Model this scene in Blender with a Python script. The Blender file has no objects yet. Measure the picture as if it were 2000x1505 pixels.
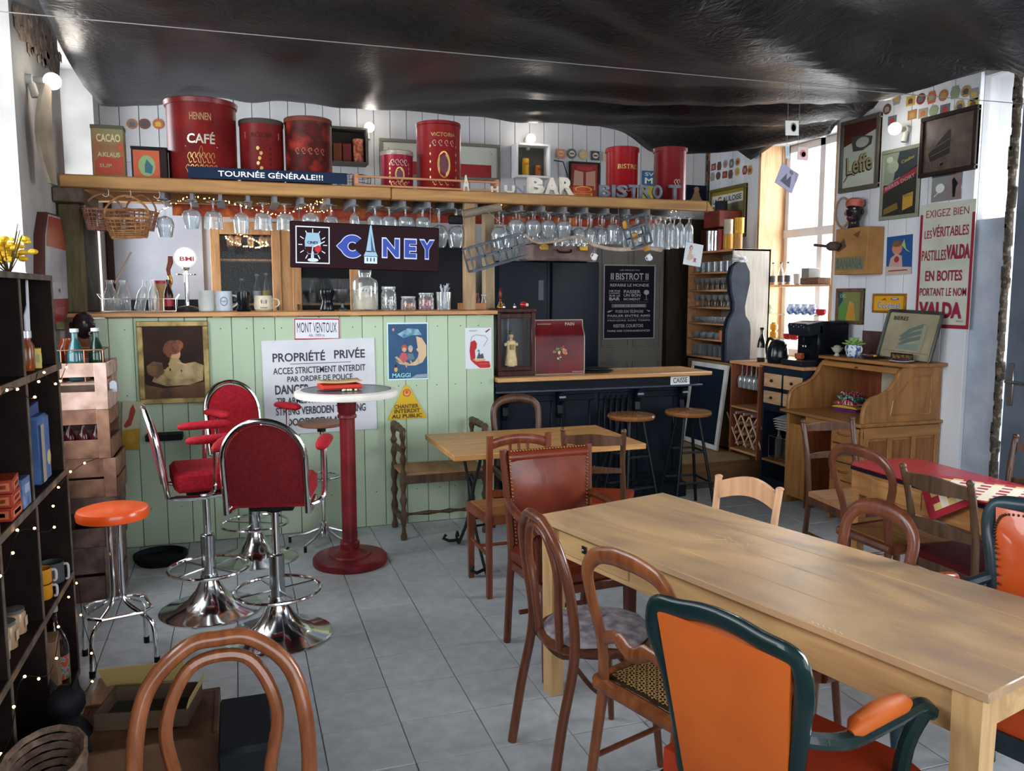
import bpy, math, random
from mathutils import Matrix, Vector, Euler
PI=math.pi
sc=bpy.context.scene; COL=sc.collection
random.seed(7)
# ---------------------------------------------------------------- camera, world, lights, exposure
H=1.65; FPX=1600.0; PITCH=math.radians(6.4); YAW=math.radians(18.5)
cam=bpy.data.cameras.new('camera'); co=bpy.data.objects.new('camera',cam); COL.objects.link(co)
cam.lens=36*FPX/2000; cam.sensor_width=36; cam.clip_start=.05
co.location=(0,0,H); co.rotation_euler=(PI/2-PITCH,0,-YAW); sc.camera=co
w=bpy.data.worlds.new('world'); sc.world=w; w.use_nodes=True
w.node_tree.nodes['Background'].inputs[0].default_value=(.86,.93,1,1)
w.node_tree.nodes['Background'].inputs[1].default_value=1.6
sc.view_settings.view_transform='Standard'; sc.view_settings.look='None'
sc.view_settings.gamma=1; sc.view_settings.use_curve_mapping=False
sc.view_settings.exposure=1.0
def area(name,loc,rot,sx,sy,e,col=(1,1,1)):
    l=bpy.data.lights.new(name,'AREA'); l.shape='RECTANGLE'; l.size=sx; l.size_y=sy; l.energy=e; l.color=col
    o=bpy.data.objects.new(name,l); COL.objects.link(o); o.location=loc; o.rotation_euler=rot; return o
# daylight coming in through the windows of the room
area('daylight_front',(2.0,-3.3,2.1),(math.radians(90),0,0),6.4,3.0,95,(.93,.97,1))
area('daylight_left_near',(-1.75,3.0,2.1),(0,math.radians(-90),0),2.2,3.6,125,(.93,.97,1))
area('daylight_left_far',(-1.75,6.8,2.1),(0,math.radians(-90),0),2.2,1.4,55,(.93,.97,1))
area('daylight_right_far',(5.5,6.3,2.0),(0,math.radians(90),0),2.0,1.2,55,(.93,.97,1))
area('daylight_right_near',(5.5,2.2,2.2),(0,math.radians(90),0),2.2,2.6,170,(.93,.97,1))
# ---------------------------------------------------------------- helpers
def ray(px,py):
    a=(px-1000)/FPX; b=-(py-752.5)/FPX
    cp,sp,cy,sy=math.cos(PITCH),math.sin(PITCH),math.cos(YAW),math.sin(YAW)
    R=Vector((cy,-sy,0)); U=Vector((sy*sp,cy*sp,cp)); F=Vector((sy*cp,cy*cp,-sp))
    return R*a+U*b+F
def at(px,py,ax,val):
    d=ray(px,py); c=Vector((0,0,H)); i='xyz'.index(ax); return c+d*((val-c[i])/d[i])
def lin(h):
    if isinstance(h,str):
        h=h.lstrip('#'); h=[int(h[i:i+2],16)/255 for i in (0,2,4)]
    return tuple((c/12.92 if c<=.04045 else ((c+.055)/1.055)**2.4) for c in h)+(1,)
_mc={}
def _base(key,rough,metal):
    m=bpy.data.materials.new(key); m.use_nodes=True; nt=m.node_tree; b=nt.nodes['Principled BSDF']
    b.inputs['Roughness'].default_value=rough; b.inputs['Metallic'].default_value=metal
    return m,nt,b
def M(c,rough=.5,metal=0,coat=0,emis=0,spec=.35,alpha=1):
    k=('p',c,rough,metal,coat,emis,spec)
    if k in _mc: return _mc[k]
    m,nt,b=_base('paint_'+c.strip('#'),rough,metal); b.inputs['Base Color'].default_value=lin(c)
    lum=sum(lin(c)[:3])/3
    if lum<.03 and not metal and rough>.2: spec=min(spec,.12)
    b.inputs['Coat Weight'].default_value=coat; b.inputs['Specular IOR Level'].default_value=spec
    if emis: b.inputs['Emission Color'].default_value=lin(c); b.inputs['Emission Strength'].default_value=emis
    _mc[k]=m; return m
def tex(c1,c2,scale=5,rough=.5,stretch=(1,1,1),bump=.1,metal=0,dist=0,c3=None,detail=6,coat=0,lo=.35,hi=.65,name='tex'):
    k=('t',c1,c2,scale,rough,stretch,bump,metal,dist,c3,coat,lo,hi)
    if k in _mc: return _mc[k]
    m,nt,b=_base(name+'_'+c1.strip('#'),rough,metal); N=nt.nodes; L=nt.links
    b.inputs['Specular IOR Level'].default_value=.12 if sum(lin(c2)[:3])<.12 else .3
    tc=N.new('ShaderNodeTexCoord'); mp=N.new('ShaderNodeMapping'); mp.inputs['Scale'].default_value=stretch
    no=N.new('ShaderNodeTexNoise'); no.inputs['Scale'].default_value=scale; no.inputs['Detail'].default_value=detail; no.inputs['Distortion'].default_value=dist
    cr=N.new('ShaderNodeValToRGB'); cr.color_ramp.elements[0].position=lo; cr.color_ramp.elements[1].position=hi
    cr.color_ramp.elements[0].color=lin(c1); cr.color_ramp.elements[1].color=lin(c2)
    if c3: e=cr.color_ramp.elements.new((lo+hi)/2); e.color=lin(c3)
    L.new(tc.outputs['Object'],mp.inputs['Vector']); L.new(mp.outputs[0],no.inputs['Vector']); L.new(no.outputs['Fac'],cr.inputs[0]); L.new(cr.outputs[0],b.inputs['Base Color'])
    if bump:
        bu=N.new('ShaderNodeBump'); bu.inputs['Strength'].default_value=bump; bu.inputs['Distance'].default_value=.004
        L.new(no.outputs['Fac'],bu.inputs['Height']); L.new(bu.outputs[0],b.inputs['Normal'])
    b.inputs['Coat Weight'].default_value=coat
    _mc[k]=m; return m
def wood(c1,c2,axis='x',rough=.45,scale=6,coat=0,bump=.12):
    s={'x':(.12,1,1),'y':(1,.12,1),'z':(1,1,.12)}[axis]
    return tex(c1,c2,scale*4,rough,s,bump,0,1.2,None,5,coat,.3,.7,'wood')
def thinglass(tint='#ffffff',refl=.28,rough=.02):
    k=('g',tint,refl)
    if k in _mc: return _mc[k]
    m=bpy.data.materials.new('glass'); m.use_nodes=True; nt=m.node_tree; N=nt.nodes; L=nt.links; N.clear()
    out=N.new('ShaderNodeOutputMaterial'); mx=N.new('ShaderNodeMixShader'); tr=N.new('ShaderNodeBsdfTransparent'); gl=N.new('ShaderNodeBsdfGlossy')
    lw=N.new('ShaderNodeLayerWeight'); lw.inputs[0].default_value=.35
    mr=N.new('ShaderNodeMapRange'); mr.inputs['To Min'].default_value=.025 if refl>.15 else .005; mr.inputs['To Max'].default_value=refl*3
    tr.inputs[0].default_value=lin(tint); gl.inputs['Roughness'].default_value=rough
    L.new(lw.outputs['Facing'],mr.inputs['Value']); L.new(mr.outputs[0],mx.inputs[0]); L.new(tr.outputs[0],mx.inputs[1]); L.new(gl.outputs[0],mx.inputs[2]); m2=N.new('ShaderNodeMixShader'); df=N.new('ShaderNodeBsdfDiffuse'); df.inputs[0].default_value=(.9,.92,.94,1); m2.inputs[0].default_value=.09 if refl>.3 else .01
    L.new(mx.outputs[0],m2.inputs[1]); L.new(df.outputs[0],m2.inputs[2]); L.new(m2.outputs[0],out.inputs[0])
    _mc[k]=m; return m
def glow(c,s):
    k=('e',c,s)
    if k in _mc: return _mc[k]
    m=bpy.data.materials.new('glow'); m.use_nodes=True; b=m.node_tree.nodes['Principled BSDF']
    b.inputs['Emission Color'].default_value=lin(c); b.inputs['Emission Strength'].default_value=s; _mc[k]=m; return m
CHROME=M('#e4e6e8',.12,1); STEEL=M('#9a9c9f',.3,1); IRON=M('#15171a',.45,.3); BRASS=M('#b8913f',.3,1); GLASS=thinglass()
def T(x=0,y=0,z=0): return Matrix.Translation((x,y,z))
def Rz(a): return Matrix.Rotation(a,4,'Z')
def Rx(a): return Matrix.Rotation(a,4,'X')
def Ry(a): return Matrix.Rotation(a,4,'Y')
_tc={}
def textmesh(s,bold=0):
    if (s,bold) in _tc: return _tc[(s,bold)]
    cu=bpy.data.curves.new('lettering','FONT'); cu.body=s; cu.size=1; cu.offset=bold; cu.resolution_u=3; cu.align_x='LEFT'
    o=bpy.data.objects.new('lettering',cu); COL.objects.link(o)
    dg=bpy.context.evaluated_depsgraph_get(); me=bpy.data.meshes.new_from_object(o.evaluated_get(dg))
    vs=[v.co.copy() for v in me.vertices]; fs=[tuple(p.vertices) for p in me.polygons]
    bpy.data.objects.remove(o); bpy.data.curves.remove(cu); bpy.data.meshes.remove(me)
    x0=min(v.x for v in vs); x1=max(v.x for v in vs); y0=min(v.y for v in vs); y1=max(v.y for v in vs)
    r=[((v.x-x0)/(x1-x0),(v.y-y0)/(y1-y0)) for v in vs],fs
    _tc[(s,bold)]=r; return r
class B:
    def __init__(s): s.v=[]; s.f=[]; s.m=[]; s.mats=[]; s.X=Matrix()
    def mi(s,m):
        if m not in s.mats: s.mats.append(m)
        return s.mats.index(m)
    def add(s,vs,fs,mat,Mx=None):
        k=len(s.v); i=s.mi(mat); X=s.X@Mx if Mx is not None else s.X
        s.v+= [X@Vector(v) for v in vs]; s.f+=[tuple(k+a for a in f) for f in fs]; s.m+=[i]*len(fs); return s
    def box(s,c,d,mat,R=None,b=0,tp=1):
        x,y,z=[q/2 for q in d]; Mx=T(*c)@(R if R is not None else Matrix())
        if b<=0:
            vs=[(i*x*(tp if k<0 else 1),j*y*(tp if k<0 else 1),k*z) for k in (-1,1) for j in (-1,1) for i in (-1,1)]
            fs=[(0,2,3,1),(4,5,7,6),(0,1,5,4),(2,6,7,3),(0,4,6,2),(1,3,7,5)]
            return s.add(vs,fs,mat,Mx)
        b=min(b,x*.9,y*.9,z*.9); vs=[];ix={}
        for i in (-1,1):
            for j in (-1,1):
                for k in (-1,1):
                    for a in range(3):
                        p=[i*(x-b),j*(y-b),k*(z-b)]; p[a]=(i*x,j*y,k*z)[a]; ix[(i,j,k,a)]=len(vs); vs.append(p)
        fs=[]
        q4=[(-1,-1),(1,-1),(1,1),(-1,1)]
        for a in range(3):
            for sg in (-1,1):
                f=[]
                for u,v in q4:
                    t=[0,0,0]; t[a]=sg; t[(a+1)%3]=u; t[(a+2)%3]=v; f.append(ix[(*t,a)])
                fs.append(tuple(f if sg>0 else f[::-1]))
        for a in range(3):
            p,q=(a+1)%3,(a+2)%3
            for u in (-1,1):
                for v in (-1,1):
                    t0=[0,0,0];t1=[0,0,0]; t0[a]=-1;t1[a]=1; t0[p]=t1[p]=u; t0[q]=t1[q]=v
                    f=(ix[(*t0,p)],ix[(*t1,p)],ix[(*t1,q)],ix[(*t0,q)]); fs.append(f if u*v<0 else f[::-1])
        for i in (-1,1):
            for j in (-1,1):
                for k in (-1,1):
                    f=(ix[(i,j,k,0)],ix[(i,j,k,1)],ix[(i,j,k,2)]); fs.append(f if i*j*k>0 else f[::-1])
        return s.add(vs,fs,mat,Mx)
    def bx(s,x0,x1,y0,y1,z0,z1,mat,b=0): return s.box(((x0+x1)/2,(y0+y1)/2,(z0+z1)/2),(x1-x0,y1-y0,z1-z0),mat,None,b)
    def lathe(s,prof,mat,Mx=None,n=20,cap=True,sx=1,sy=1):
        vs=[];fs=[];m=len(prof)
        for r,z in prof:
            for i in range(n):
                a=2*PI*i/n; vs.append((r*math.cos(a)*sx,r*math.sin(a)*sy,z))
        for j in range(m-1):
            for i in range(n):
                a=j*n+i; b=j*n+(i+1)%n; fs.append((a,b,b+n,a+n))
        if cap:
            if prof[0][0]>1e-4: fs.append(tuple(range(n))[::-1])
            if prof[-1][0]>1e-4: fs.append(tuple(range((m-1)*n,m*n)))
        return s.add(vs,fs,mat,Mx)
    def cyl(s,p0,p1,r,mat,n=12,r2=None):
        return s.tube([p0,p1],[r,r if r2 is None else r2],mat,n)
    def tube(s,pts,r,mat,n=8,closed=False,flat=1.0,up=None):
        P=[Vector(p) for p in pts]; m=len(P); R=r if isinstance(r,(list,tuple)) else [r]*m
        vs=[];fs=[]; N=None
        for i in range(m):
            if closed: t=(P[(i+1)%m]-P[i-1])
            else: t=P[min(i+1,m-1)]-P[max(i-1,0)]
            t.normalize()
            if N is None:
                u=Vector(up) if up else (Vector((0,0,1)) if abs(t.z)<.9 else Vector((1,0,0)))
                N=(u-t*u.dot(t)).normalized()
            else:
                N=(N-t*N.dot(t))
                if N.length<1e-6: N=t.orthogonal()
                N.normalize()
            Bn=t.cross(N)
            for k in range(n):
                a=2*PI*k/n; vs.append(P[i]+(N*math.cos(a)*flat+Bn*math.sin(a))*R[i])
        mm=m if closed else m-1
        for j in range(mm):
            for k in range(n):
                a=j*n+k; b=j*n+(k+1)%n; j2=((j+1)%m)*n; fs.append((a,b,j2+(k+1)%n,j2+k))
        if not closed: fs.append(tuple(range(n))[::-1]); fs.append(tuple(range((m-1)*n,m*n)))
        return s.add(vs,fs,mat)
    def prism(s,poly,h,mat,Mx=None,z0=0):
        n=len(poly); ar=sum(poly[i][0]*poly[(i+1)%n][1]-poly[(i+1)%n][0]*poly[i][1] for i in range(n))
        if ar<0: poly=poly[::-1]
        vs=[(x,y,z0) for x,y in poly]+[(x,y,z0+h) for x,y in poly]
        fs=[tuple(range(n))[::-1],tuple(range(n,2*n))]+[(i,(i+1)%n,n+(i+1)%n,n+i) for i in range(n)]
        return s.add(vs,fs,mat,Mx)
    def flat(s,poly,mat,Mx=None,z=0):
        n=len(poly); ar=sum(poly[i][0]*poly[(i+1)%n][1]-poly[(i+1)%n][0]*poly[i][1] for i in range(n))
        if ar<0: poly=poly[::-1]
        return s.add([(x,y,z) for x,y in poly],[tuple(range(n))],mat,Mx)
    def sph(s,c,r,mat,n=14,sx=1,sy=1,sz=1,Mx=None):
        m=max(5,n//2); pr=[(max(r*math.sin(PI*i/m),1e-5),-r*math.cos(PI*i/m)*sz) for i in range(m+1)]
        return s.lathe(pr,mat,T(*c)@(Mx if Mx is not None else Matrix()),n,False,sx,sy)
    def text(s,t,x,y,w,h,mat,z=0,ex=0,bold=0,rot=0,Mx=None,arc=0):
        vs,fs=textmesh(t,bold); c,sn=math.cos(rot),math.sin(rot); P=[]
        for a,b in vs:
            u=(a-.5)*w; v=(b-.5)*h
            if arc: v+=arc*(1-(2*a-1)**2)
            P.append((x+u*c-v*sn,y+u*sn+v*c,z+ex))
        if ex:
            n=len(P); P2=[(p[0],p[1],z) for p in P]; ed={}
            for f in fs:
                for i in range(len(f)):
                    e=(f[i],f[(i+1)%len(f)]); ed[e]=1
            side=[(e[0]+n,e[1]+n,e[1],e[0]) for e in ed if (e[1],e[0]) not in ed]
            return s.add(P+P2,list(fs)+side+[tuple(i+n for i in f[::-1]) for f in fs],mat,Mx)
        return s.add(P,fs,mat,Mx)
    def obj(s,name,parent=None,smooth=40,label=None,cat=None,group=None,kind=None):
        me=bpy.data.meshes.new(name); me.from_pydata([tuple(v) for v in s.v],[],s.f)
        for m in s.mats: me.materials.append(m)
        me.polygons.foreach_set('material_index',s.m)
        if smooth:
            me.polygons.foreach_set('use_smooth',[True]*len(s.f)); me.set_sharp_from_angle(angle=math.radians(smooth))
        me.update(); o=bpy.data.objects.new(name,me); COL.objects.link(o)
        if parent is not None: o.parent=parent
        return tag(o,label,cat,group,kind)
ORD='first second third fourth fifth sixth seventh eighth ninth tenth eleventh twelfth thirteenth fourteenth fifteenth sixteenth seventeenth eighteenth nineteenth twentieth'.split()
def tag(o,label=None,cat=None,group=None,kind=None):
    if label: o['label']=label
    if cat: o['category']=cat
    if group: o['group']=group
    if kind: o['kind']=kind
    return o
def thing(name,label,cat,loc=(0,0,0),rz=0,group=None,mx=None):
    o=bpy.data.objects.new(name,None); COL.objects.link(o); o.empty_display_size=.1
    if mx is not None: o.matrix_world=mx
    else: o.location=loc; o.rotation_euler=(0,0,rz)
    return tag(o,label,cat,group)
def part(o,parent):   # another object that shares the mesh
    c=o.copy(); COL.objects.link(c); c.parent=parent; return c
def dup(root,loc=None,rz=None,label=None,group=None,mx=None,scale=None):
    r=root.copy(); COL.objects.link(r)
    if mx is not None: r.matrix_world=mx
    if loc is not None: r.location=loc
    if rz is not None: r.rotation_euler=(0,0,rz)
    if scale: r.scale=(scale,)*3
    if label: r['label']=label
    if group: r['group']=group
    for ch in list(root.children):
        c=ch.copy(); COL.objects.link(c); c.parent=r
        for g in list(ch.children):
            d=g.copy(); COL.objects.link(d); d.parent=c
    return r
def arcpts(cx,cy,r,a0,a1,n,f=lambda x,y:(x,y,0),ry=None):
    ry=r if ry is None else ry
    return [f(cx+r*math.cos(a0+(a1-a0)*i/n),cy+ry*math.sin(a0+(a1-a0)*i/n)) for i in range(n+1)]
def ell(cx,cy,rx,ry,n=20): return [(cx+rx*math.cos(2*PI*i/n),cy+ry*math.sin(2*PI*i/n)) for i in range(n)]
def crom(P,k=6):
    P=[Vector(p) for p in P]; out=[]
    for i in range(len(P)-1):
        a=P[max(i-1,0)];b=P[i];c=P[i+1];d=P[min(i+2,len(P)-1)]
        for j in range(k):
            t=j/k; out.append(.5*((2*b)+(c-a)*t+(2*a-5*b+4*c-d)*t*t+(3*b-a-3*c+d)*t**3))
    out.append(P[-1]); return out
XL,XR,YB,YF,ZC=-1.03,4.8,7.75,-3.0,3.9
def face(w,u,z,plane,rot=0,off=0):
    """matrix of a picture on a wall: local x right, local y up, local z out of the wall"""
    if w=='s': X,Yv,Zv,p=(1,0,0),(0,0,1),(0,-1,0),(u,plane-off,z)       # faces the camera (-Y)
    elif w=='r': X,Yv,Zv,p=(0,-1,0),(0,0,1),(-1,0,0),(plane-off,u,z)     # on the right wall
    else: X,Yv,Zv,p=(0,1,0),(0,0,1),(1,0,0),(plane+off,u,z)              # on the left wall
    m=Matrix(((X[0],Yv[0],Zv[0],p[0]),(X[1],Yv[1],Zv[1],p[1]),(X[2],Yv[2],Zv[2],p[2]),(0,0,0,1)))
    return m@Rz(rot)
def wrect(w,plane,x0,y0,x1,y1):
    """pixel corners (top left, bottom right) on a wall plane -> centre u, z, width, height"""
    a=at(x0,y0,'y' if w=='s' else 'x',plane); b=at(x1,y1,'y' if w=='s' else 'x',plane)
    ua,ub=(a.x,b.x) if w=='s' else (a.y,b.y)
    return (ua+ub)/2,(a.z+b.z)/2,abs(ub-ua),abs(a.z-b.z)
def art(th,w,h,items,z=.002,name='print'):
    """flat print: shapes in 0..1 coordinates of the sheet, drawn one over the other"""
    b=B(); k=0
    for it in items:
        k+=1; zz=z+k*.0004; m=it[-1] if not isinstance(it[-1],str) else M(it[-1],.55)
        if it[0]=='r': b.flat([((x-.5)*w,(y-.5)*h) for x,y in ((it[1],it[2]),(it[3],it[2]),(it[3],it[4]),(it[1],it[4]))],m,None,zz)
        elif it[0]=='e': b.flat([((x-.5)*w,(y-.5)*h) for x,y in ell(it[1],it[2],it[3],it[4])],m,None,zz)
        elif it[0]=='p': b.flat([((x-.5)*w,(y-.5)*h) for x,y in it[1]],m,None,zz)
        elif it[0]=='t': # ('t',text,cx,cy,w,h,bold,rot,col)
            b.text(it[1],(it[2]-.5)*w,(it[3]-.5)*h,it[4]*w,it[5]*h,m,zz,0,it[6],it[7])
        elif it[0]=='l': # polyline width
            P=it[1]
            for (ax,ay),(bx_,by) in zip(P[:-1],P[1:]):
                A=Vector(((ax-.5)*w,(ay-.5)*h)); C=Vector(((bx_-.5)*w,(by-.5)*h)); d=(C-A); n=Vector((-d.y,d.x)).normalized()*it[2]*h/2
                b.flat([tuple(A-n),tuple(C-n),tuple(C+n),tuple(A+n)],m,None,zz)
    return b.obj(name,th,smooth=0)
def picture(name,label,cat,w,plane,px,rot=0,frame=None,fw=.03,fd=.02,back='#ffffff',items=(),group=None,off=0,bm=None,glass=False,rough=.5,size=None):
    """framed or unframed picture; px = (x0,y0,x1,y1) corners measured in the photograph"""
    u,z,W,Hh=wrect(w,plane,*px)
    if size: W,Hh=size
    t=thing(name,label,cat,group=group,mx=face(w,u,z,plane,rot,off))
    b=B(); b.box((0,0,fd*.3),(W,Hh,fd*.6),bm or M(back,rough),b=.001); b.obj('panel',t)
    if frame:
        f=B(); 
        for sx,sy,dx,dy in ((0,1,W,fw),(0,-1,W,fw),(1,0,fw,Hh-2*fw),(-1,0,fw,Hh-2*fw)):
            f.box((sx*(W-fw)/2,sy*(Hh-fw)/2,fd*.55),(dx,dy,fd*1.1),frame,b=min(.004,fd*.3))
        f.obj('frame',t)
    if items: art(t,W-(2*fw if frame else 0),Hh-(2*fw if frame else 0),items,z=fd*.6+.0005)
    if glass:
        g=B(); g.box((0,0,fd*.85),(W-2*fw,Hh-2*fw,.002),GLASS); g.obj('glass',t)
    return t
# ---------------------------------------------------------------- setting
plaster=tex('#959290','#aaa7a4',3,.8,bump=.25,name='plaster'); paintw=tex('#c9c8ca','#dadadb',4,.6,bump=.12,name='paint')
boards=tex('#b4b5b8','#cfd0d3',3,.55,(1,1,.15),.15,name='boards')
stone=tex('#4a4036','#6e6252',26,.95,bump=.9,c3='#332c26',name='stone')
fl=B(); fl.bx(XL-.4,XR+.5,YF-.3,YB+.3,-.12,-.006,tex('#585c60','#6b6f72',8,.8,name='grout')); floor=fl.obj('floor',kind='structure')
tm=[tex(a,b,14,.36,bump=.05,lo=.25,hi=.75,name='tile') for a,b in (('#9a9fa3','#b5babe'),('#949a9f','#b0b6ba'),('#9da2a5','#b9bdbf'))]
TS=.2988; tiles=[]
for m in tm:
    b=B(); b.box((0,0,-.006),(TS-.004,TS-.004,.012),m,b=.0012); tiles.append(b)
tm0=[None]*3
ox,oy=.5457%TS,3.5935%TS
for i in range(-6,18):
    for j in range(0,22):
        cx=ox+(i+.5)*TS-.0; cy=oy+(j+.5)*TS
        if cx<XL or cx>XR+.1 or cy<.9 or cy>6.05: continue
        if cx>3.3 and cy<1.4: continue
        k=random.choice([0,0,1,2])
        if tm0[k] is None: o=tiles[k].obj('tile',floor); tm0[k]=o
        else: o=part(tm0[k],floor)
        o.location=(cx,cy,random.uniform(-.001,.0008)); o.rotation_euler=(random.uniform(-.002,.002),random.uniform(-.002,.002),random.choice([0,PI/2,PI,-PI/2]))
b=B(); b.bx(XL,XR,6.15,YB,0,.185,wood('#6b4a30','#82603f','x')); b.bx(XL,4.28,6.13,YB,.185,.2,wood('#8b7253','#a48a68','x',.5)); b.obj('floor_platform',kind='structure')
b=B(); b.bx(XL-.4,XR+.4,YF-.4,YB+.4,ZC,ZC+.1,M('#8a8a8a',.9)); b.obj('ceiling',kind='structure')
# left wall with two window openings
WZ0,WZ1=.95,3.4
b=B(); t_=.38
def wseg(b,y0,y1,z0,z1,m=plaster): b.bx(XL-t_,XL,y0,y1,z0,z1,m)
wseg(b,YF,1.2,0,ZC); wseg(b,1.2,4.86,0,WZ0); wseg(b,1.2,4.86,WZ1,ZC); wseg(b,4.86,6.1,0,ZC); wseg(b,6.1,7.45,0,WZ0); wseg(b,6.1,7.45,WZ1,ZC); wseg(b,7.45,YB+.3,0,ZC)
wl=b.obj('wall_left',kind='structure')
def window(n,x,y0,y1,z0,z1,nx,ztr,mat,side):
    b=B(); d=.05; xo=x
    b.bx(xo-d/2,xo+d/2,y0,y0+.06,z0,z1,mat,.004); b.bx(xo-d/2,xo+d/2,y1-.06,y1,z0,z1,mat,.004)
    b.bx(xo-d/2,xo+d/2,y0,y1,z0,z0+.07,mat,.004); b.bx(xo-d/2,xo+d/2,y0,y1,z1-.07,z1,mat,.004)
    if ztr: b.bx(xo-d*.7,xo+d*.7,y0,y1,ztr-.04,ztr+.04,mat,.004)
    for k in range(1,nx): yy=y0+(y1-y0)*k/nx; b.bx(xo-d/2,xo+d/2,yy-.035,yy+.035,z0,z1,mat,.004)
    o=b.obj('window_%d'%n,kind='structure')
    g=B(); g.bx(xo-.003,xo+.003,y0+.03,y1-.03,z0+.03,z1-.03,thinglass('#ffffff',.1)); g.obj('pane',o)
    return o
window(1,XL-.3,1.2,4.86,WZ0,WZ1,3,2.7,paintw,-1); window(2,XL-.3,6.1,7.45,WZ0,WZ1,1,2.7,paintw,-1)
# exposed masonry patch high on the left pier
mp=[at(px,py,'x',XL) for px,py in ((24,6),(45,14),(70,26),(92,46),(104,80),(115,112),(113,150),(98,128),(88,132),(80,108),(62,104),(55,84),(38,78),(30,48))]
b=B(); b.prism([(v.y,v.z) for v in mp],.012,tex('#6d6056','#9c8c7e',16,.95,bump=.8,c3='#83766b'),Matrix(((0,0,1,XL-.004),(1,0,0,0),(0,1,0,0),(0,0,0,1)))); rnd=random.Random(3)
for i in range(26):
    v=mp[rnd.randrange(len(mp))].lerp(mp[rnd.randrange(len(mp))],rnd.uniform(.25,.75)); b.box((XL+.008,v.y,v.z),(.008,.05+rnd.random()*.06,.03+rnd.random()*.03),tex('#75685e','#a39488',20,.95,bump=.6),Rx(rnd.uniform(-.4,.4)),.003)
b.obj('masonry_patch',wl,kind='stuff')
# back wall of wide boards
b=B(); b.bx(XL-.4,XR+.4,YB+.03,YB+.3,0,ZC,M('#7c7a79',.9)); wb=b.obj('wall_back',kind='structure')
b=B(); b.bx(-.074,.074,-.02,.02,0,ZC-.002,boards,.003); p0=None
x=XL+.077
while x<XR:
    if p0 is None: p0=b.obj('plank',wb); o=p0
    else: o=part(p0,wb)
    o.location=(x,YB+.012+random.uniform(-.003,.003),.001); x+=.152
# right wall: boards, window niche, open end with a stone edge
b=B()
for y0,y1,z0,z1 in ((6.86,YB+.3,0,ZC),(5.76,6.86,0,1.02),(5.76,6.86,3.05,ZC),(4.39,5.76,0,ZC),(YF,1.0,0,ZC),(1.0,4.05,2.95,ZC),(4.05,4.39,3.1,ZC)): b.bx(XR+.02,XR+.4,y0,y1,z0,z1,M('#9a9a9b',.9))
wr=b.obj('wall_right',kind='structure')
rb=tex('#bcbfc6','#d3d6db',3,.5,(1,1,.15),.12,name='boards')
def rplank(y0,y1,z0,z1):
    b=B(); b.bx(XR-.018,XR+.02,y0+.002,y1-.002,z0,z1,rb,.003); b.obj('plank',wr)
ys=[4.39,4.6,4.79,4.98,5.16,5.37,5.56,5.76]
for a,c in zip(ys[:-1],ys[1:]): rplank(a,c,0.002,ZC-.002)
for a,c in ((5.76,5.98),(5.98,6.2),(6.2,6.42),(6.42,6.64),(6.64,6.86)): rplank(a,c,.2,1.0)
for a,c in ((6.86,7.08),(7.08,7.3),(7.3,7.52),(7.52,7.72)): rplank(a,c,.2,ZC-.002)
pine=wood('#b08760','#cfa67c','z',.5); pinex=wood('#a87d52','#c89c6e','x',.5)
b=B()
for y in (5.775,6.845): b.bx(XR-.01,XR+.36,y-.015,y+.015,1.02,3.05,pine)
b.bx(XR-.01,XR+.36,5.79,6.83,1.02,1.05,pine); b.obj('window_3_lining',kind='structure',label=None)
window(3,XR+.3,5.79,6.83,1.05,3.05,2,2.22,paintw,1)
# pier and stone edge beside the blue grey door
b=B(); b.bx(XR+.02,XR+.1,4.14,4.39,0,2.15,tex('#8f99a8','#a7b0bd',5,.5,bump=.2)); b.obj('trim_plaster_strip',kind='structure')
b=B(); b.bx(XR+.05,XR+.07,4.14,4.39,2.15,3.1,thinglass('#ffffff',.1)); b.obj('window_4',kind='structure')
b=B(); rnd=random.Random(5); z=0
while z<3.3:
    h=.05+rnd.random()*.07; b.box((XR-.0,4.118+rnd.uniform(-.006,.006),z+h/2),(.06,.030+rnd.uniform(-.010,.012),h*1.3),stone,Rx(rnd.uniform(-.06,.06)),.008); z+=h*.93
b.obj('trim_stone_edge',kind='structure')
b=B(); dm=tex('#49535f','#596471',4,.4,bump=.05); b.bx(XR-.02,XR+.04,2.9,4.06,0,2.95,dm,.004); d2=b.obj('door_2',kind='structure')
b=B(); b.bx(XR-.026,XR-.02,3.2,3.78,.3,1.0,dm,.002); b.bx(XR-.026,XR-.02,3.2,3.78,1.2,2.7,M('#2c343e',.2),.002); b.obj('door_panel',d2)
b=B(); b.bx(XR-.03,XR-.018,3.99,4.03,.92,1.2,STEEL,.004); b.tube([(XR-.03,4.01,1.08),(XR-.07,4.01,1.08),(XR-.075,3.9,1.08)],.011,STEEL); b.obj('door_handle',d2)
b=B(); b.bx(XR+.02,XR+.3,1.0,2.9,0,.8,M('#9aa0a8',.6)); b.obj('wall_right_sill',kind='structure'); window(5,XR+.2,1.0,2.9,.8,2.95,2,2.3,paintw,1)
# front wall behind the photographer, mostly glass
b=B(); b.bx(XL,-.9,YF-.3,YF,0,ZC,plaster); b.bx(4.7,XR,YF-.3,YF,0,ZC,plaster); b.bx(-.9,4.7,YF-.3,YF,3.6,ZC,plaster); b.bx(-.9,4.7,YF-.3,YF,0,.5,plaster); b.obj('wall_front',kind='structure')
b=B(); b.bx(-.97,-.26,YB-.035,YB-.015,1.3,2.75,tex('#9da1ab','#b0b3bb',2.5,.5,bump=.05),.004); b.bx(-1.02,-.97,YB-.05,YB-.012,.2,2.75,M('#3a2a28',.6),.003); b.obj('trim_wall_panel',kind='structure')
b=B(); b.bx(-.98,-.24,7.32,7.66,.2,1.60,M('#101318',.4),.004); b.obj('back_counter',label='low black cupboard behind the bar under the pale wall panel',cat='cupboard')
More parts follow.
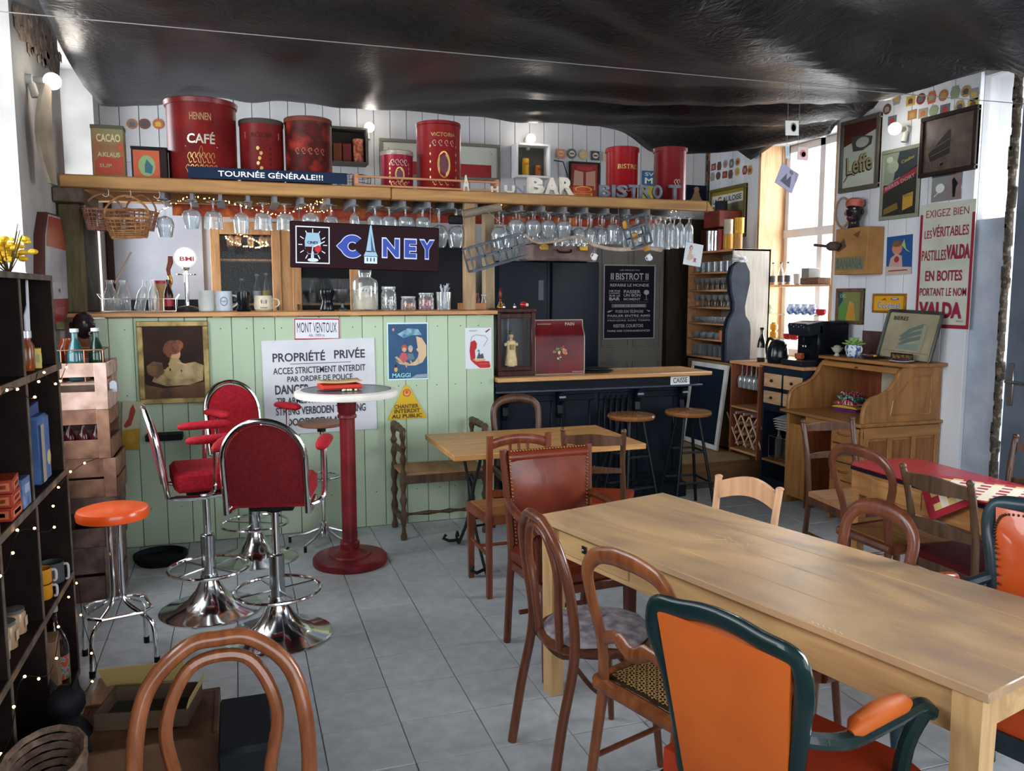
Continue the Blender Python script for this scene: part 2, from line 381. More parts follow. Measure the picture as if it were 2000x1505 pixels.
# grey panelled double door in the back wall
gd=tex('#6b6761','#7a766f',5,.45,(1,1,.3),.05)
b=B(); b.bx(3.5,4.24,YB-.07,YB-.012,.2,2.42,gd,.003); d1=b.obj('door_1',kind='structure')
for x0,x1 in ((3.53,3.85),(3.89,4.21)):
    for z0,z1 in ((.35,.95),(1.1,2.3)):
        b=B()
        for a in (0,1):
            xx=x0 if a==0 else x1-.02; b.bx(xx,xx+.02,YB-.082,YB-.07,z0,z1,gd,.003); zz=z0 if a==0 else z1-.02; b.bx(x0+.02,x1-.02,YB-.082,YB-.07,zz,zz+.02,gd,.003)
        b.obj('door_panel',d1)
b=B(); b.bx(4.26,4.8,YB-.12,YB-.012,.2,2.42,wood('#2e2620','#40362c','z',.6),.003); b.obj('trim_dark_boards',kind='structure')
# black cloth slung under the roof, and the wire that carries it
def clothmesh():
    b=B(); NX,NY=120,80
    m,nt,bs=_base('black_cloth',.40,0); N=nt.nodes;L=nt.links; bs.inputs['Specular IOR Level'].default_value=.17
    tc=N.new('ShaderNodeTexCoord'); no=N.new('ShaderNodeTexNoise'); no.inputs['Scale'].default_value=9; no.inputs['Distortion'].default_value=3; no.inputs['Detail'].default_value=4
    cr=N.new('ShaderNodeValToRGB'); cr.color_ramp.elements[0].position=.46; cr.color_ramp.elements[0].color=lin('#070709'); cr.color_ramp.elements[1].position=.56; cr.color_ramp.elements[1].color=lin('#101014')
    L.new(tc.outputs['Object'],no.inputs['Vector']); L.new(no.outputs['Fac'],cr.inputs[0]); L.new(cr.outputs[0],bs.inputs['Base Color'])
    bu=N.new('ShaderNodeBump'); bu.inputs['Strength'].default_value=.45; bu.inputs['Distance'].default_value=.012; L.new(no.outputs['Fac'],bu.inputs['Height']); L.new(bu.outputs[0],bs.inputs['Normal'])
    key=[(6.95,-.90,4.74,3.16),(6.2,-.90,4.6,3.075),(5.5,-.86,4.35,3.0),(4.7,-.80,4.05,2.90),(4.0,-.72,3.78,2.825),(3.2,-.68,4.15,2.80),(2.0,-.62,4.75,2.78),(1.0,-.6,5.1,2.86),(-.6,-.6,5.1,2.8)]
    def prof(y):
        for (a,b_) in zip(key[:-1],key[1:]):
            if b_[0]<=y<=a[0]+1e-6:
                t=(a[0]-y)/(a[0]-b_[0]); return [p+(q-p)*t for p,q in zip(a,b_)]
        return list(key[-1])
    vs=[];fs=[]
    for j in range(NY+1):
        y=6.95-(6.95+.6)*(j/NY)**.95; _,xl,xr,zb=prof(y)
        for i in range(NX+1):
            s=i/NX; x=xl+(xr-xl)*s
            far=max(0,min(1,(y-4.0)/2.9)); damp=min(1,abs(y-4)/.5)
            lft=max(0,1-s*1.9); th=math.atan2(y-3.4,4.9-x); fan=min(1,max(0,(s-.35)*2.2))
            z=zb+ (.055*math.sin(7.5*x+.5*y+.8*math.sin(1.3*x))*lft+.018*math.sin(19*x+1.1*y)*lft+.03*math.sin(3.1*x-1.1*y+2)+.010*math.sin(11*x-2.2*y))*damp*(.35 if y>6.6 else .6)
            if y<4: z+=(.06*math.sin(1.9*x-3.4*y)+.03*math.sin(4.1*x-7.5*y+1)+.012*math.sin(9*x-15*y))*damp*(0.25+s)
            if y>4: z+= (.075*math.sin(th*19)+.030*math.sin(th*43+1))*damp*fan*far**.5
            z-= .22*math.exp(-((s-.93)/.13)**2)*far
            z+= .18*max(0,.10-s)*10*math.sin(PI*min(1,far))*.0
            yy=y+(.012*math.sin(7*x)+.04*math.sin(2.2*x+1))*far
            if s<.16: z-= .13*(1-s/.16)**1.5*far
            vs.append((x,yy,z))
    for j in range(NY):
        for i in range(NX): a=j*(NX+1)+i; fs.append((a,a+NX+1,a+NX+2,a+1))
    b.add(vs,fs,m); o=b.obj('ceiling_cloth',smooth=180,label='black cloth slung in sagging folds under the roof',cat='cloth')
    so=o.modifiers.new('thick','SOLIDIFY'); so.thickness=.003
    return o
clothmesh()
b=B(); b.tube([(XL,4.0,2.80),(1.0,4.0,2.808),(3.78,4.0,2.818),(XR,4.0,2.83)],.0024,M('#77777a',.6),6); b.obj('support_wire',label='thin taut wire carrying the black ceiling cloth',cat='wire')
# ---------------------------------------------------------------- bar counter
YBAR=5.72
greens=[tex(a,b,2.2,.55,(1,1,.2),.12,lo=.2,hi=.8,name='green_paint') for a,b in (('#a3b59b','#b2c3a9'),('#a9baa0','#b6c6ae'),('#9fb197','#aebfa6'))]
beamw=wood('#86603a','#b0864f','x',.55,3); beamz=wood('#6f5c49','#8d7963','z',.6,3); pinec=wood('#a06f42','#c8966200'[:7],'x',.4)
bar=thing('bar_counter','tall bar counter of pale green boards with pine top','bar counter',(0,0,0))
xs=[-.93]; 
while xs[-1]<1.60: xs.append(xs[-1]+random.choice([.145,.15,.155,.138]))
xs[-1]=1.775
for a,c in zip(xs[:-1],xs[1:]):
    b=B(); b.bx(a+.0015,c-.0015,YBAR,YBAR+.022,.002,1.495,random.choice(greens),.0025)
    for zz in (.25,1.0,1.42): b.sph(((a+c)/2+random.uniform(-.03,.03),YBAR-.0005,zz),.004,M('#3c4a35'),6)
    b.obj('plank',bar)
b=B(); b.bx(-.93,1.775,YBAR+.023,YBAR+.06,.0,1.49,M('#4c4438',.8)); b.bx(1.755,1.775,YBAR+.06,6.12,0,1.49,greens[0]); b.obj('carcass',bar)
b=B(); b.bx(-1.025,1.79,YBAR-.05,6.15,1.5,1.53,pinec,.005); b.obj('countertop',bar)
# ---------------------------------------------------------------- black till counter
till=thing('till_counter','long black painted counter with a plain wooden top','counter',(0,0,0))
blk=tex('#0d1218','#18202a',4,.35,bump=.1,name='black_paint'); blk2=M('#10161e',.3)
b=B(); b.bx(1.80,3.42,YBAR+.10,6.12,0,.94,blk,.004); b.bx(1.79,3.44,YBAR+.06,6.12,0,.12,blk,.004); b.obj('carcass',till)
b=B(); b.bx(1.785,3.50,YBAR+.0,6.13,.925,1.0,blk2,.005); b.bx(1.785,3.52,YBAR-.02,YBAR+.01,.918,.932,M('#3a434f',.3),.003); b.obj('apron',till)
tw=wood('#a8794a','#cf9f6c','x',.35)
b=B(); b.bx(1.785,3.58,YBAR-.06,6.16,1.003,1.035,tw,.006); b.obj('countertop',till)
for x0,x1 in ((1.86,2.3),(2.34,2.62),(2.66,2.95),(3.0,3.36)):
    b=B()
    for c,d in (((x0+x1)/2,(x1-x0)),): 
        b.bx(x0,x1,YBAR+.085,YBAR+.1,.17,.22,blk2,.004); b.bx(x0,x1,YBAR+.085,YBAR+.1,.83,.88,blk2,.004); b.bx(x0,x0+.04,YBAR+.085,YBAR+.1,.22,.83,blk2,.004); b.bx(x1-.04,x1,YBAR+.085,YBAR+.1,.22,.83,blk2,.004)
    b.obj('panel',till)
for x in (1.88,2.32,2.98,3.38):
    b=B(); P=[(0,.9),(.09,.9),(.085,.84),(.04,.80),(.05,.74),(.02,.7),(0,.7)]
    b.prism([(p,q) for p,q in P],.04,blk2,Matrix(((0,0,1,x-.02),(-1,0,0,YBAR+.1),(0,1,0,0),(0,0,0,1))))
    b.bx(x-.025,x+.025,YBAR+.0,YBAR+.015,.862,.876,M('#8b9096',.3,.5)); b.obj('corbel',till)
b=B()
for k in range(5): b.bx(2.70+k*.05,2.72+k*.05,YBAR+.07,YBAR+.085,.2,.86,blk2,.006)
b.obj('fluting',till)
t=thing('till_sign','small white enamel sign with black word on the black counter','sign',mx=face('s',*at(1328,742,'y',YBAR).xz,YBAR,.02,.0))
b=B(); P=[(-.085,-.035),(-.075,-.044),(.075,-.044),(.085,-.035),(.085,.035),(.075,.044),(-.075,.044),(-.085,.035)]
b.prism(P,.004,M('#dfe3e3',.25)); b.obj('panel',t); art(t,.17,.088,[('t','CAISSE',.5,.5,.74,.46,.012,0,'#20242a')],.0045)
# ---------------------------------------------------------------- shelf over the bar
YS=5.62
rack=thing('bar_shelf','long rustic timber shelf with glass rails above the bar','shelf',(0,0,0))
b=B(); b.bx(-.985,1.02,YS,YS+.09,2.285,2.365,beamw,.008); b.obj('front_beam',rack); 
b=B(); b.bx(1.023,3.47,YS,YS+.09,2.285,2.36,beamw,.008); b.prism([(0,2.285),(.06,2.285),(0,2.36)],.09,beamw,Matrix(((1,0,0,3.47),(0,0,-1,YS+.09),(0,1,0,0),(0,0,0,1)))); b.obj('front_beam',rack)
for k in range(3):
    b=B(); b.bx(-.98,3.46,YS+.092+k*.17,YS+.255+k*.17,2.335,2.36,wood('#8a6a48','#a98863','x',.6),.003); b.obj('plank',rack)
b=B(); b.bx(-.98,3.46,YS+.61,YS+.69,2.27,2.36,beamw,.006); b.obj('back_beam',rack)
b=B(); b.bx(-1.02,-.90,YS+.10,YS+.22,1.531,2.20,wood('#453d28','#605638','z',.7),.008); b.bx(-1.025,-.86,YS+.0,YS+.62,2.2,2.285,wood('#453a30','#5f5244','y',.7),.006); b.obj('post',rack)
b=B(); b.bx(-.95,-.86,6.03,6.12,1.531,2.2,wood('#3d3833','#5a544c','z',.7),.006); b.obj('post',rack)
b=B(); b.bx(1.56,1.64,YS+.1,YS+.175,1.531,2.334,wood('#8f7355','#a88c6c','z',.6),.005); b.obj('post',rack)
b=B(); b.bx(1.79,1.87,YS+.38,YS+.46,1.036,2.334,wood('#8f7a5e','#ab9575','z',.6),.006); b.obj('post',rack)
b=B(); b.cyl((1.52,YS+.0,2.20),(1.80,YS+.02,2.262),.028,wood('#6f6252','#8f8070','x',.7),10); b.obj('brace',rack)
b=B(); b.bx(1.42,1.52,YS-.01,YS+.03,2.13,2.19,M('#101216',.5),.008); b.obj('spotlight',rack)
railm=M('#6d6f74',.6)
for k in range(22):
    x=-.42+k*.172
    if 1.5<x<1.62: continue
    b=B(); b.bx(x-.012,x+.012,YS+.1,YS+.6,2.25,2.334,railm,.002); b.bx(x-.026,x+.026,YS+.1,YS+.6,2.246,2.25,railm); b.obj('glass_rail',rack)
# orange oilcloth stapled under the shelf
b=B(); b.bx(-.4,3.4,YS+.625,YS+.632,2.19,2.27,tex('#b5481c','#e07a2c',9,.5,bump=.05,c3='#8c2a14',lo=.3,hi=.7)); b.obj('cloth_border',rack)
# ---------------------------------------------------------------- glasses
def wine(h=.19,rb=.036,rr=.032,stem=.45,foot=.034):
    s=h*stem
    return [(foot,0),(foot,.002),(.006,.008),(.004,.014),(.004,s*.85),(.008,s),(rb*.75,s+h*.06),(rb,s+h*.2),(rb,s+h*.3),(rr,h),(rr-.0012,h),(rb-.0015,s+h*.3),(rb-.0015,s+h*.2),(rb*.72,s+h*.075),(.001,s+h*.03)]
KINDS={'tulip':('stemmed tulip beer glass',wine(.17,.043,.038,.33,.036)),'wine':('slim stemmed wine glass',wine(.19,.036,.03,.45)),
 'snifter':('round bowled brandy glass',wine(.15,.050,.034,.3,.036)),'flute':('tall narrow beer flute',wine(.20,.030,.033,.2,.034)),
 'goblet':('wide faceted goblet',wine(.14,.046,.05,.34,.036)),'big':('large balloon wine glass',wine(.22,.052,.038,.42,.04)),
 'beer':('thick handled beer mug',[(.036,0),(.037,.004),(.036,.03),(.040,.09),(.040,.125),(.036,.125),(.034,.09),(.031,.03),(.031,.012),(.001,.012)])}
GM={}
def gmesh(kind):
    if kind in GM: return GM[kind]
    b=B(); b.lathe([(r,-z) for r,z in KINDS[kind][1]][::-1],thinglass('#f4f8fa',.34),None,16,False)
    if kind=='beer': b.tube([(.038,0,-.03),(.068,0,-.035),(.07,0,-.08),(.04,0,-.09)],.005,thinglass('#f4f8fa',.34),6)
    for i in range(1): pass
    o=b.obj('glass_proto'); me=o.data; bpy.data.objects.remove(o); GM[kind]=me; return me
def hang(kind,x,y,z,label,group,sc_=1.0):
    if y<6.5: sc_*=1.18
    o=bpy.data.objects.new({'wine':'wine_glass','tulip':'tulip_glass','snifter':'snifter_glass','flute':'beer_flute','goblet':'goblet','big':'balloon_glass','beer':'beer_mug'}[kind],gmesh(kind)); COL.objects.link(o)
    o.location=(x,y,z); o.rotation_euler=(0,0,random.uniform(0,6)); o.scale=(sc_,)*3
    return tag(o,label,'glass',group)
ZG=2.2455
hang('big',at(320,385,'y',5.8).x,5.80,ZG,'single big glass hanging leftmost, beside the wicker baskets',None,.9)
left=[(373,'snifter'),(416,'goblet'),(470,'tulip'),(513,'goblet'),(556,'goblet'),(606,'snifter'),(646,'tulip'),(692,'flute')]
places=['second hanging glass from the wicker baskets','third hanging glass from the wicker baskets','fourth hanging glass from the wicker baskets','fifth hanging glass from the wicker baskets','hanging glass above the left corner of the beer sign','hanging glass above the clock square of the sign','hanging glass above the first letter of the beer sign','hanging glass above the church spire on the sign']
for (px,k),pl in zip(left,places):
    hang(k,at(px,400,'y',5.78).x,5.78,ZG,KINDS[k][0]+', '+pl,'glasses hanging over the beer sign',1.0 if k!='goblet' else 1.05)
for i,(px,k) in enumerate(((892,'big'),(858,'big'),(826,'snifter'),(792,'snifter'),(760,'goblet'),(732,'goblet'))):
    for j,y in enumerate((5.78,5.94)): hang(k,at(px,400,'y',5.78).x+j*.03,y,ZG,KINDS[k][0]+', '+ORD[i]+' leftwards from the middle post, '+('front','back')[j]+' row','glasses hanging left of the middle post')
r=random.Random(11)
for j,y in enumerate((5.76,5.90,6.04)):
    x=1.90 if j else 1.83; n=0
    while x<3.40:
        k='big' if x<1.95 else ('snifter' if x<2.35 else ('wine' if x<2.65 else ('tulip' if x<2.98 else 'flute')))
        hang(k,x+r.uniform(-.004,.004),y,ZG,KINDS[k][0]+', '+ORD[n]+' rightwards from the middle post, '+('front','middle','back')[j]+' row','glasses hanging right of the middle post')
        x+={'big':.13,'snifter':.125,'wine':.093,'tulip':.107,'flute':.084}[k]; n+=1
# string of warm lights under the shelf
def light_string(name,label,pts,n,rad=.004,e=14,wire=.0015,col='#ffb060',wm=None,group=None,grp_bulb=None,jit=.008):
    t=thing(name,label,'string lights',group=group)
    P=crom(pts,8); b=B(); b.tube(P,wire,wm or M('#14140f',.6),5); b.obj('cable',t)
    L=[0]
    for i in range(1,len(P)): L.append(L[-1]+(P[i]-P[i-1]).length)
    bb=None; rr=random.Random(n)
    for k in range(n):
        s=L[-1]*(k+.5)/n; i=max(j for j in range(len(L)) if L[j]<=s); p=P[i]+Vector((rr.uniform(-jit,jit),rr.uniform(-jit,jit),rr.uniform(-jit,jit)))
        if bb is None:
            q=B(); q.sph((0,0,0),rad,glow(col,e),8); bb=q.obj('bulb',t); o=bb
        else: o=part(bb,t)
        o.location=p
    return t
A=lambda px,py,y: tuple(at(px,py,'y',y))
light_string('light_string','warm rope light looped among the glasses left of the middle post',[A(290,425,6.0),A(330,402,6.0),A(380,385,6.0),A(460,398,6.0),A(540,418,6.0),A(600,402,6.0),A(640,388,6.0),A(600,415,6.02),A(650,412,6.05)],90,.0035,10)
light_string('light_string','warm rope light among the glasses right of the middle post',[A(960,400,6.1),A(1060,402,6.1),A(1160,405,6.1),A(1240,413,6.1),A(1320,412,6.1),A(1365,404,6.1)],60,.0035,10)
# ---------------------------------------------------------------- tins and signs on the shelf
ZS=2.362
def embl(b,r,w,h,zc,items,aw=0):
    """raised emblems wrapped on a tin of radius r: items (kind, angle offset, z, w, h, mat)"""
def wraptext(b,s,r,z,wd,ht,mat,ang=-PI/2,bold=.01,ex=.0012):
    vs,fs=textmesh(s,bold); P=[]
    for a,c in vs:
        th=ang+(a-.5)*wd/r; P.append(((r+ex)*math.cos(th),(r+ex)*math.sin(th),z+(c-.5)*ht))
    b.add(P,fs,mat)
def wrapshape(b,pts,r,mat,ang=-PI/2,ex=.001):
    P=[((r+ex)*math.cos(ang+x/r),(r+ex)*math.sin(ang+x/r),z) for x,z in pts]; b.add(P,[tuple(range(len(P)))],mat)
def tin(px0,px1,ytop,ybot,yd,label,body,lid=None,deco=None,name='coffee_tin',rim=1.02,flare=0):
    c=at((px0+px1)/2,ybot,'y',yd); w=at(px1,ybot,'y',yd).x-at(px0,ybot,'y',yd).x; rr=w/2
    z0=ZS; hh=at((px0+px1)/2,ytop,'y',yd).z-z0
    t=thing(name,label,'tin',(c.x,yd+rr*.2,z0))
    b=B(); b.lathe([(rr*.97,0),(rr,.004),(rr,.008),(rr*.985,.012),(rr*.985,hh-.03),(rr,hh-.028),(rr,hh-.02)],body,None,32); b.obj('body',t)
    b=B(); l=lid or body; b.lathe([(rr*rim,hh-.032),(rr*rim*(1+flare),hh-.004),(rr*rim*(1+flare)-.004,hh),(rr*.9,hh+.001),(0.001,hh+.004)],l,None,32); b.obj('lid',t)
    if deco: b=B(); deco(b,rr*.985,hh); b.obj('print',t,smooth=0)
    return t
redt=tex('#5c1416','#7c201d',5,.33,bump=.1,c3='#6c1a1a',name='red_tin'); redd=tex('#5f1413','#8f2c20',7,.4,bump=.2,c3='#3c1413',name='worn_red')
gold=M('#b59a5e',.35,.6); silv=M('#b9b3a4',.35,.6)
def scroll(b,r,z,h,m,n=5,w=.12,seed=1):
    rr=random.Random(seed)
    for i in range(n):
        x=(i+.5)/n*w-w/2
        P=[(x+ .006*math.cos(a)*(1+.3*k%2),z+h*.4*math.sin(a)) for k,a in enumerate([j*.5 for j in range(12)])]
        for p,q in zip(P[:-1],P[1:]): 
            dx,dz=q[0]-p[0],q[1]-p[1]; l=math.hypot(dx,dz)+1e-6; nx,nz=-dz/l*.0016,dx/l*.0016
            wrapshape(b,[(p[0]-nx,p[1]-nz),(q[0]-nx,q[1]-nz),(q[0]+nx,q[1]+nz),(p[0]+nx,p[1]+nz)],r,m)
def d_cafe(b,r,h):
    wraptext(b,'HENNEN',r,h*.77,.13,.045,M('#a2825c',.5)); wraptext(b,'CAFÉ',r,h*.52,.17,.075,silv,bold=.02)
    wrapshape(b,[(-.1,h*.41),(.1,h*.41),(.1,h*.42),(-.1,h*.42)],r,silv); scroll(b,r,h*.28,.08,gold,6,.17,3); scroll(b,r,h*.15,.06,gold,7,.2,4)
    for sx in (-1,1): scroll(b,r,h*.3,.16,gold,1,.02,5)
def d_med(seed,txt,z=.8,c=gold):
    def f(b,r,h):
        if txt: wraptext(b,txt,r,h*z,r*1.15,.026,c,bold=.01)
        wrapshape(b,[(x*r*.3,h*.38+y*h*.19) for x,y in ell(0,0,1,1,18)],r,gold); wrapshape(b,[(x*r*.21,h*.38+y*h*.13) for x,y in ell(0,0,1,1,18)],r,M('#5f2b38',.5),ex=.0014)
        scroll(b,r,h*.68,.05,silv,4,r*1.1,seed); scroll(b,r,h*.13,.05,gold,4,r*1.1,seed+1)
        for sx in (-1,1):
            for k in range(5): wrapshape(b,[(sx*r*.62+.006*math.cos(a),h*(.2+.11*k)+.012*math.sin(a)) for a in (0,1.57,3.14,4.71)],r,gold)
    return f
tin(328,467,200,348,5.86,'largest red coffee tin with embossed scrollwork, behind the dark banner sign',redt,None,d_cafe,rim=1.03,flare=.02)
def d_roz(b,r,h):
    wrapshape(b,[(-r*.85,h*.70),(r*.85,h*.70),(r*.85,h*.80),(-r*.85,h*.80)],r,gold); wraptext(b,'ROZIER',r,h*.75,r*1.0,h*.07,M('#3a1a12'),ex=.002)
    for k in range(7): wrapshape(b,[(-.03+.012*math.cos(a)+.01*(k%3),h*(.1+.075*k)+.014*math.sin(a)) for a in (0,1.2,2.4,3.6,4.8)],r,gold)
    for k in range(6): wrapshape(b,[(.05+.007*math.cos(a),h*(.15+.08*k)+.01*math.sin(a)) for a in (0,1.57,3.1,4.7)],r,M('#2b1512'))
tin(470,557,237,345,5.86,'round red tin with a gold band and dark rusty lid',redt,M('#3f3530',.6),d_roz)
def d_rust(b,r,h):
    wrapshape(b,[(-r*1.4,h*.25),(r*1.4,h*.25),(r*1.4,h*.62),(-r*1.4,h*.62)],r,tex('#6b4f47','#7c3a2c',12,.5,lo=.3,hi=.7)); scroll(b,r,h*.5,.05,M('#b0705a'),5,r*1.4,9)
tin(559,651,233,350,5.84,'worn rust red tin standing right of the gold banded one',redd,M('#6b3320',.6),d_rust)
tin(745,808,296,357,5.80,'small crimson tin with crinkled lid, left of the tall medallion tin',M('#8e1d33',.28,.3),tex('#7b6f66','#b3a89c',30,.4,bump=.5,metal=.5),d_med(2,None))
tin(817,902,241,366,5.84,'tall red tin with silver medallion in the middle of the shelf',M('#841e1e',.32,.1),None,d_med(4,'VICTORIA'),rim=1.0)
def d_lab(b,r,h):
    wraptext(b,'BISTRO',r,h*.62,r*1.4,.035,gold); wrapshape(b,[(-r*.9,h*.10),(r*.9,h*.10),(r*.9,h*.28),(-r*.9,h*.28)],r,M('#1d1712')); wraptext(b,'MODELE',r,h*.19,r*1.3,.03,silv,ex=.002)
    wrapshape(b,[(-r*1.2,h*.36),(r*1.2,h*.36),(r*1.2,h*.37),(-r*1.2,h*.37)],r,gold)
tin(1188,1245,289,390,5.84,'bright red tin with dark label band behind the pewter letters',M('#8f1218',.28,.1),None,d_lab,rim=1.05)
def d_ring(b,r,h):
    for k in (.5,.62,.72): wrapshape(b,[(-r*1.3,h*k),(r*1.3,h*k),(r*1.3,h*k+.003),(-r*1.3,h*k+.003)],r,M('#c46a70'))
    scroll(b,r,h*.34,.06,silv,2,.05,7)
tin(1282,1338,289,396,5.84,'plain dark red tin at the right end of the shelf',M('#74171d',.3,.1),None,d_ring,rim=1.06)
b_=lambda *a:B().box(*a)
def boxtin(px,yd,label,col,top,items,name='tin_box',h=None,cat='tin'):
    u,z,W,Hh=wrect('s',yd,*px); Hh=at(px[0],px[1],'y',yd).z-ZS
    t=thing(name,label,cat,mx=face('s',u,ZS+Hh/2,yd)@T(0,0,-.05))
    b=B(); b.box((0,0,0),(W,Hh*.93,.1),col,b=.004); b.obj('body',t); b=B(); b.box((0,Hh*.47,0),(W*1.03,Hh*.08,.104),top,b=.003); b.obj('lid',t)
    art(t,W*.94,Hh*.88,items,.051); return t
boxtin((176,243,245,338),5.72,'tall worn green and rust red cocoa tin at the left end of the shelf',tex('#6a6a48','#8a7a52',9,.6),M('#4d4a3d',.6),
 [('r',0,0,1,1,tex('#8b5a3c','#7e7a56',6,.6,lo=.4,hi=.6)),('p',[(.05,.0),(1,.0),(1,.42),(.7,.36),(.3,.42),(.05,.3)],'#a03a22'),('p',[(1,.45),(1,.72),(.8,.6)],'#b04a2a'),('t','CACAO',.53,.80,.78,.17,.02,.02,'#cdc08e'),('t','A.KLAUS',.52,.44,.72,.1,.01,0,'#bdbb92'),('t','SUP',.4,.2,.4,.08,.01,0,'#9aa070')])
boxtin((255,285,328,343),5.75,'small black lidded tin with orange panel beside the cocoa tin',M('#1a1a20',.4),M('#15151a',.4),
 [('r',.02,0,.8,.95,'#b3512c'),('e',.42,.42,.25,.36,'#7f9a6a'),('p',[(.35,.2),(.55,.15),(.6,.4),(.42,.65),(.36,.45)],'#2c5a6a'),('r',.8,0,1,1,'#2a1a1c')])
boxtin((1118,362,1160,385),5.74,'small orange tin with yellow border right of the white letters',M('#b33a1c',.4),M('#a03418',.4),[('r',.05,.1,.95,.35,'#d8a03a'),('r',.1,.14,.9,.3,'#c24a22'),('e',.5,.75,.42,.3,'#d8a03a'),('e',.5,.72,.36,.24,'#b5401f')],cat='tin')
# banner sign
picture('banner_sign','dark blue banner with white capitals propped on the shelf','sign','s',5.63,(366,325,680,361),.0,None,bm=M('#12213a',.35),fd=.012,size=None,items=[('t','TOURNÉE GÉNÉRALE!!!',.51,.55,.66,.60,.012,0,'#e8ecee')],off=-.05).location.z=ZS+.052
# wire basket, rack
t=thing('wire_basket','openwork grey wire basket behind the right end of the banner','basket',(at(692,345,'y',5.9).x,5.92,ZS))
b=B(); wm=M('#4b4a48',.5,.5)
for z,r_ in ((.005,.11),(.05,.115),(.1,.12)): b.tube(arcpts(0,0,r_,0,2*PI,24,lambda x,y:(x,y,z))[:-1],.0022,wm,5,True)
for k in range(16): a=2*PI*k/16; b.tube([(.11*math.cos(a),.11*math.sin(a),.005),(.12*math.cos(a),.12*math.sin(a),.1),(.06*math.cos(a),.06*math.sin(a),.115)],.0016,wm,5)
b.obj('wire_frame',t)
p0=at(697,340,'y',5.65); p1=at(973,352,'y',5.65); t=thing('plate_rack','low slatted wooden rack lying along the middle of the shelf','rack',(0,0,0)); pk=wood('#a06a48','#c08a66','x',.6)
for z in (ZS+.004,ZS+.062):
    b=B(); b.bx(p0.x,p1.x,5.645,5.66,z,z+.014,pk,.002); b.obj('slat',t)
b=B(); b.bx(p0.x,p1.x,5.80,5.815,ZS+.004,ZS+.018,pk,.002); b.obj('slat',t)
for x in (p0.x,p1.x): b=B(); b.bx(x-.012,x+.012,5.66,5.80,ZS,ZS+.09,pk,.002); b.obj('end_board',t)
def letter(ch,px0,px1,py0,yd,mat,label,group,ex=.03,bold=.03,z=ZS,rot=0):
    a=at(px0,py0,'y',yd); c=at(px1,py0,'y',yd); h=a.z-z
    b=B(); b.text(ch,0,h/2,c.x-a.x,h,mat,0,ex,bold); o=b.obj('letter_'+ch.lower(),smooth=30)
    o.matrix_world=face('s',(a.x+c.x)/2,z,yd,rot); return tag(o,label,'letter',group)
wl_=tex('#b8aea0','#d4ccbf',12,.7,bump=.2)
for ch,a,c in (('B',1029,1060),('A',1061,1089),('R',1090,1118)): letter(ch,a,c,347,5.66,wl_,'chunky off white standing letter '+ch+' on the shelf','white letters spelling BAR',.035,.05)
letter('A',903,915,342,5.66,wl_,'small white letter A at the right side of the plate rack','small white letters',.02,.03); letter('H',958,972,364,5.66,wl_,'small white letter H in front of the rack end','small white letters',.02,.03)
letter('U',984,1004,362,5.66,wl_,'small white letter U left of the grey wire word','small white letters',.02,.03); letter('N',1006,1026,362,5.68,M('#8c9096',.4),'thin grey letter N beside the white B',None,.01,.0)
pew=tex('#3f434a','#6a6e76',14,.45,bump=.2,metal=.3)
for ch,a,c in (('B',1169,1191),('I',1193,1200),('S',1202,1224),('T',1226,1246),('R',1247,1271),('O',1273,1292),('T',1305,1328)): letter(ch,a,c,361,5.66,pew,'dark pewter letter '+ch+(' before the gap' if a==1226 else '')+(' at the end of the word' if a==1305 else '')+' from the word BISTROT','pewter letters spelling BISTROT',.02,.03)
# ---------------------------------------------------------------- hanging beer sign
u,z,W,Hh=wrect('s',5.66,565,434,857,528)
sg=thing('beer_sign','wide maroon enamel beer sign hanging under the shelf','sign',mx=face('s',u,z,5.66,-.022))
b=B(); b.box((0,0,0),(W,Hh,.02),M('#210710',.5),b=.006); b.obj('panel',sg)
b=B()
for x in (-W*.44,W*.44): b.cyl((x,Hh/2,0),(x,2.285-z,0),.002,M('#555555',.4,.8),5)
b.obj('hanging_wire',sg)
def clockitems():
    it=[('r',.035,.10,.255,.90,'#d9dde6'),('r',.042,.125,.248,.875,'#1d0a14')]
    for k in range(12):
        a=k*PI/6; s=.088/.098
        cx,cy=.145,.5
        x0,y0=cx+.067*math.sin(a)*1.0,cy+.25*math.cos(a); x1,y1=cx+.093*math.sin(a),cy+.345*math.cos(a)
        it.append(('l',[(x0,y0),(x1,y1)],.018,'#d9dde6'))
    it+=[('p',[(.105,.76),(.185,.76),(.197,.58),(.195,.42),(.175,.30),(.115,.30),(.095,.42),(.093,.58)],'#8fb0c2'),('p',[(.094,.46),(.196,.46),(.19,.38),(.172,.31),(.118,.31),(.1,.38)],'#3a0c14'),
         ('e',.178,.42,.022,.075,'#b01c28'),('p',[(.142,.36),(.150,.36),(.153,.2),(.139,.2)],'#a9c4d0'),('e',.146,.175,.035,.04,'#c4d6dd'),('t','CINEY',.145,.55,.07,.06,.02,0,'#16203c'),('l',[(.15,.46),(.222,.58)],.02,'#d9dde6'),('l',[(.145,.46),(.135,.22)],.02,'#d9dde6')]
    return it
def cin():
    wh='#c9d2ee'; bl='#1f3fa0'; it=[]
    def C(g,col,dx=0):
        P=[]; 
        for k in range(25):
            a=math.radians(42)+k*math.radians(276)/24; P.append((.395+(.058+g*.1)*math.cos(a),.5+(.215+g*.4)*math.sin(a)))
        Q=[]
        for k in range(25):
            a=math.radians(318)-k*math.radians(276)/24; Q.append((.397+(.030-g*.1)*math.cos(a),.5+(.11-g*.4)*math.sin(a)))
        return ('cc',P,Q,col)
    return it
art(sg,W,Hh,clockitems(),.0105)
b=B(); lw=M('#c3cdf0',.4); lb=M('#1b3a9c',.4)
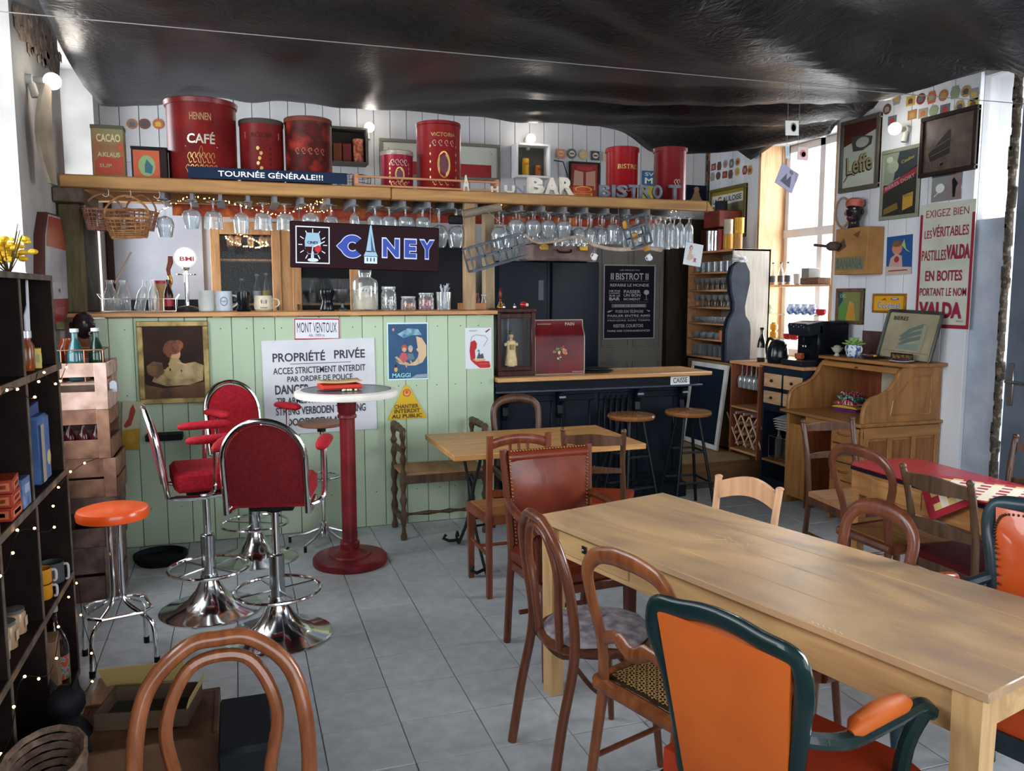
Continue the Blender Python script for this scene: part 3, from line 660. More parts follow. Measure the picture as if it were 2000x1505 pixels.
def ringC(g,m,z):
    n=26; vs=[];fs=[]
    for k in range(n+1):
        a=math.radians(44)+k*math.radians(272)/n; sp=max(0,1-abs(a-PI)/.42)
        ro=.076*Hh/.36*1.0; R=Hh*(.245+g)+Hh*.085*sp**1.3; r_=Hh*(.105-g)
        vs.append((R*math.cos(a)*1.02,R*math.sin(a),z)); vs.append((r_*math.cos(a)*1.02,r_*math.sin(a),z))
    for k in range(n): fs.append((2*k,2*k+1,2*k+3,2*k+2))
    b.add([((.405-.5)*W+x,.0+y,zz) for x,y,zz in vs],[f[::-1] for f in fs],m)
ringC(.018,lw,.011); ringC(0,lb,.0116)
for ch,cx,ww in (('N',.665,.125),('E',.80,.09),('Y',.915,.11)):
    b.text(ch,(cx-.5)*W,-.012*0,ww*W,Hh*.46,lw,.011,0,.075); b.text(ch,(cx-.5)*W,0,ww*W*.88,Hh*.40,lb,.0116,0,.045)
b.obj('lettering',sg,smooth=0)
b=B(); st=M('#8fb3c9',.4); sd=M('#274a66',.4); 
sx=(.528-.5)*W
for P,m,zz in (([(-.003,.46),(.003,.46),(.021,-.10),(-.021,-.10)],st,.0112),([(-.0,.3),(.010,.02),(.016,-.1),(.002,-.1)],sd,.0116),([(-.021,-.08),(.021,-.08),(.032,-.2),(-.032,-.2)],st,.0112),([(-.028,-.2),(.028,-.2),(.028,-.34),(-.028,-.34)],M('#c9dbe4',.4),.0112),([(-.018,-.22),(-.012,-.22),(-.012,-.3),(-.018,-.3)],sd,.0118),([(-.003,-.22),(.003,-.22),(.003,-.3),(-.003,-.3)],sd,.0118),([(.012,-.22),(.018,-.22),(.018,-.3),(.012,-.3)],sd,.0118),([(-.033,-.185),(.033,-.185),(.033,-.2),(-.033,-.2)],sd,.0117)):
    b.flat([(sx+x*1.55,y*Hh*1.05) for x,y in P],m,None,zz)
b.obj('spire_print',sg,smooth=0)
# ---------------------------------------------------------------- seating and tables
R=math.radians
maho=wood('#4a2216','#6b3520','z',.3,5,.15); bent=wood('#66371f','#8c5230','z',.25,5,.3); bent2=wood('#502b1d','#703e29','z',.28,5,.25)
walnut=wood('#3a2419','#5a3a29','z',.35,5,.1); oakd=wood('#3c2b1e','#5d4633','z',.45,5); lt=wood('#b68a66','#d3a883','z',.4,4)
def leg(t,p0,p1,r0,r1,mat,sq=False,name='leg',mid=None,n=10):
    b=B()
    if sq:
        d=Vector(p1)-Vector(p0); L=d.length; q=Vector((0,0,-1)).rotation_difference(d.normalized()).to_matrix().to_4x4()
        b.X=T(*p0)@q
        s0,s1=r0,r1
        vs=[(i*s0,j*s0,0) for j in (-1,1) for i in (-1,1)]+[(i*s1,j*s1,-L) for j in (-1,1) for i in (-1,1)]
        b.add(vs,[(0,1,3,2),(4,6,7,5),(0,4,5,1),(2,3,7,6),(0,2,6,4),(1,5,7,3)],mat)
    else:
        P=[p0,p1] if mid is None else crom([p0]+list(mid)+[p1],4); m=len(P)
        b.tube(P,[r0+(r1-r0)*i/(m-1) for i in range(m)],mat,n)
    return b.obj(name,t)
def rung(t,p0,p1,r,mat,name='stretcher',turned=False):
    b=B()
    if turned:
        P=[Vector(p0).lerp(Vector(p1),k/10) for k in range(11)]; b.tube(P,[r*(.8,1.0,1.1,.8,1.35,.9,1.35,.8,1.1,1.0,.8)[k] for k in range(11)],mat,8)
    else: b.cyl(p0,p1,r,mat,8)
    return b.obj(name,t)
# --- large pine table
tb=Vector((1.134,3.073)); ax=Vector((.449,-1.738)).normalized(); pe=Vector((.968,.25)).normalized(); TL,TW=1.80,.70
ctr=tb+ax*TL/2+pe*TW/2; ang=math.atan2(ax.y,ax.x)   # local x along the table
tab=thing('dining_table','long pale pine table with worn scratched top','table',(ctr.x,ctr.y,0),ang)
tt=tex('#937864','#d2a97a',2.2,.32,(.45,1.2,1),.10,c3='#b6946e',dist=2.4,lo=.25,hi=.75,name='worn_pine'); tp=wood('#b08a5c','#cda876','x',.42,4); tpz=wood('#b08a5c','#cda876','z',.42,4)
for k in range(4):
    b=B(); w4=TW/4; b.bx(-TL/2,TL/2,-TW/2+k*w4+.0006,-TW/2+(k+1)*w4-.0006,.724,.75,tt,.003); b.obj('top_board',tab)
b=B()
for k in (-1,1): b.bx(-TL/2+.07,TL/2-.07,k*(TW/2-.05)-.011,k*(TW/2-.05)+.011,.6,.724,tp,.002)
for k in (-1,1): b.bx(k*(TL/2-.07)-.011,k*(TL/2-.07)+.011,-TW/2+.06,TW/2-.06,.6,.724,tp,.002)
b.obj('apron',tab)
b=B(); b.box((-TL/2+.32,-TW/2+.036,.665),(.42,.006,.085),tp,None,.002); b.obj('drawer',tab)
b=B(); b.box((-TL/2+.28,-TW/2+.028,.672),(.026,.004,.03),M('#2c2a28',.4,.6),None,.001); b.sph((-TL/2+.28,-TW/2+.024,.672),.006,STEEL,8); b.obj('lock_plate',tab)
for i in (-1,1):
    for j in (-1,1): leg(tab,(i*(TL/2-.055),j*(TW/2-.05),.724),(i*(TL/2-.055),j*(TW/2-.05),0),.036,.029,tpz,True)
b=B(); rr=random.Random(2)
for k in range(10): b.box((-.25+rr.uniform(-.1,.1),.02+rr.uniform(-.05,.05),.7503),(.05+rr.random()*.05,.0012,.0004),M('#d8c6a4',.4),Rz(rr.uniform(-1,1)))
for k in range(6): b.box((.42+k*.018,-TW/2+.012,.7503),(.016,.002,.0004),M('#e0cfae',.4),Rz(-.6))
b.obj('scratches',tab)['kind']='stuff'
# --- bentwood cafe chairs
def bentwood(label,loc,rz,cushion=True,mat=bent,group=None,h=.90):
    t=thing('bentwood_chair',label,'chair',loc,R(rz),group)
    b=B(); b.lathe([(.172,.435),(.198,.437),(.205,.447),(.203,.462),(.17,.466),(.165,.458)],mat,None,32,False); b.obj('seat_frame',t)
    b=B(); b.lathe([(.17,.452),(.17,.459),(.001,.455)],wood('#8f5a34','#b07a4c','x'),None,28,False); b.obj('seat',t)
    if cushion:
        b=B(); fm=tex('#6f6870','#a59da4',26,.95,bump=1,name='sheepskin'); vs=[]; rr=random.Random(4)
        pr=[(.001,.49),(.08,.492),(.15,.487),(.185,.475),(.19,.465),(.15,.460),(.001,.460)]
        b.lathe(pr[::-1],fm,T(.0,.01,0),26,False); 
        for i,v in enumerate(b.v): b.v[i]=Vector((v.x*(1+.06*math.sin(5*math.atan2(v.y,v.x))),v.y,v.z+rr.uniform(-.003,.004)))
        b.obj('sheepskin_pad',t)
    b=B(); P=crom([(-.175,-.245,0),(-.172,-.21,.22),(-.17,-.165,.46),(-.178,-.185,.66),(-.15,-.215,h-.09),(-.07,-.232,h-.01),(.0,-.236,h),(.07,-.232,h-.01),(.15,-.215,h-.09),(.178,-.185,.66),(.17,-.165,.46),(.172,-.21,.22),(.175,-.245,0)],6)
    b.tube(P,.0175,mat,10); b.obj('back_hoop',t)
    b=B(); P=crom([(-.085,-.178,.45),(-.095,-.19,.6),(-.115,-.205,h-.17),(-.07,-.222,h-.06),(0,-.228,h-.035),(.07,-.222,h-.06),(.115,-.205,h-.17),(.095,-.19,.6),(.085,-.178,.45)],6); b.tube(P,.0145,mat,9); b.obj('inner_hoop',t)
    for s in (-1,1): leg(t,(s*.145,.12,.445),(s*.175,.175,0),.018,.012,mat,mid=[(s*.16,.15,.25)])
    b=B(); P=crom([(-.165,-.16,.42),(-.15,-.05,.30),(-.14,.09,.33),(-.147,.12,.43)],6); b.tube(P,.009,mat,7); Q=[(-p.x,p.y,p.z) for p in P]; b.tube(Q,.009,mat,7)
    b.tube(crom([(-.15,.13,.41),(-.08,.14,.31),(.08,.14,.31),(.15,.13,.41)],6),.009,mat,7); b.obj('brace',t)
    return t
bentwood('bentwood chair with grey sheepskin pad at the pale pine table',(1.17,2.57,0),-86,True,bent2)
bentwood('bentwood chair alone in front, nearest the dark case and box',(-.05,1.60,0),183,False,bent,None,.90)
# --- balloon back chairs and cane chair
def balloon(label,loc,rz,mat,w=.19,h=.89,cane=False,group=None,sh=.46,rail=True,seatm=None,name='balloon_back_chair',leg_r=.017):
    t=thing(name,label,'chair',loc,R(rz),group)
    poly=[(-.18,-.19),(.18,-.19),(.215,.18),(.16,.215),(-.16,.215),(-.215,.18)]
    b=B()
    for i in range(6):
        p,q=poly[i],poly[(i+1)%6]; b.tube([(p[0],p[1],sh-.022),(q[0],q[1],sh-.022)],.024,mat,8)
    b.obj('seat_frame',t)
    b=B(); b.prism([(x*.88,y*.88) for x,y in poly],.008,seatm or (canemat if cane else mat),None,sh-.008); b.obj('seat',t)
    b=B(); P=crom([(-.155,-.185,sh-.02),(-.15,-.20,.58),(-w,-.225,.74),(-w*.98,-.24,h-.075),(-w*.72,-.248,h-.022),(-w*.3,-.253,h-.002),(0,-.254,h),(w*.3,-.253,h-.002),(w*.72,-.248,h-.022),(w*.98,-.24,h-.075),(w,-.225,.74),(.15,-.20,.58),(.155,-.185,sh-.02)],5)
    n=len(P); b.tube(P,[.0115+.004*math.exp(-((i/(n-1)-.5)/.2)**2) for i in range(n)],mat,10,flat=2.0); b.obj('backrest',t)
    if rail: b=B(); b.tube(crom([(-.152,-.2,.59),(-.07,-.215,.625),(0,-.22,.60),(.07,-.215,.625),(.152,-.2,.59)],5),[.009]*6+[.012]*9+[.009]*6,mat,8,flat=2.2); b.obj('cross_rail',t)
    for s in (-1,1):
        leg(t,(s*.155,-.185,sh-.02),(s*.165,-.25,0),.018,.015,mat); leg(t,(s*.175,.18,sh-.03),(s*.178,.19,0),leg_r+.004,.012,mat)
    rung(t,(-.17,.18,.22),(.17,.18,.22),.009,mat,turned=True); rung(t,(-.17,-.21,.2),(-.176,.18,.2),.009,mat); rung(t,(.17,-.21,.2),(.176,.18,.2),.009,mat)
    return t
canemat=M('#3a2a1a',.7)
cane_c=balloon('walnut chair with woven cane seat between the sheepskin chair and the armchair',(1.27,2.13,0),-73,bent,.18,.89,True,name='cane_chair')
b=B(); cs=M('#b08c58',.6)
for dx,dy,p_ in ((1,0,.022),(0,1,.022),(.707,.707,.031),(.707,-.707,.031)):
    for k in range(-14,15):
        o_=k*p_; nx,ny=-dy,dx; pts=[]
        for s_ in range(-60,61):
            X_=nx*o_+dx*s_*.005; Y_=ny*o_+dy*s_*.005
            if abs(Y_)<.165 and abs(X_)<.165+Y_*.08: pts.append((X_,Y_))
        if len(pts)>4: (a0,a1),(c0,c1)=pts[0],pts[-1]; w_=.0028; b.add([(a0-nx*w_,a1-ny*w_,.4625),(c0-nx*w_,c1-ny*w_,.4625),(c0+nx*w_,c1+ny*w_,.4625),(a0+nx*w_,a1+ny*w_,.4625)],[(0,1,2,3)],cs)
b.obj('cane_weave',cane_c,smooth=0)['kind']='stuff'
balloon('wide oval backed chair tucked under the red topped table',(3.10,3.19,0),-90,bent2,.2,.89,seatm=wood('#7d5630','#9c7245','x'),rail=False)
balloon('glossy oval backed chair tucked against the pine table, nearest the child sized chair',(1.90,2.27,0),92,bent2,.155,.89,rail=False)
balloon('dark round backed chair between the cafe table and the black counter',(1.84,5.17,0),180,walnut,.165,.92,rail=False)
# --- ladder backs
def ladder(label,loc,rz,mat,seatm,h=.87,w=.19,group=None,rails=((.81,.05),(.62,.035)),name='ladder_back_chair',sh=.46):
    t=thing(name,label,'chair',loc,R(rz),group)
    b=B(); b.prism([(-.18,-.18),(.18,-.18),(.21,.19),(-.21,.19)],.03,seatm,None,sh-.03); b.obj('seat',t)
    b=B(); b.bx(-.18,.18,-.18,-.16,sh-.075,sh-.03,mat,.003); b.bx(-.2,.2,.16,.18,sh-.08,sh-.031,mat,.003)
    for s in (-1,1): b.box((s*.187,0,sh-.055),(.018,.36,.046),mat,Rz(-s*.08),.003)
    b.obj('seat_frame',t)
    for s in (-1,1):
        b=B(); b.tube(crom([(s*.17,-.235,0),(s*.168,-.2,.25),(s*.17,-.185,sh),(s*w*.96,-.215,.7),(s*w,-.255,h)],5),[.017]*15+[.016]*5+[.013],mat,9); b.sph((s*w,-.256,h+.005),.017,mat,8); b.obj('back_post',t)
        leg(t,(s*.18,.17,sh-.03),(s*.182,.18,0),.019,.015,mat)
    for z,hh in rails:
        b=B(); P=[]; n=14; vs=[];fs=[]; yb=-.19-(z-sh)*.16
        for k in range(n+1):
            u=-1+2*k/n; x=u*w*.96; y=yb-.02*(1-u*u); up=hh*(.75+.35*math.cos(PI*u*1.0)*.5+.2); dn=hh*(.6+.1*math.cos(PI*u))
            for dy in (-.007,.007): vs+= [(x,y+dy,z+up*.6),(x,y+dy,z-dn*.6)]
        for k in range(n):
            a=k*4; c=a+4; fs+=[(a,a+1,c+1,c),(a+2,c+2,c+3,a+3),(a,c,c+2,a+2),(a+1,a+3,c+3,c+1)]
        fs+=[(0,2,3,1),(n*4,n*4+1,n*4+3,n*4+2)]
        b.add(vs,fs,mat); b.obj('back_slat',t,smooth=30)
    for z in (.16,.27): rung(t,(-.18,.175,z),(.18,.175,z),.009,mat)
    rung(t,(-.17,-.215,.2),(-.18,.175,.2),.009,mat); rung(t,(.17,-.215,.2),(.18,.175,.2),.009,mat)
    return t
ladder('dark ladder backed chair with orange red seat at the cafe table',(1.99,4.36,0),-30,walnut,M('#8a3014',.4),.885,.17,rails=((.83,.06),(.66,.035)))
ladder('brown ladder backed chair at the end of the red table, before the desk',(3.42,3.86,0),178,walnut,wood('#8a6040','#a87c56','x'),.87,.18,rails=((.83,.05),(.66,.035)))
ladder('ladder backed chair with dark red seat along the red table',(3.16,2.78,0),-90,oakd,M('#4a1518',.4),.85,.185,rails=((.80,.07),(.60,.06)))
ladder('ladder backed chair on the far side of the red table by the door',(3.66,3.02,0),92,walnut,wood('#6a4a30','#8a6444','x'),.89,.2,rails=((.84,.06),(.66,.045)))
# --- slat back chair by the cafe table
t=thing('slat_back_chair','reddish wooden chair with three short back slats at the cafe table','chair',(1.415,4.31,0),R(0))
m=wood('#5c2a18','#83432a','z',.3,5,.2)
b=B(); b.prism([(-.17,-.18),(.17,-.18),(.195,.19),(-.195,.19)],.045,m,None,.405); b.obj('seat_frame',t); b=B(); b.prism([(-.15,-.16),(.15,-.16),(.17,.165),(-.17,.165)],.014,wood('#7d4a2a','#a06a40','x'),None,.446); b.obj('seat',t)
for s in (-1,1):
    b=B(); b.prism([(-.2,0),(-.17,0),(-.165,.45),(-.19,.9),(-.215,.9),(-.198,.45)],.03,m,Matrix(((0,0,1,s*.165-.015),(1,0,0,0),(0,1,0,0),(0,0,0,1)))); b.obj('back_post',t)
    leg(t,(s*.17,.165,.41),(s*.168,.17,0),.019,.015,m,True)
b=B(); b.tube(crom([(-.17,-.2,.845),(-.09,-.202,.868),(0,-.202,.876),(.09,-.202,.868),(.17,-.2,.845)],5),.026,m,8,flat=.35,up=(0,1,0)); b.obj('top_rail',t)
b=B(); b.bx(-.15,.15,-.198,-.18,.56,.6,m,.003); b.obj('cross_rail',t)
for x in (-.05,0,.05): b=B(); b.box((x,-.193,.72),(.017,.012,.27),m,Rx(.04),.002); b.obj('slat',t)
rung(t,(-.17,-.18,.24),(-.17,.165,.24),.01,m); rung(t,(.17,-.18,.24),(.17,.165,.24),.01,m); rung(t,(-.165,0,.24),(.165,0,.24),.01,m)
# --- child chair
t=thing('child_chair','small pale chair with curved top rail, across the pine table','chair',(1.92,2.98,0),R(110))
b=B(); b.prism([(-.15,-.15),(.15,-.15),(.16,.15),(-.16,.15)],.022,lt,None,.44); b.obj('seat',t)
for s in (-1,1):
    b=B(); b.tube(crom([(s*.155,-.2,0),(s*.155,-.165,.42),(s*.155,-.20,.66),(s*.16,-.225,.815)],5),.02,lt,10,flat=.7,up=(1,0,0)); b.sph((s*.16,-.226,.815),.019,lt,8,sz=.5); b.obj('back_post',t)
    leg(t,(s*.14,.13,.44),(s*.15,.15,0),.018,.014,lt)
b=B(); vs=[];n=12
for k in range(n+1):
    u=-1+2*k/n; x=u*.155; y=-.215-.03*(1-u*u); top=.795+.04*math.cos(u*PI/2); bot=.715+.035*math.cos(u*PI/2)
    for dy in (-.011,.011): vs+=[(x,y+dy,top),(x,y+dy,bot)]
fs=[]
for k in range(n): a=k*4;c=a+4; fs+=[(a,a+1,c+1,c),(a+2,c+2,c+3,a+3),(a,c,c+2,a+2),(a+1,a+3,c+3,c+1)]
b.add(vs,fs+[(0,2,3,1),(n*4,n*4+1,n*4+3,n*4+2)],lt); b.obj('top_rail',t)
rung(t,(-.15,.13,.2),(.15,.13,.2),.01,lt)
# --- leather chair
lea=tex('#5a1f10','#742e19',7,.3,bump=.05,coat=.15,name='leather'); nailm=M('#9a7440',.3,.9)
t=thing('leather_chair','brown leather chair with studded rolled back at the table head','chair',(1.385,3.33,0),R(184))
def slabpts(w0,w1,z0,z1,y0,y1,bulge,n=10,m=8,roll=0):
    vs=[];fs=[]
    for j in range(m+1):
        v=j/m; w=w0+(w1-w0)*v; z=z0+(z1-z0)*v; y=y0+(y1-y0)*v
        for i in range(n+1):
            u=-1+2*i/n; vs.append((u*w,y+bulge*(1-u**4)*(1-(2*v-1)**4)+.0,z))
    for j in range(m):
        for i in range(n): a=j*(n+1)+i; fs.append((a,a+1,a+n+2,a+n+1))
    return vs,fs
def upholst(b,w0,w1,z0,z1,y0,y1,th,bulge,mat,backm=None):
    f,ff=slabpts(w0,w1,z0,z1,y0+th/2,y1+th/2,bulge); k,kf=slabpts(w0,w1,z0,z1,y0-th/2,y1-th/2,-bulge*.4)
    b.add(f,[x[::-1] for x in ff],mat); b.add(k,kf,backm or mat)
    n,m=10,8; N=(n+1)*(m+1); rim=[i for i in range(n+1)]+[j*(n+1)+n for j in range(1,m+1)]+[m*(n+1)+i for i in range(n-1,-1,-1)]+[j*(n+1) for j in range(m-1,0,-1)]
    vs=[f[i] for i in rim]+[k[i] for i in rim]; L=len(rim); b.add(vs,[(i,(i+1)%L,L+(i+1)%L,L+i) for i in range(L)],mat)
b=B(); upholst(b,.185,.205,.48,.90,-.2,-.235,.04,.02,lea); b.cyl((-.205,-.24,.895),(.205,-.24,.895),.033,lea,14); b.obj('backrest',t)
b=B(); nn=B()
for s in (-1,1):
    P=[(s*(.19+.02*k/12),-.17-.04*k/12,.5+.42*k/12) for k in range(28) if k<=12]
    for k in range(25): nn.sph((s*(.182+.019*k/24),-.176-.036*k/24,.5+.40*k/24),.0055,nailm,6)
for k in range(26): nn.sph((-.19+.38*k/25,-.222,.925),.005,nailm,6)
o=nn.obj('studs',t); o['kind']='stuff'
for s in (-1,1): b=B(); b.tube(crom([(s*.2,-.25,0),(s*.2,-.215,.3),(s*.2,-.2,.5),(s*.222,-.245,.93)],5),.022,maho,8,flat=.8,up=(1,0,0)); b.obj('back_post',t); leg(t,(s*.2,.2,.42),(s*.2,.21,0),.022,.018,maho,True)
b=B(); b.box((0,0,.45),(.42,.42,.08),lea,None,.022); b.obj('seat',t); b=B(); b.box((0,0,.395),(.41,.41,.04),maho,None,.004); b.obj('seat_frame',t)
for s in (-1,1): b=B(); b.tube(crom([(s*.21,-.215,.70),(s*.24,-.08,.69),(s*.245,.1,.665),(s*.235,.17,.63)],5),.02,maho,8); b.tube(crom([(s*.235,.15,.645),(s*.22,.16,.55),(s*.205,.14,.42)],4),.017,maho,8); b.obj('armrest',t)
rung(t,(-.2,-.1,.2),(.2,-.1,.2),.012,maho)
# --- carved armchairs
grn=tex('#0f1f21','#182d2d',9,.25,bump=.15,coat=.3,lo=.3,hi=.7,name='green_lacquer')
def armchair(label,loc,rz,fab,frame,seatm,sc_=1.0,nails=True,wd=.225,h=.95,z0=.50):
    t=thing('armchair',label,'armchair',loc,R(rz)); t.scale=(sc_,)*3
    b=B(); upholst(b,wd*.78,wd*1.03,z0,h-.012,-.205,-.275,.035,.024,fab); b.obj('backrest',t)
    b=B(); hp=[(-wd*.5,-.203,z0-.03),(-wd*.80,-.208,z0+.01),(-wd*.88,-.222,z0+.14),(-wd*1.02,-.245,z0+.29),(-wd*1.14,-.268,h-.09),(-wd*1.13,-.276,h-.035),(-wd*1.02,-.281,h-.002),(-wd*.65,-.285,h+.008),(-wd*.3,-.287,h+.02)]
    P=crom([(0,-.205,z0-.035)]+hp+[(0,-.288,h+.024)]+[(-a,c_,d_) for a,c_,d_ in hp[::-1]],5)[:-1]
    b.tube(P,.0175,frame,12,flat=1.5); b.obj('back_frame',t)
    if nails:
        nn=B()
        for p in P[::1]: nn.sph((p.x*.86,p.y+.03,z0+.2+(p.z-z0-.2)*.89),.0048,M('#3a3026',.4,.6),6)
        o=nn.obj('studs',t); o['kind']='stuff'
    b=B(); b.prism([(-.22,-.22),(.22,-.22),(.26,.2),(.16,.25),(-.16,.25),(-.26,.2)],.07,seatm,None,.40); b.obj('seat',t)
    b=B(); b.prism([(-.23,-.23),(.23,-.23),(.27,.2),(.165,.265),(-.165,.265),(-.27,.2)],.06,frame,None,.34); b.obj('seat_frame',t)
    for s in (-1,1):
        b=B(); b.tube(crom([(s*wd*.98,-.235,.68),(s*(wd+.04),-.12,.655),(s*(wd+.06),.05,.66),(s*(wd+.07),.15,.665),(s*(wd+.08),.2,.63)],5),[.02]*5+[.021]*15+[.016],frame,8); b.tube(crom([(s*(wd+.075),.17,.65),(s*(wd+.05),.14,.56),(s*(wd+.04),.12,.4)],4),.021,frame,8); o=b.obj('armrest',t)
        b=B(); b.tube([(s*(wd+.045),-.11,.672),(s*(wd+.047),-.09,.682),(s*(wd+.052),-.01,.69),(s*(wd+.062),.08,.69),(s*(wd+.066),.105,.685)],[.010,.024,.028,.024,.012],fab,16); b.obj('arm_pad',o)
        leg(t,(s*.24,.2,.36),(s*.235,.2,0),.028,.016,frame,mid=[(s*.26,.225,.24)]); leg(t,(s*.2,-.2,.36),(s*.21,-.28,0),.022,.018,frame)
    return t
armchair('orange armchair with dark green carved frame, back to the viewer',(1.30,1.66,0),-71,tex('#b2521a','#c4601f',3,.55,bump=.05,name='orange_vinyl'),grn,tex('#8f2c14','#a33818',3,.5),1.0,False,.185,.885,.42)
armchair('orange armchair with blue grey studded frame, beyond the pine table end',(2.27,1.80,0),104,tex('#b5431c','#c8551f',3,.25,bump=.05,coat=.3),tex('#1d2b33','#2b3c46',9,.3),tex('#b5431c','#c8551f',3,.3),1.0,True,.23,.93,.47)
# --- red topped table with checked cloth
z=.74; q=[at(1650,905,'z',z),at(1749,894,'z',z),at(2000,950,'z',z),at(2000,1012,'z',z)]
d1_=(q[2]-q[1]).normalized(); cornerA=Vector((3.07,3.56)); 
t=thing('red_table','wooden kitchen table with glossy red top and dark edge','table',(3.30,2.75,0),R(-2))
b=B(); P=[(-.235,-.85),(.235,-.85),(.235,.76),(.17,.83),(-.17,.83),(-.235,.76)]; b.prism(P,.02,M('#1c1420',.4),None,.716); b.obj('edge_band',t)
b=B(); b.prism([(x*.985,y*.995) for x,y in P],.004,M('#a0142c',.25,0,.2),None,.736); b.obj('tabletop',t)
tw2=wood('#8a5c34','#ab7a4a','y',.45)
b=B(); b.bx(-.21,-.19,-.8,.78,.585,.716,tw2,.003); b.bx(.19,.21,-.8,.78,.585,.716,tw2,.003); b.bx(-.19,.19,.76,.78,.585,.716,tw2,.003); b.obj('apron',t)
b=B(); b.box((-.213,.45,.65),(.006,.34,.09),wood('#96683c','#b58552','y'),None,.002); b.obj('drawer',t)
for i in (-1,1):
    for y in (-.77,.74): leg(t,(i*.185,y,.716),(i*.185,y,0),.026,.02,tw2,True)
def checkcloth(t,w,h,dx,dy,rot,z,hang=0):
    b=B(); n=14; cols=[M('#d8cdb8',.9),M('#9c2430',.9),M('#c9b070',.9),M('#5c7a58',.9)]
    vs=[];fs=[];mi=[]
    for j in range(n+1):
        for i in range(n+1):
            x=(i/n-.5)*w; y=(j/n-.5)*h; X=dx+x*math.cos(rot)-y*math.sin(rot); Y=dy+x*math.sin(rot)+y*math.cos(rot)
            zz=z; 
            if X<-.237: o=(-.237-X); X=-.239-o*.12; zz=z-o*.98
            vs.append((X,Y,zz+.0008*math.sin(i*2.1+j)))
    for j in range(n):
        for i in range(n):
            a=j*(n+1)+i; f=(a,a+1,a+n+2,a+n+1); e=min(i,j,n-1-i,n-1-j)
            m=cols[1] if (e==0) else (cols[2] if e==1 and (i+j)%2 else (cols[0] if (i%2 or j%2) else cols[1]))
            b.add([vs[k] for k in f],[(0,1,2,3)],m)
    return b
cl=checkcloth(None,.46,.62,-.03,.03,R(32),.7415); o=cl.obj('checked_cloth',smooth=0,label='red and cream checked cloth with a corner hanging off the red table',cat='cloth'); o.location=(3.30,2.75,0); o.rotation_euler=(0,0,R(-2))
sm_=o.modifiers.new('thick','SOLIDIFY'); sm_.thickness=.0015; sm_.offset=1
# --- cafe table with iron base
t=thing('cafe_table','light wooden cafe table on curled cast iron legs','table',(1.735,4.785,0))
cw=wood('#9c6c3c','#c49458','x',.4); b=B(); b.bx(-.605,.605,-.375,.375,.708,.742,cw,.004); b.obj('tabletop',t)
def ironend(x,mir=1):
    b=B()
    for s in (-1,1):
        P=crom([(x,s*.22,.705),(x,s*.17,.62),(x,s*.06,.48),(x,s*.035,.36),(x,s*.10,.22),(x,s*.22,.1),(x,s*.30,.03),(x,s*.345,.02),(x,s*.365,.05),(x,s*.345,.075),(x,s*.325,.06)],5); b.tube(P,.016,IRON,7,flat=.55,up=(1,0,0))
    b.bx(x-.015,x+.015,-.26,.26,.69,.708,IRON,.002)
    b.tube([(x,-.04,.36),(x,.04,.36)],.018,IRON,7); b.tube(crom([(x,-.05,.50),(x,0,.54),(x,.05,.50)],4),.01,IRON,6)
    return b.obj('iron_leg',t)
ironend(-.40); ironend(.42)
b=B()
for s in (-1,1): b.tube([(-.4,s*.09,.24),(.42,-s*.09,.24)],.008,IRON,6); b.tube([(-.4,s*.3,.04),(-.46,s*.33,.03),(-.5,s*.33,.05),(-.48,s*.33,.075)],.011,IRON,6)
b.obj('stretcher',t)
# --- bench
t=thing('bench','short oak bench with turned end rails, seen past the cafe table','bench',(1.30,5.49,0))
tn=oakd; 
b=B(); b.bx(-.29,.29,-.17,.17,.435,.455,tex('#8a6a4a','#a88562',9,.8,(1,.2,1),.4)); b.obj('seat',t)
b=B(); b.bx(-.29,.29,-.185,-.165,.385,.44,tn,.003); b.bx(-.29,.29,.165,.185,.385,.44,tn,.003); b.obj('seat_frame',t)
def turned(b,p0,p1,r):
    P=[Vector(p0).lerp(Vector(p1),k/16) for k in range(17)]; rr=[1,1.1,.7,.6,.8,1.1,1.2,.9,.6,.9,1.3,.8,.65,.95,1.2,1.1,.9]; b.tube(P,[r*q for q in rr],tn,8)
for s in (-1,1):
    for y in (-.165,.165):
        b=B(); turned(b,(s*.285,y,.0),(s*.285,y,.44),.021); turned(b,(s*.285,y,.44),(s*.285,y,.745),.019); b.obj('post',t)
    b=B(); turned(b,(s*.285,-.18,.745),(s*.285,.18,.745),.022); b.obj('arm_rail',t); b=B(); turned(b,(s*.285,-.16,.6),(s*.285,.16,.6),.016); b.obj('side_rail',t); b=B(); turned(b,(s*.285,-.16,.13),(s*.285,.16,.13),.018); b.obj('stretcher',t)
b=B(); turned(b,(-.285,0,.13),(.285,0,.13),.014); b.obj('stretcher',t)
# --- bar stools with wooden seats
def barstool(label,loc,rz):
    t=thing('bar_stool',label,'stool',loc,R(rz),'wooden seated bar stools')
    b=B(); b.lathe([(.15,.722),(.172,.727),(.18,.742),(.172,.757),(.14,.762),(.001,.76)],wood('#6f4426','#966238','x',.25,5,.3),None,28,True); b.obj('seat',t)
    k=IRON
    for i in range(4):
        a=PI/4+i*PI/2; b=B(); b.tube([(.085*math.cos(a),.085*math.sin(a),.724),(.23*math.cos(a),.23*math.sin(a),0)],.0125,k,8); b.obj('leg',t)
    for z in (.22,.45):
        rr=.23-(.145)*z/.724; b=B(); P=[(rr*math.cos(PI/4+i*PI/2),rr*math.sin(PI/4+i*PI/2),z) for i in range(4)]; b.tube(P,.009,M('#2a2d31',.35,.5),6,True); b.obj('foot_ring',t)
    return t
barstool('wooden topped bar stool nearer the dark sprung ladder backed chair',(2.76,5.45,0),12); barstool('wooden topped bar stool below the till sign, beside the blackboard',(3.26,5.48,0),-5)
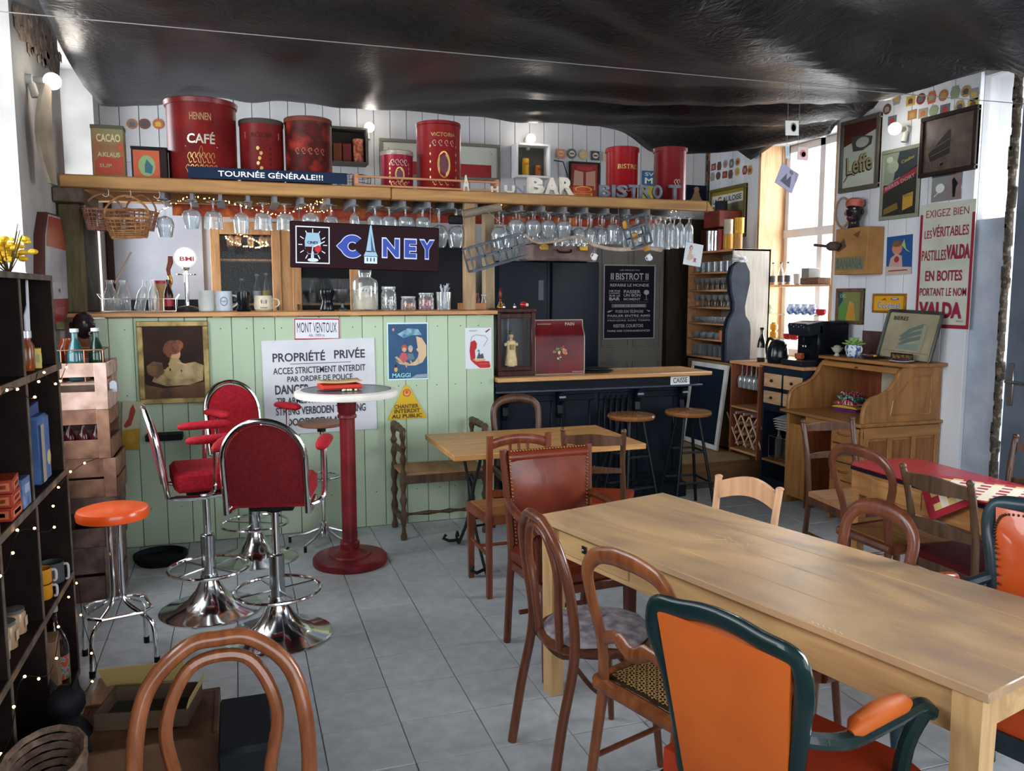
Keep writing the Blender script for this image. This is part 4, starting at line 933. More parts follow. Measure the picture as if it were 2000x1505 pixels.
# --- salon stools
redf=tex('#8c0e1c','#a81626',60,.85,bump=.3,name='red_velvet'); reddk=tex('#5a0a12','#6e0f18',60,.85,bump=.2,name='red_back')
def salon(label,loc,rz,base_rot=0,tilt=0):
    t=thing('salon_stool',label,'stool',loc,R(rz),'red salon bar stools')
    b=B(); b.lathe([(.252,0),(.255,.008),(.24,.014),(.17,.028),(.11,.065),(.07,.115),(.045,.17),(.043,.2)],CHROME,None,40); b.obj('trumpet_base',t)
    b=B(); b.lathe([(.036,.17),(.036,.405),(.031,.41),(.02,.412)],M('#a9abae',.25,1),None,24); b.lathe([(.019,.40),(.019,.645)],CHROME,None,18); b.obj('column',t)
    b=B(); b.tube([(.2*math.cos(2*PI*i/36),.2*math.sin(2*PI*i/36),.23) for i in range(36)],.009,CHROME,8,True)
    for i in range(4): a=i*PI/2+.6; b.cyl((.03*math.cos(a),.03*math.sin(a),.23),(.2*math.cos(a),.2*math.sin(a),.23),.006,CHROME,6)
    b.obj('foot_ring',t)
    b=B(); b.box((0,.02,.725),(.36,.36,.105),redf,None,.022); b.obj('seat',t)
    b=B(); b.box((0,.0,.655),(.2,.2,.025),M('#17181a',.5),None,.003); b.lathe([(.04,.62),(.04,.645)],M('#17181a',.4),None,14); b.obj('seat_plate',t)
    # arched back, curved round
    def arch(w,z0,zt,n=24): 
        r=w; zc=zt-r*1.02; return [(-w,z0)]+[(w*math.cos(PI-PI*i/n),zc+r*1.02*math.sin(PI*i/n)) for i in range(n+1)]+[(w,z0)]
    A_=arch(.165,.70,1.075); b=B(); N=len(A_)
    yb=lambda x,z: -.21-(z-.7)*.16+ (x*x)*.5
    for y_off,m_,fl_ in ((.03,redf,1),(-.008,reddk,0)):
        vs=[(x,yb(x,z)+y_off*0.4,z) for x,z in A_]; c_=[(x*.6,yb(x*.6,.88+(z-.88)*.6)+y_off,.88+(z-.88)*.6) for x,z in A_]; cc=[(0,yb(0,.88)+y_off*1.1,.88)]
        k=vs+c_+cc; fs=[(i,i+1,N+i+1,N+i) for i in range(N-1)]+[(N-1,0,N,2*N-1)]+[(N+i,N+i+1,2*N) for i in range(N-1)]+[(2*N-1,N,2*N)]
        b.add(k,fs if not fl_ else [f[::-1] for f in fs],m_)
    b.obj('backrest',t)
    b=B(); A2=arch(.18,.66,1.095); P=[(x,yb(x,z)-.004,z) for x,z in A2]; 
    P=crom([(-.175,.12,.655),(-.178,-.05,.648),(-.18,-.15,.655)],4)+[Vector(p) for p in P[0:1]]+[Vector(p) for p in P[1:]]
    Q=crom([(.18,-.15,.655),(.178,-.05,.648),(.175,.12,.655)],4); b.tube(P+Q,.0135,CHROME,9); b.obj('back_tube',t)
    for s in (-1,1):
        b=B(); b.tube(crom([(s*.175,-.04,.655),(s*.215,.0,.668),(s*.235,.02,.72),(s*.235,.03,.92)],5),.0115,CHROME,8); o=b.obj('arm_tube',t)
        b=B(); b.tube([(s*.235,-.105,.942),(s*.235,-.09,.942),(s*.235,-.04,.944),(s*.235,.06,.946),(s*.235,.13,.946),(s*.235,.155,.946),(s*.235,.165,.946)],[.012,.026,.033,.036,.034,.024,.010],redf,14,flat=.66); b.obj('arm_pad',o)
    return t
salon('red and chrome salon stool in front, its back to the viewer',(.139,3.985,0),-12)
salon('red and chrome salon stool on the left, seen from the side',(-.185,4.436,0),-82)
salon('red and chrome salon stool farthest back, facing the viewer against the green bar',(.06,5.24,0),-152)
# --- orange stool
t=thing('orange_stool','round orange vinyl stool on bent chrome tube legs','stool',(-.555,3.94,0),R(15))
b=B(); b.lathe([(.135,.655),(.148,.66),(.152,.685),(.146,.70),(.12,.708),(.001,.712)],M('#dd5218',.3,0,.3),None,36); b.obj('seat',t)
for i in range(4):
    a=PI/4+i*PI/2; c,s=math.cos(a),math.sin(a)
    b=B(); b.tube(crom([(.028*c,.028*s,.655),(.028*c,.028*s,.5),(.028*c,.028*s,.33),(.05*c,.05*s,.27),(.12*c,.12*s,.225),(.16*c,.16*s,.2),(.178*c,.178*s,.15),(.185*c,.185*s,.02)],5),.0105,CHROME,9); b.cyl((.185*c,.185*s,0),(.185*c,.185*s,.03),.0125,M('#101112',.6),8); b.obj('leg',t)
b=B(); P=[]
for i in range(4):
    a=PI/4+i*PI/2; 
    for d in (-.22,.22): P.append((.15*math.cos(a+d),.15*math.sin(a+d),.245))
b.tube(P,.008,CHROME,8,True); b.obj('foot_ring',t)
# --- round pub table
t=thing('pub_table','round high table with grey top, white rim and dark red column','table',(.61,4.97,0))
pr=M('#571017',.3,0,.2); prw=tex('#4f0f15','#7a1c22',7,.4,bump=.15,lo=.3,hi=.7)
b=B(); b.lathe([(.222,0),(.227,.01),(.225,.04),(.215,.05),(.13,.055),(.125,.065),(.08,.07),(.058,.09),(.06,.13),(.05,.14)],prw,None,40); b.obj('base',t)
b=B(); b.lathe([(.046,.13),(.046,.9),(.058,.905),(.058,.92),(.05,.93),(.056,.95),(.06,1.03)],prw,None,28); b.obj('column',t)
b=B(); b.lathe([(.20,1.03),(.28,1.032),(.302,1.036),(.308,1.05),(.304,1.07),(.29,1.078),(.268,1.078)],tex('#d6d2c8','#e6e2da',8,.4,bump=.1),None,48,False); b.obj('rim',t)
b=B(); b.lathe([(.29,1.04),(.27,1.0765),(.001,1.0765)],tex('#3f4650','#5a636e',9,.25,bump=.05),None,48,False); b.obj('tabletop',t)
t=thing('dice_tray','open red board game box with rolled cream board on the round table','game box',(.57,4.97,1.0785),R(8))
b=B(); b.box((0,0,.012),(.235,.15,.006),M('#8e1812',.5)); 
for s in (-1,1): b.box((0,s*.072,.02),(.235,.006,.028),M('#c02c18',.45),None,.002); b.box((s*.115,0,.02),(.006,.15,.028),M('#c02c18',.45),None,.002)
b.obj('box',t); b=B(); vs=[]
for k in range(9): u=-1+k/4; vs+=[(u*.125,-.05,.045+.008*u*u),(u*.125,.07,.05+.008*u*u)]
b.add(vs,[(2*k,2*k+2,2*k+3,2*k+1) for k in range(8)],M('#c9a676',.7)); o=b.obj('board',t); mo=o.modifiers.new('t','SOLIDIFY'); mo.thickness=.004
rr=random.Random(8)
for k in range(7):
    o=B().sph((0,0,0),.009,M('#d9dcae',.4),10,sz=.75).obj('game_token',label='small pale game token beside the red box on the round table',cat='token',group='loose tokens on the round table'); o.location=(.60+rr.uniform(-.03,.05),4.855+rr.uniform(-.012,.012),1.0855)
# --- swivel stool behind
t=thing('swivel_stool','brown wooden topped swivel stool on a splayed chrome star base','stool',(.50,5.44,0))
b=B(); b.lathe([(.14,.79),(.15,.795),(.152,.812),(.001,.818)],wood('#6b4630','#8a6046','x'),None,30); b.obj('seat',t)
b=B(); b.lathe([(.028,.75),(.028,.79)],IRON,None,14); b.cyl((0,0,.1),(0,0,.76),.013,CHROME,12); b.lathe([(.03,.05),(.03,.14),(.015,.15)],CHROME,None,16); b.obj('column',t)
b=B(); b.tube([(.115*math.cos(2*PI*i/24),.115*math.sin(2*PI*i/24),.45) for i in range(24)],.007,CHROME,6,True)
for i in range(3): a=i*2.1; b.cyl((0,0,.40),(.115*math.cos(a),.115*math.sin(a),.45),.005,CHROME,6)
b.obj('foot_ring',t)
for i in range(5):
    a=i*2*PI/5+.3; b=B(); b.tube([(.02*math.cos(a),.02*math.sin(a),.10),(.12*math.cos(a),.12*math.sin(a),.06),(.235*math.cos(a),.235*math.sin(a),.04)],[.012,.01,.008],CHROME,8); b.cyl((.23*math.cos(a),.23*math.sin(a),0),(.23*math.cos(a),.23*math.sin(a),.04),.01,IRON,8); b.obj('foot',t)
# ---------------------------------------------------------------- pictures and signs on the green bar
gilt=tex('#6e5c36','#a8925e',14,.4,bump=.3,metal=.4,name='gilt')
YG=YBAR
paint_bg=tex('#2a1a14','#4a3020',3,.5,bump=.05,lo=.2,hi=.8)
picture('old_painting','gilt framed old painting of a red haired child with a white lamb','painting','s',YG,(266,627,412,784),.0,gilt,.035,.025,bm=paint_bg,items=[
 ('r',0,0,1,1,tex('#1c120e','#3a2214',5,.45,lo=.3,hi=.75)),('p',[(0,0),(1,0),(1,.22),(.6,.16),(.3,.14),(0,.2)],tex('#3b2412','#6b4726',6,.5)),
 ('p',[(.12,.24),(.35,.17),(.75,.18),(.98,.24),(1,.45),(.85,.5),(.6,.47),(.52,.6),(.44,.58),(.4,.42),(.2,.38)],tex('#6b5638','#a48c62',16,.5)),
 ('e',.62,.36,.2,.1,tex('#8a7654','#ab9670',18,.5)),('e',.44,.36,.1,.09,tex('#8a7248','#a08a5c',18,.5)),('p',[(.05,.35),(.2,.28),(.33,.36),(.3,.5),(.15,.52),(.04,.46)],tex('#4a2e18','#6b4a2c',16,.5)),
 ('e',.53,.62,.085,.09,'#b98a62'),('e',.49,.71,.15,.10,tex('#4a2212','#7c3f20',30,.5)),('e',.58,.74,.09,.07,tex('#55281a','#8a4a26',30,.5)),('e',.40,.68,.08,.08,tex('#4a2212','#6e371c',30,.5)),('e',.42,.66,.06,.09,'#6a3219'),('p',[(.47,.56),(.58,.55),(.66,.46),(.62,.38),(.46,.38),(.4,.48)],'#9c8458'),('l',[(.55,.5),(.72,.46)],.02,'#b99a70'),('e',.43,.40,.012,.02,'#2a1a10'),('e',.62,.38,.01,.015,'#2a1a10')])
picture('mountain_sign','small white enamel road sign with red border','sign','s',YG,(573,621,664,663),-.01,None,bm=M('#d9d9de',.3),fd=.012,items=[('r',.01,.02,.99,.98,'#9a2230'),('r',.03,.08,.97,.92,'#d5d7de'),('t','MONT VENTOUX',.5,.57,.86,.46,.0,0,'#23262c'),('t','Alt. 1909 m',.49,.22,.34,.14,0,0,'#3a3d44')])
st='#33353b'
pv=picture('private_property_board','large white stencilled board with black warnings behind the round table','sign','s',YG,(511,664,735,838),.012,None,bm=tex('#c3c5cc','#d2d4da',3,.6,bump=.1),fd=.014,items=[
 ('t','PROPRIÉTÉ',.32,.83,.46,.115,.022,0,st),('t','PRIVÉE',.77,.845,.28,.115,.022,0,st),('r',.24,.745,.78,.751,st),('t','ACCES STRICTEMENT INTERDIT',.5,.68,.82,.07,.015,.006,st),('t','PAR ORDRE DE POLICE',.5,.59,.58,.06,.012,.006,st),
 ('t','DANGER',.25,.48,.30,.10,.025,0,st),('t','TIR ARMES A FEU',.32,.36,.42,.07,.015,0,st),('t','STRENG VERBODEN TOEGANG',.5,.25,.80,.085,.015,0,st),('t','DOODSGEVAAR',.44,.13,.5,.08,.02,0,st)])
picture('moon_poster','blue advertising poster of two children sitting on a crescent moon','poster','s',YG,(755,630,837,740),0,None,bm=M('#c3e0e2',.35),fd=.008,items=[
 ('r',.03,.025,.97,.975,tex('#123a63','#1b5078',4,.4,lo=.3,hi=.7)),('p',[(.25,.8),(.5,.9),(.75,.88),(.85,.78),(.6,.78),(.4,.73)],tex('#2e6a8a','#8fb8c4',20,.5)),
 ('p',[(.70,.76),(.84,.73),(.95,.6),(.95,.42),(.85,.3),(.68,.25),(.5,.25),(.3,.28),(.18,.36),(.3,.3),(.5,.27),(.66,.32),(.74,.40),(.76,.47),(.70,.53),(.74,.56),(.72,.66)],'#c9ae8a'),('p',[(.18,.40),(.35,.27),(.58,.25),(.5,.3),(.38,.33),(.22,.42)],'#b79a7a'),
 ('e',.41,.56,.07,.06,'#a84a3a'),('e',.41,.53,.05,.04,'#c99a80'),('e',.56,.55,.06,.055,'#8fa4ac'),('e',.56,.52,.045,.035,'#c9a088'),('p',[(.28,.4),(.34,.48),(.46,.47),(.5,.36),(.38,.3)],'#b5505a'),('p',[(.48,.46),(.62,.46),(.66,.36),(.5,.35)],'#5a7078'),('l',[(.42,.32),(.46,.22)],.02,'#c9a088'),('l',[(.55,.34),(.6,.27)],.02,'#c9a088'),
 ('e',.2,.19,.04,.045,'#c9a35a'),('r',.185,.22,.215,.28,'#3a2a1a'),('e',.15,.88,.03,.025,'#c98a9a'),('t','MAGGI',.33,.085,.44,.075,.02,0,'#8fd0d8'),('p',[(.55,.03),(.97,.04),(.97,.1),(.7,.09)],'#8a94a0'),('l',[(.6,.7),(.8,.2)],.004,'#1b5078')])
picture('mixer_poster','small white poster with a red kitchen mixer near the end of the bar','poster','s',YG,(908,640,960,719),0,None,bm=M('#ccd2d8',.35),fd=.008,items=[
 ('p',[(.74,.90),(.9,.97),(.95,.96),(.8,.88)],'#8a1a30'),('l',[(.25,.78),(.4,.83),(.75,.8),(.85,.72),(.7,.55)],.016,'#8c96a0'),('l',[(.25,.78),(.2,.68)],.015,'#8c96a0'),('p',[(.2,.66),(.35,.7),(.44,.62),(.42,.5),(.36,.45),(.38,.28),(.34,.22),(.2,.22),(.16,.45)],'#a81822'),('p',[(.2,.22),(.9,.18),(.95,.05),(.9,.02),(.55,.02),(.35,.12)],'#b01c22'),
 ('p',[(.28,.235),(.78,.235),(.7,.19),(.4,.18)],'#c9a070'),('p',[(.42,.25),(.52,.42),(.56,.34),(.66,.38),(.7,.25)],'#4a4650'),('e',.5,.44,.04,.03,'#3f7f92'),('t','smart',.3,.93,.3,.04,0,0,'#8a8f98'),('r',.5,.12,.85,.125,'#d98a80')])
z_=at(795,817,'y',YG); u0=at(757,819,'y',YG).x; u1=at(833,816,'y',YG).x; zt=at(793,752,'y',YG).z
t=thing('works_sign','yellow triangular enamel warning sign under the moon poster','sign',mx=face('s',(u0+u1)/2,z_.z,YG,.015))
w_=(u1-u0)/2; h_=zt-z_.z; b=B(); b.prism([(-w_,0),(w_,0),(.012,h_),(-.012,h_)],.012,M('#c9a414',.3),None,0); b.obj('panel',t)
art(t,2*w_,h_,[('e',.5,1.28,.10,.115,'#b5441c'),('e',.5,1.28,.075,.086,'#d0a060'),('e',.5,1.30,.045,.05,'#c2542c'),('t','CHANTIER',.48,.88,.62,.12,.02,0,'#4a2a10'),('t','INTERDIT',.5,.74,.66,.12,.02,0,'#4a2a10'),('t','AU PUBLIC',.49,.59,.78,.12,.02,0,'#4a2a10')],.0125)
# ---------------------------------------------------------------- things on the bar top
ZT=1.531; YT=5.86
def onbar(px): return at(px,600,'y',YT).x
clearg=thinglass('#f2f6f6',.34); milk=M('#cfd4d6',.3)
botp=lambda h,r,nk:[(.001,.002),(r*.9,.0),(r,.008),(r,h*.5),(r*.8,h*.64),(nk,h*.8),(nk*1.0,h*.93),(nk*1.25,h*.94),(nk*1.25,h)]
def bottle(name,label,x,y,z,h,r,nk,mat,group=None,liq=None,labelm=None,cap=None,tilt=0,cat='bottle',parent=None):
    t=thing(name,label,cat,(x,y,z),random.uniform(0,1),group)
    if tilt: t.rotation_euler=(0,tilt,0)
    b=B(); b.lathe(botp(h,r,nk),mat,None,16,False); b.obj('body',t)
    if liq: b=B(); b.lathe([(.001,.005),(r*.88,.004),(r*.9,.012),(r*.9,h*.42),(.001,h*.42)],liq,None,14,False); b.obj('contents',t)
    if labelm: b=B(); b.lathe([(r*1.01,h*.13),(r*1.01,h*.42)],labelm,None,16,False); b.obj('label',t)
    if cap: b=B(); b.lathe([(nk*1.35,h*.95),(nk*1.35,h+.004),(.001,h+.006)],cap,None,12); b.obj('cap',t)
    return t
cx0,cx1=onbar(200),onbar(345)
t=thing('bottle_carrier','low chrome wire carrier holding bottles at the left end of the bar','carrier',(0,0,0))
b=B(); 
for z in (ZT+.006,ZT+.085): b.tube([(cx0,YT-.06,z),(cx1,YT-.06,z),(cx1,YT+.06,z),(cx0,YT+.06,z)],.0025,CHROME,6,True)
for k in range(7): x=cx0+(cx1-cx0)*k/6; b.tube([(x,YT-.06,ZT+.085),(x,YT-.06,ZT+.006),(x,YT+.06,ZT+.006),(x,YT+.06,ZT+.085)],.0018,CHROME,5)
for x in (cx0,cx1): s=-1 if x==cx0 else 1; b.tube([(x,YT-.05,ZT+.085),(x+s*.02,YT-.05,ZT+.115),(x+s*.02,YT+.05,ZT+.115),(x,YT+.05,ZT+.085)],.0025,CHROME,6)
b.obj('wire_frame',t)
for px,lb,ti in ((217,'clear glass milk bottle leftmost in the wire carrier',0),(243,'clear glass milk bottle second from the left in the wire carrier',0)): bottle('milk_bottle',lb,onbar(px),YT,ZT+.01,.195,.04,.019,clearg,'bottles in the chrome carrier')
for px,lb,ti in ((272,'clear soda bottle leaning over in the wire carrier',.22),(301,'clear soda bottle upright beside the red labelled jar',0)): bottle('soda_bottle',lb,onbar(px)-.0,YT,ZT+.01,.20,.032,.012,clearg,'bottles in the chrome carrier',tilt=ti)
bottle('cola_bottle','dark filled soda bottle with red label at the right end of the carrier',onbar(330),YT,ZT+.01,.20,.03,.011,M('#2a1210',.15),'bottles in the chrome carrier',labelm=M('#8c1620',.4))
t=thing('paper_jar','tan paper wrapped jar with red lid behind the soda bottles','jar',(onbar(309)+.02,YT+.13,ZT)); b=B(); b.lathe([(.055,0),(.055,.19)],tex('#a07c4e','#c29a68',8,.6),None,20); b.obj('body',t); b=B(); b.lathe([(.058,.185),(.058,.205),(.001,.207)],M('#a02030',.4),None,20); b.obj('lid',t)
t=thing('beer_tap','curved beer tap with brown wooden handle behind the cola bottle','beer tap',(onbar(325)+.01,YT+.2,ZT)); b=B(); b.tube(crom([(0,0,0),(0,0,.16),(.012,0,.20),(.0,0,.25)],5),.012,BRASS,8); b.obj('spout',t); b=B(); b.tube([(0,0,.24),(-.005,0,.28),(.012,0,.33),(.012,0,.37)],[.013,.016,.02,.016],wood('#5e2614','#823c20','z'),10); b.obj('handle',t)
t=thing('globe_lamp','white glass globe lamp with red letters on a chrome stand','lamp',(onbar(366),YT+.02,ZT))
b=B(); b.lathe([(.075,0),(.078,.012),(.06,.03),(.02,.04)],M('#3c3e42',.3,.7),None,24); b.obj('base',t); b=B(); b.lathe([(.014,.035),(.016,.06),(.013,.07),(.013,.27),(.02,.275),(.024,.29)],CHROME,None,16); b.obj('stem',t)
b=B(); b.tube([(.06*math.cos(2*PI*i/16),.06*math.sin(2*PI*i/16),.245) for i in range(16)],.004,CHROME,6,True); b.cyl((-.06,0,.245),(.06,0,.245),.004,CHROME,6); b.obj('ring',t)
b=B(); b.sph((0,0,.355),.07,glow('#e9e4df',.28),24); b.obj('globe',t); b=B(); vs,fs=textmesh('BMI',.02); b.add([(.071*math.sin((a-.35)*1.3),-.071*math.cos((a-.35)*1.3),.345+(c-.5)*.028) for a,c in vs],fs,M('#a03038',.5)); b.obj('lettering',t,smooth=0)
def mug(label,px,h,r,mat,deco=None,handle=1,prof=None,name='mug',y=YT,group='mugs on the bar top',z=None):
    t=thing(name,label,'mug',(onbar(px),y,ZT if z is None else z),0,group)
    b=B(); b.lathe(prof or [(r*.9,0),(r,.006),(r,h*.5),(r*.96,h),(r*.9,h),(r*.9,.01),(.001,.01)],mat,None,22,False); b.obj('body',t)
    if handle: b=B(); b.tube(crom([(handle*r*.95,0,h*.8),(handle*r*1.55,0,h*.72),(handle*r*1.6,0,h*.4),(handle*r*.98,0,h*.2)],5),.006,mat,8); b.obj('handle',t)
    if deco: b=B(); deco(b,r,h); b.obj('print',t,smooth=0)
    return t
blu=M('#3c5a8c',.5)
mug('plain grey white mug behind the chrome lamp base',404,.14,.052,tex('#a9abaa','#bdbfbd',6,.5),None,1)
def dring(b,r,h):
    for k in range(20):
        a,c=2*PI*k/20,2*PI*(k+1)/20; wrapshape(b,[(.024*math.cos(a),h*.5+.03*math.sin(a)),(.024*math.cos(c),h*.5+.03*math.sin(c)),(.020*math.cos(c),h*.5+.025*math.sin(c)),(.020*math.cos(a),h*.5+.025*math.sin(a))],r,blu)
    wraptext(b,'hoppe',r,h*.5,.032,.014,blu)
mug('pale stoneware mug with blue ring crest',438,.135,.054,M('#b4bcc6',.4),dring,1)
gun=M('#15171c',.15,.3)
mug('shiny black metal mug between the blue crested and cream mugs',476,.13,.045,gun,None,0,[(.045,0),(.05,.01),(.036,.04),(.045,.07),(.043,.13),(.038,.13),(.038,.07),(.03,.04),(.03,.01),(.001,.01)])
def dsh(b,r,h): wrapshape(b,[(-.02,h*.72),(.02,h*.72),(.018,h*.5),(0,h*.36),(-.018,h*.5)],r,M('#3a3a3e',.5)); wrapshape(b,[(-.014,h*.69),(.014,h*.69),(.012,h*.54),(0,h*.44),(-.012,h*.54)],r,M('#a9a49a',.5),ex=.0013); wraptext(b,'Rochetort',r,h*.24,.045,.012,M('#3a3a3e'))
mug('rounded cream mug with a dark shield crest',515,.105,.062,M('#c9bda6',.3),dsh,1,[(.045,0),(.06,.012),(.064,.04),(.06,.08),(.056,.105),(.05,.105),(.054,.08),(.056,.04),(.001,.012)])
mug('black waisted metal beaker below the beer sign',639,.14,.05,gun,None,0,[(.05,0),(.053,.012),(.04,.05),(.036,.075),(.05,.11),(.05,.14),(.043,.14),(.04,.1),(.03,.07),(.001,.02)])
mug('dark pewter goblet touching the big glass jar',669,.15,.05,M('#4a4a4c',.35,.6),None,0,[(.04,0),(.04,.006),(.012,.02),(.012,.05),(.04,.08),(.055,.12),(.056,.15),(.05,.15),(.048,.12),(.035,.085),(.001,.06)],'goblet')
def jar(label,px,h,r,nk,fill,lidm,name='jar',fh=.5,extra=None):
    t=thing(name,label,'jar',(onbar(px),YT-.01,ZT),0,'glass jars on the bar top')
    b=B(); b.lathe([(.001,.001),(r*.93,0),(r,.012),(r,h*.66),(r*.92,h*.74),(nk,h*.82),(nk,h*.9)],clearg,None,26,False); b.obj('glass',t)
    b=B(); b.lathe([(nk*1.06,h*.86),(nk*1.1,h*.89),(nk*1.1,h*.97),(nk,h),(.001,h)],lidm,None,24); b.obj('lid',t)
    rr=random.Random(int(px)); b=B(); m1,m2=fill
    for k in range(46):
        a=rr.uniform(0,2*PI); q=math.sqrt(rr.random())*r*.78; z=.012+rr.random()*h*fh; s=r*.2
        b.box((q*math.cos(a),q*math.sin(a),z),(s*1.6,s,s*.6),m1 if k%2 else m2,Euler((rr.uniform(0,3),rr.uniform(0,3),rr.uniform(0,3))).to_matrix().to_4x4(),s*.2)
    o=b.obj('contents',t); o['kind']='stuff'
    if extra: extra(t)
    return t
def candyl(t):
    b=B(); b.lathe([(.001,.01),(.082,.01),(.084,.05),(.08,.11),(.05,.135),(.001,.13)],tex('#b8ab94','#d9cfbc',14,.7,bump=.6),None,20,False)
    for k in range(12): a=k*.5; b.tube(crom([(.02,0,.12),(.03+.015*math.cos(a),.02*math.sin(a),.17),(.06*math.cos(a),.05*math.sin(a),.14)],3),.006,M('#d9d4c8',.6),6)
    b.obj('sweets',t)
jar('largest glass storage jar, half full of cream sweets, touching the beer sign',713,.285,.092,.045,(M('#cfc4b0',.6),M('#ded6c8',.6)),thinglass('#d8e0e0',.4),fh=.25,extra=candyl)
jar('tall jar of white sugar cubes right of the big jar',759,.17,.055,.046,(M('#d9d9dc',.5),M('#e6e6e8',.5)),M('#b5b9bc',.3,.6),fh=.5)
jar('low jar of orange jelly sweets',797,.10,.055,.048,(M('#c9764c',.4),M('#b8643c',.4)),M('#b9bcbf',.3,.3),fh=.35)
jar('jar of pink sweets beside the straw tumbler',832,.125,.056,.05,(M('#b5505a',.4),M('#cf7a80',.4)),M('#a9acaf',.3,.6),fh=.5)
t=thing('straw_tumbler','glass tumbler full of grey straws and stirrers','tumbler',(onbar(866),YT-.01,ZT)); b=B(); b.lathe([(.001,.002),(.05,0),(.056,.13),(.054,.13),(.048,.006),(.001,.006)],clearg,None,22,False); b.obj('glass',t)
rr=random.Random(5); b=B()
for k in range(22): a=rr.uniform(0,6.28); q=rr.uniform(.01,.04); b.cyl((-q*.7*math.cos(a),-q*.7*math.sin(a),.01),(q*1.2*math.cos(a),q*1.2*math.sin(a),.15+rr.random()*.045),.0035,M(('#a9b0b8','#8d98a4','#c3c9cf')[k%3],.5),6)
b.obj('straws',t)['kind']='stuff'
t=thing('condiment_box','shallow terracotta coloured box at the right end of the bar','box',(onbar(921),YT-.01,ZT)); b=B(); tc_=wood('#9a6038','#b87a4c','x')
for s in (-1,1): b.box((0,s*.05,.025),(.19,.008,.05),tc_,None,.002); b.box((s*.091,0,.025),(.008,.092,.05),tc_,None,.002)
b.box((0,0,.004),(.18,.09,.006),tc_); b.obj('box',t)
for px,c,lb in ((909,'#c98a2a','spice bottle with orange cap at left in the condiment box'),(922,'#c9922f','spice bottle with orange cap in the middle of the condiment box'),(944,'#c9cdd0','spice bottle with white cap at right in the condiment box')):
    bottle('spice_bottle',lb,onbar(px),YT-.01,ZT+.008,.1,.02,.014,thinglass('#e0dcd4',.3),'spice bottles in the condiment box',liq=M('#a9a49a',.6),cap=M(c,.5))
bottle('sauce_bottle','dark red sauce bottle between the spice bottles',onbar(934),YT+.02,ZT+.008,.12,.017,.009,M('#5a1a12',.25),cap=M('#3a1210'))
# hand bell, bells and red timer on the shrine; things on the till counter
ZC2=1.036; YC=5.86
def X2(px,y=YC): return at(px,700,'y',y).x
sx0,sx1=at(972,725,'y',5.78).x,at(1046,725,'y',5.78).x
zs=at(1010,601,'y',5.78).z
t=thing('shrine_case','dark wooden glazed shrine case on the till counter','case',((sx0+sx1)/2,5.78+.11,ZC2)); sw=sx1-sx0; sh_=zs-ZC2
dk=wood('#2a1512','#45241d','z',.35,5,.2); b=B(); b.box((0,0,.02),(sw,.22,.04),dk,None,.005); b.box((0,0,sh_-.02),(sw*1.02,.23,.03),dk,None,.006); b.box((0,.1,sh_/2),(sw*.9,.012,sh_-.06),M('#3a4248',.6))
for s in (-1,1): b.box((s*(sw/2-.016),-.09,sh_/2),(.032,.03,sh_-.06),dk,None,.004); b.box((s*(sw/2-.016),.09,sh_/2),(.032,.02,sh_-.06),dk)
b.box((0,-.09,sh_-.06),(sw-.06,.02,.035),dk,None,.003); b.box((0,-.09,.055),(sw-.06,.02,.03),dk,None,.003); b.obj('case_frame',t)
b=B(); b.box((0,-.088,sh_/2),(sw-.07,.002,sh_-.13),thinglass('#ffffff',.1)); 
for s in (-1,1): b.box((s*(sw/2-.01),0,sh_/2),(.002,.17,sh_-.1),thinglass('#ffffff',.1))
b.obj('glass_pane',t)
t=thing('saint_statue','small cream robed crowned statue inside the shrine case','statue',((sx0+sx1)/2-.005,5.9,ZC2+.041))
b=B(); sm=tex('#dcc08c','#f0dca4',30,.6,bump=.3); b.lathe([(.035,0),(.038,.012),(.03,.02),(.028,.03)],sm,None,16); b.obj('base',t)
b=B(); b.lathe([(.05,.03),(.048,.06),(.038,.12),(.034,.17),(.038,.2),(.036,.215),(.012,.225),(.011,.235)],sm,None,18,sx=1,sy=.7); b.sph((-.045,0,.19),.014,sm,8); b.sph((.045,0,.19),.014,sm,8); b.lathe([(.018,.15),(.02,.19)],M('#a9925c',.5),T(0,-.02,0),10); b.obj('robe',t)
b=B(); b.lathe([(.06,.03),(.062,.08),(.05,.15),(.04,.2)],M('#6b3a38',.7),T(.012,.02,0),14,sx=1,sy=.4); b.obj('cloak',t)
b=B(); b.sph((0,0,.252),.02,M('#c9a988',.5),12,sz=1.15); b.obj('head',t); b=B(); b.lathe([(.019,.265),(.024,.285),(.02,.288),(.001,.30)],M('#6b5428',.4,.5),None,10); b.obj('crown',t)
bx0,bx1=at(1045,724,'y',5.8).x,at(1141,724,'y',5.8).x; zb=at(1090,625,'y',5.8).z-ZC2
t=thing('bread_bin','dark red tin bread bin with painted flowers','bread bin',((bx0+bx1)/2,5.9,ZC2)); bw=(bx1-bx0)/2
rd=tex('#4a0c12','#661519',5,.3,bump=.05,coat=.04); b=B(); pf=[(-.1,0),(.09,0),(.09,zb),(-.055,zb),(-.06,zb-.05),(-.09,zb-.10),(-.1,zb-.13)]
b.prism(pf,2*bw,rd,Matrix(((0,0,1,-bw),(1,0,0,0),(0,1,0,0),(0,0,0,1)))); b.obj('body',t)
b=B(); sv=M('#9a8f8a',.35,.6)
for x in (-bw,bw): b.tube([(x,p,q) for p,q in pf[0:1]+pf[6:7]+pf[5:2:-1]],.004,sv,6)
b.tube([(-bw,-.055,zb),(bw,-.055,zb)],.004,sv,6); b.tube([(-bw,-.1,.004),(bw,-.1,.004)],.004,sv,6); b.obj('trim_edge',t)
fr=B(); rr=random.Random(12); fm=face('s',0,0,0); fr.X=Matrix(((1,0,0,0),(0,0,-1,-.101),(0,1,0,0),(0,0,0,1)))
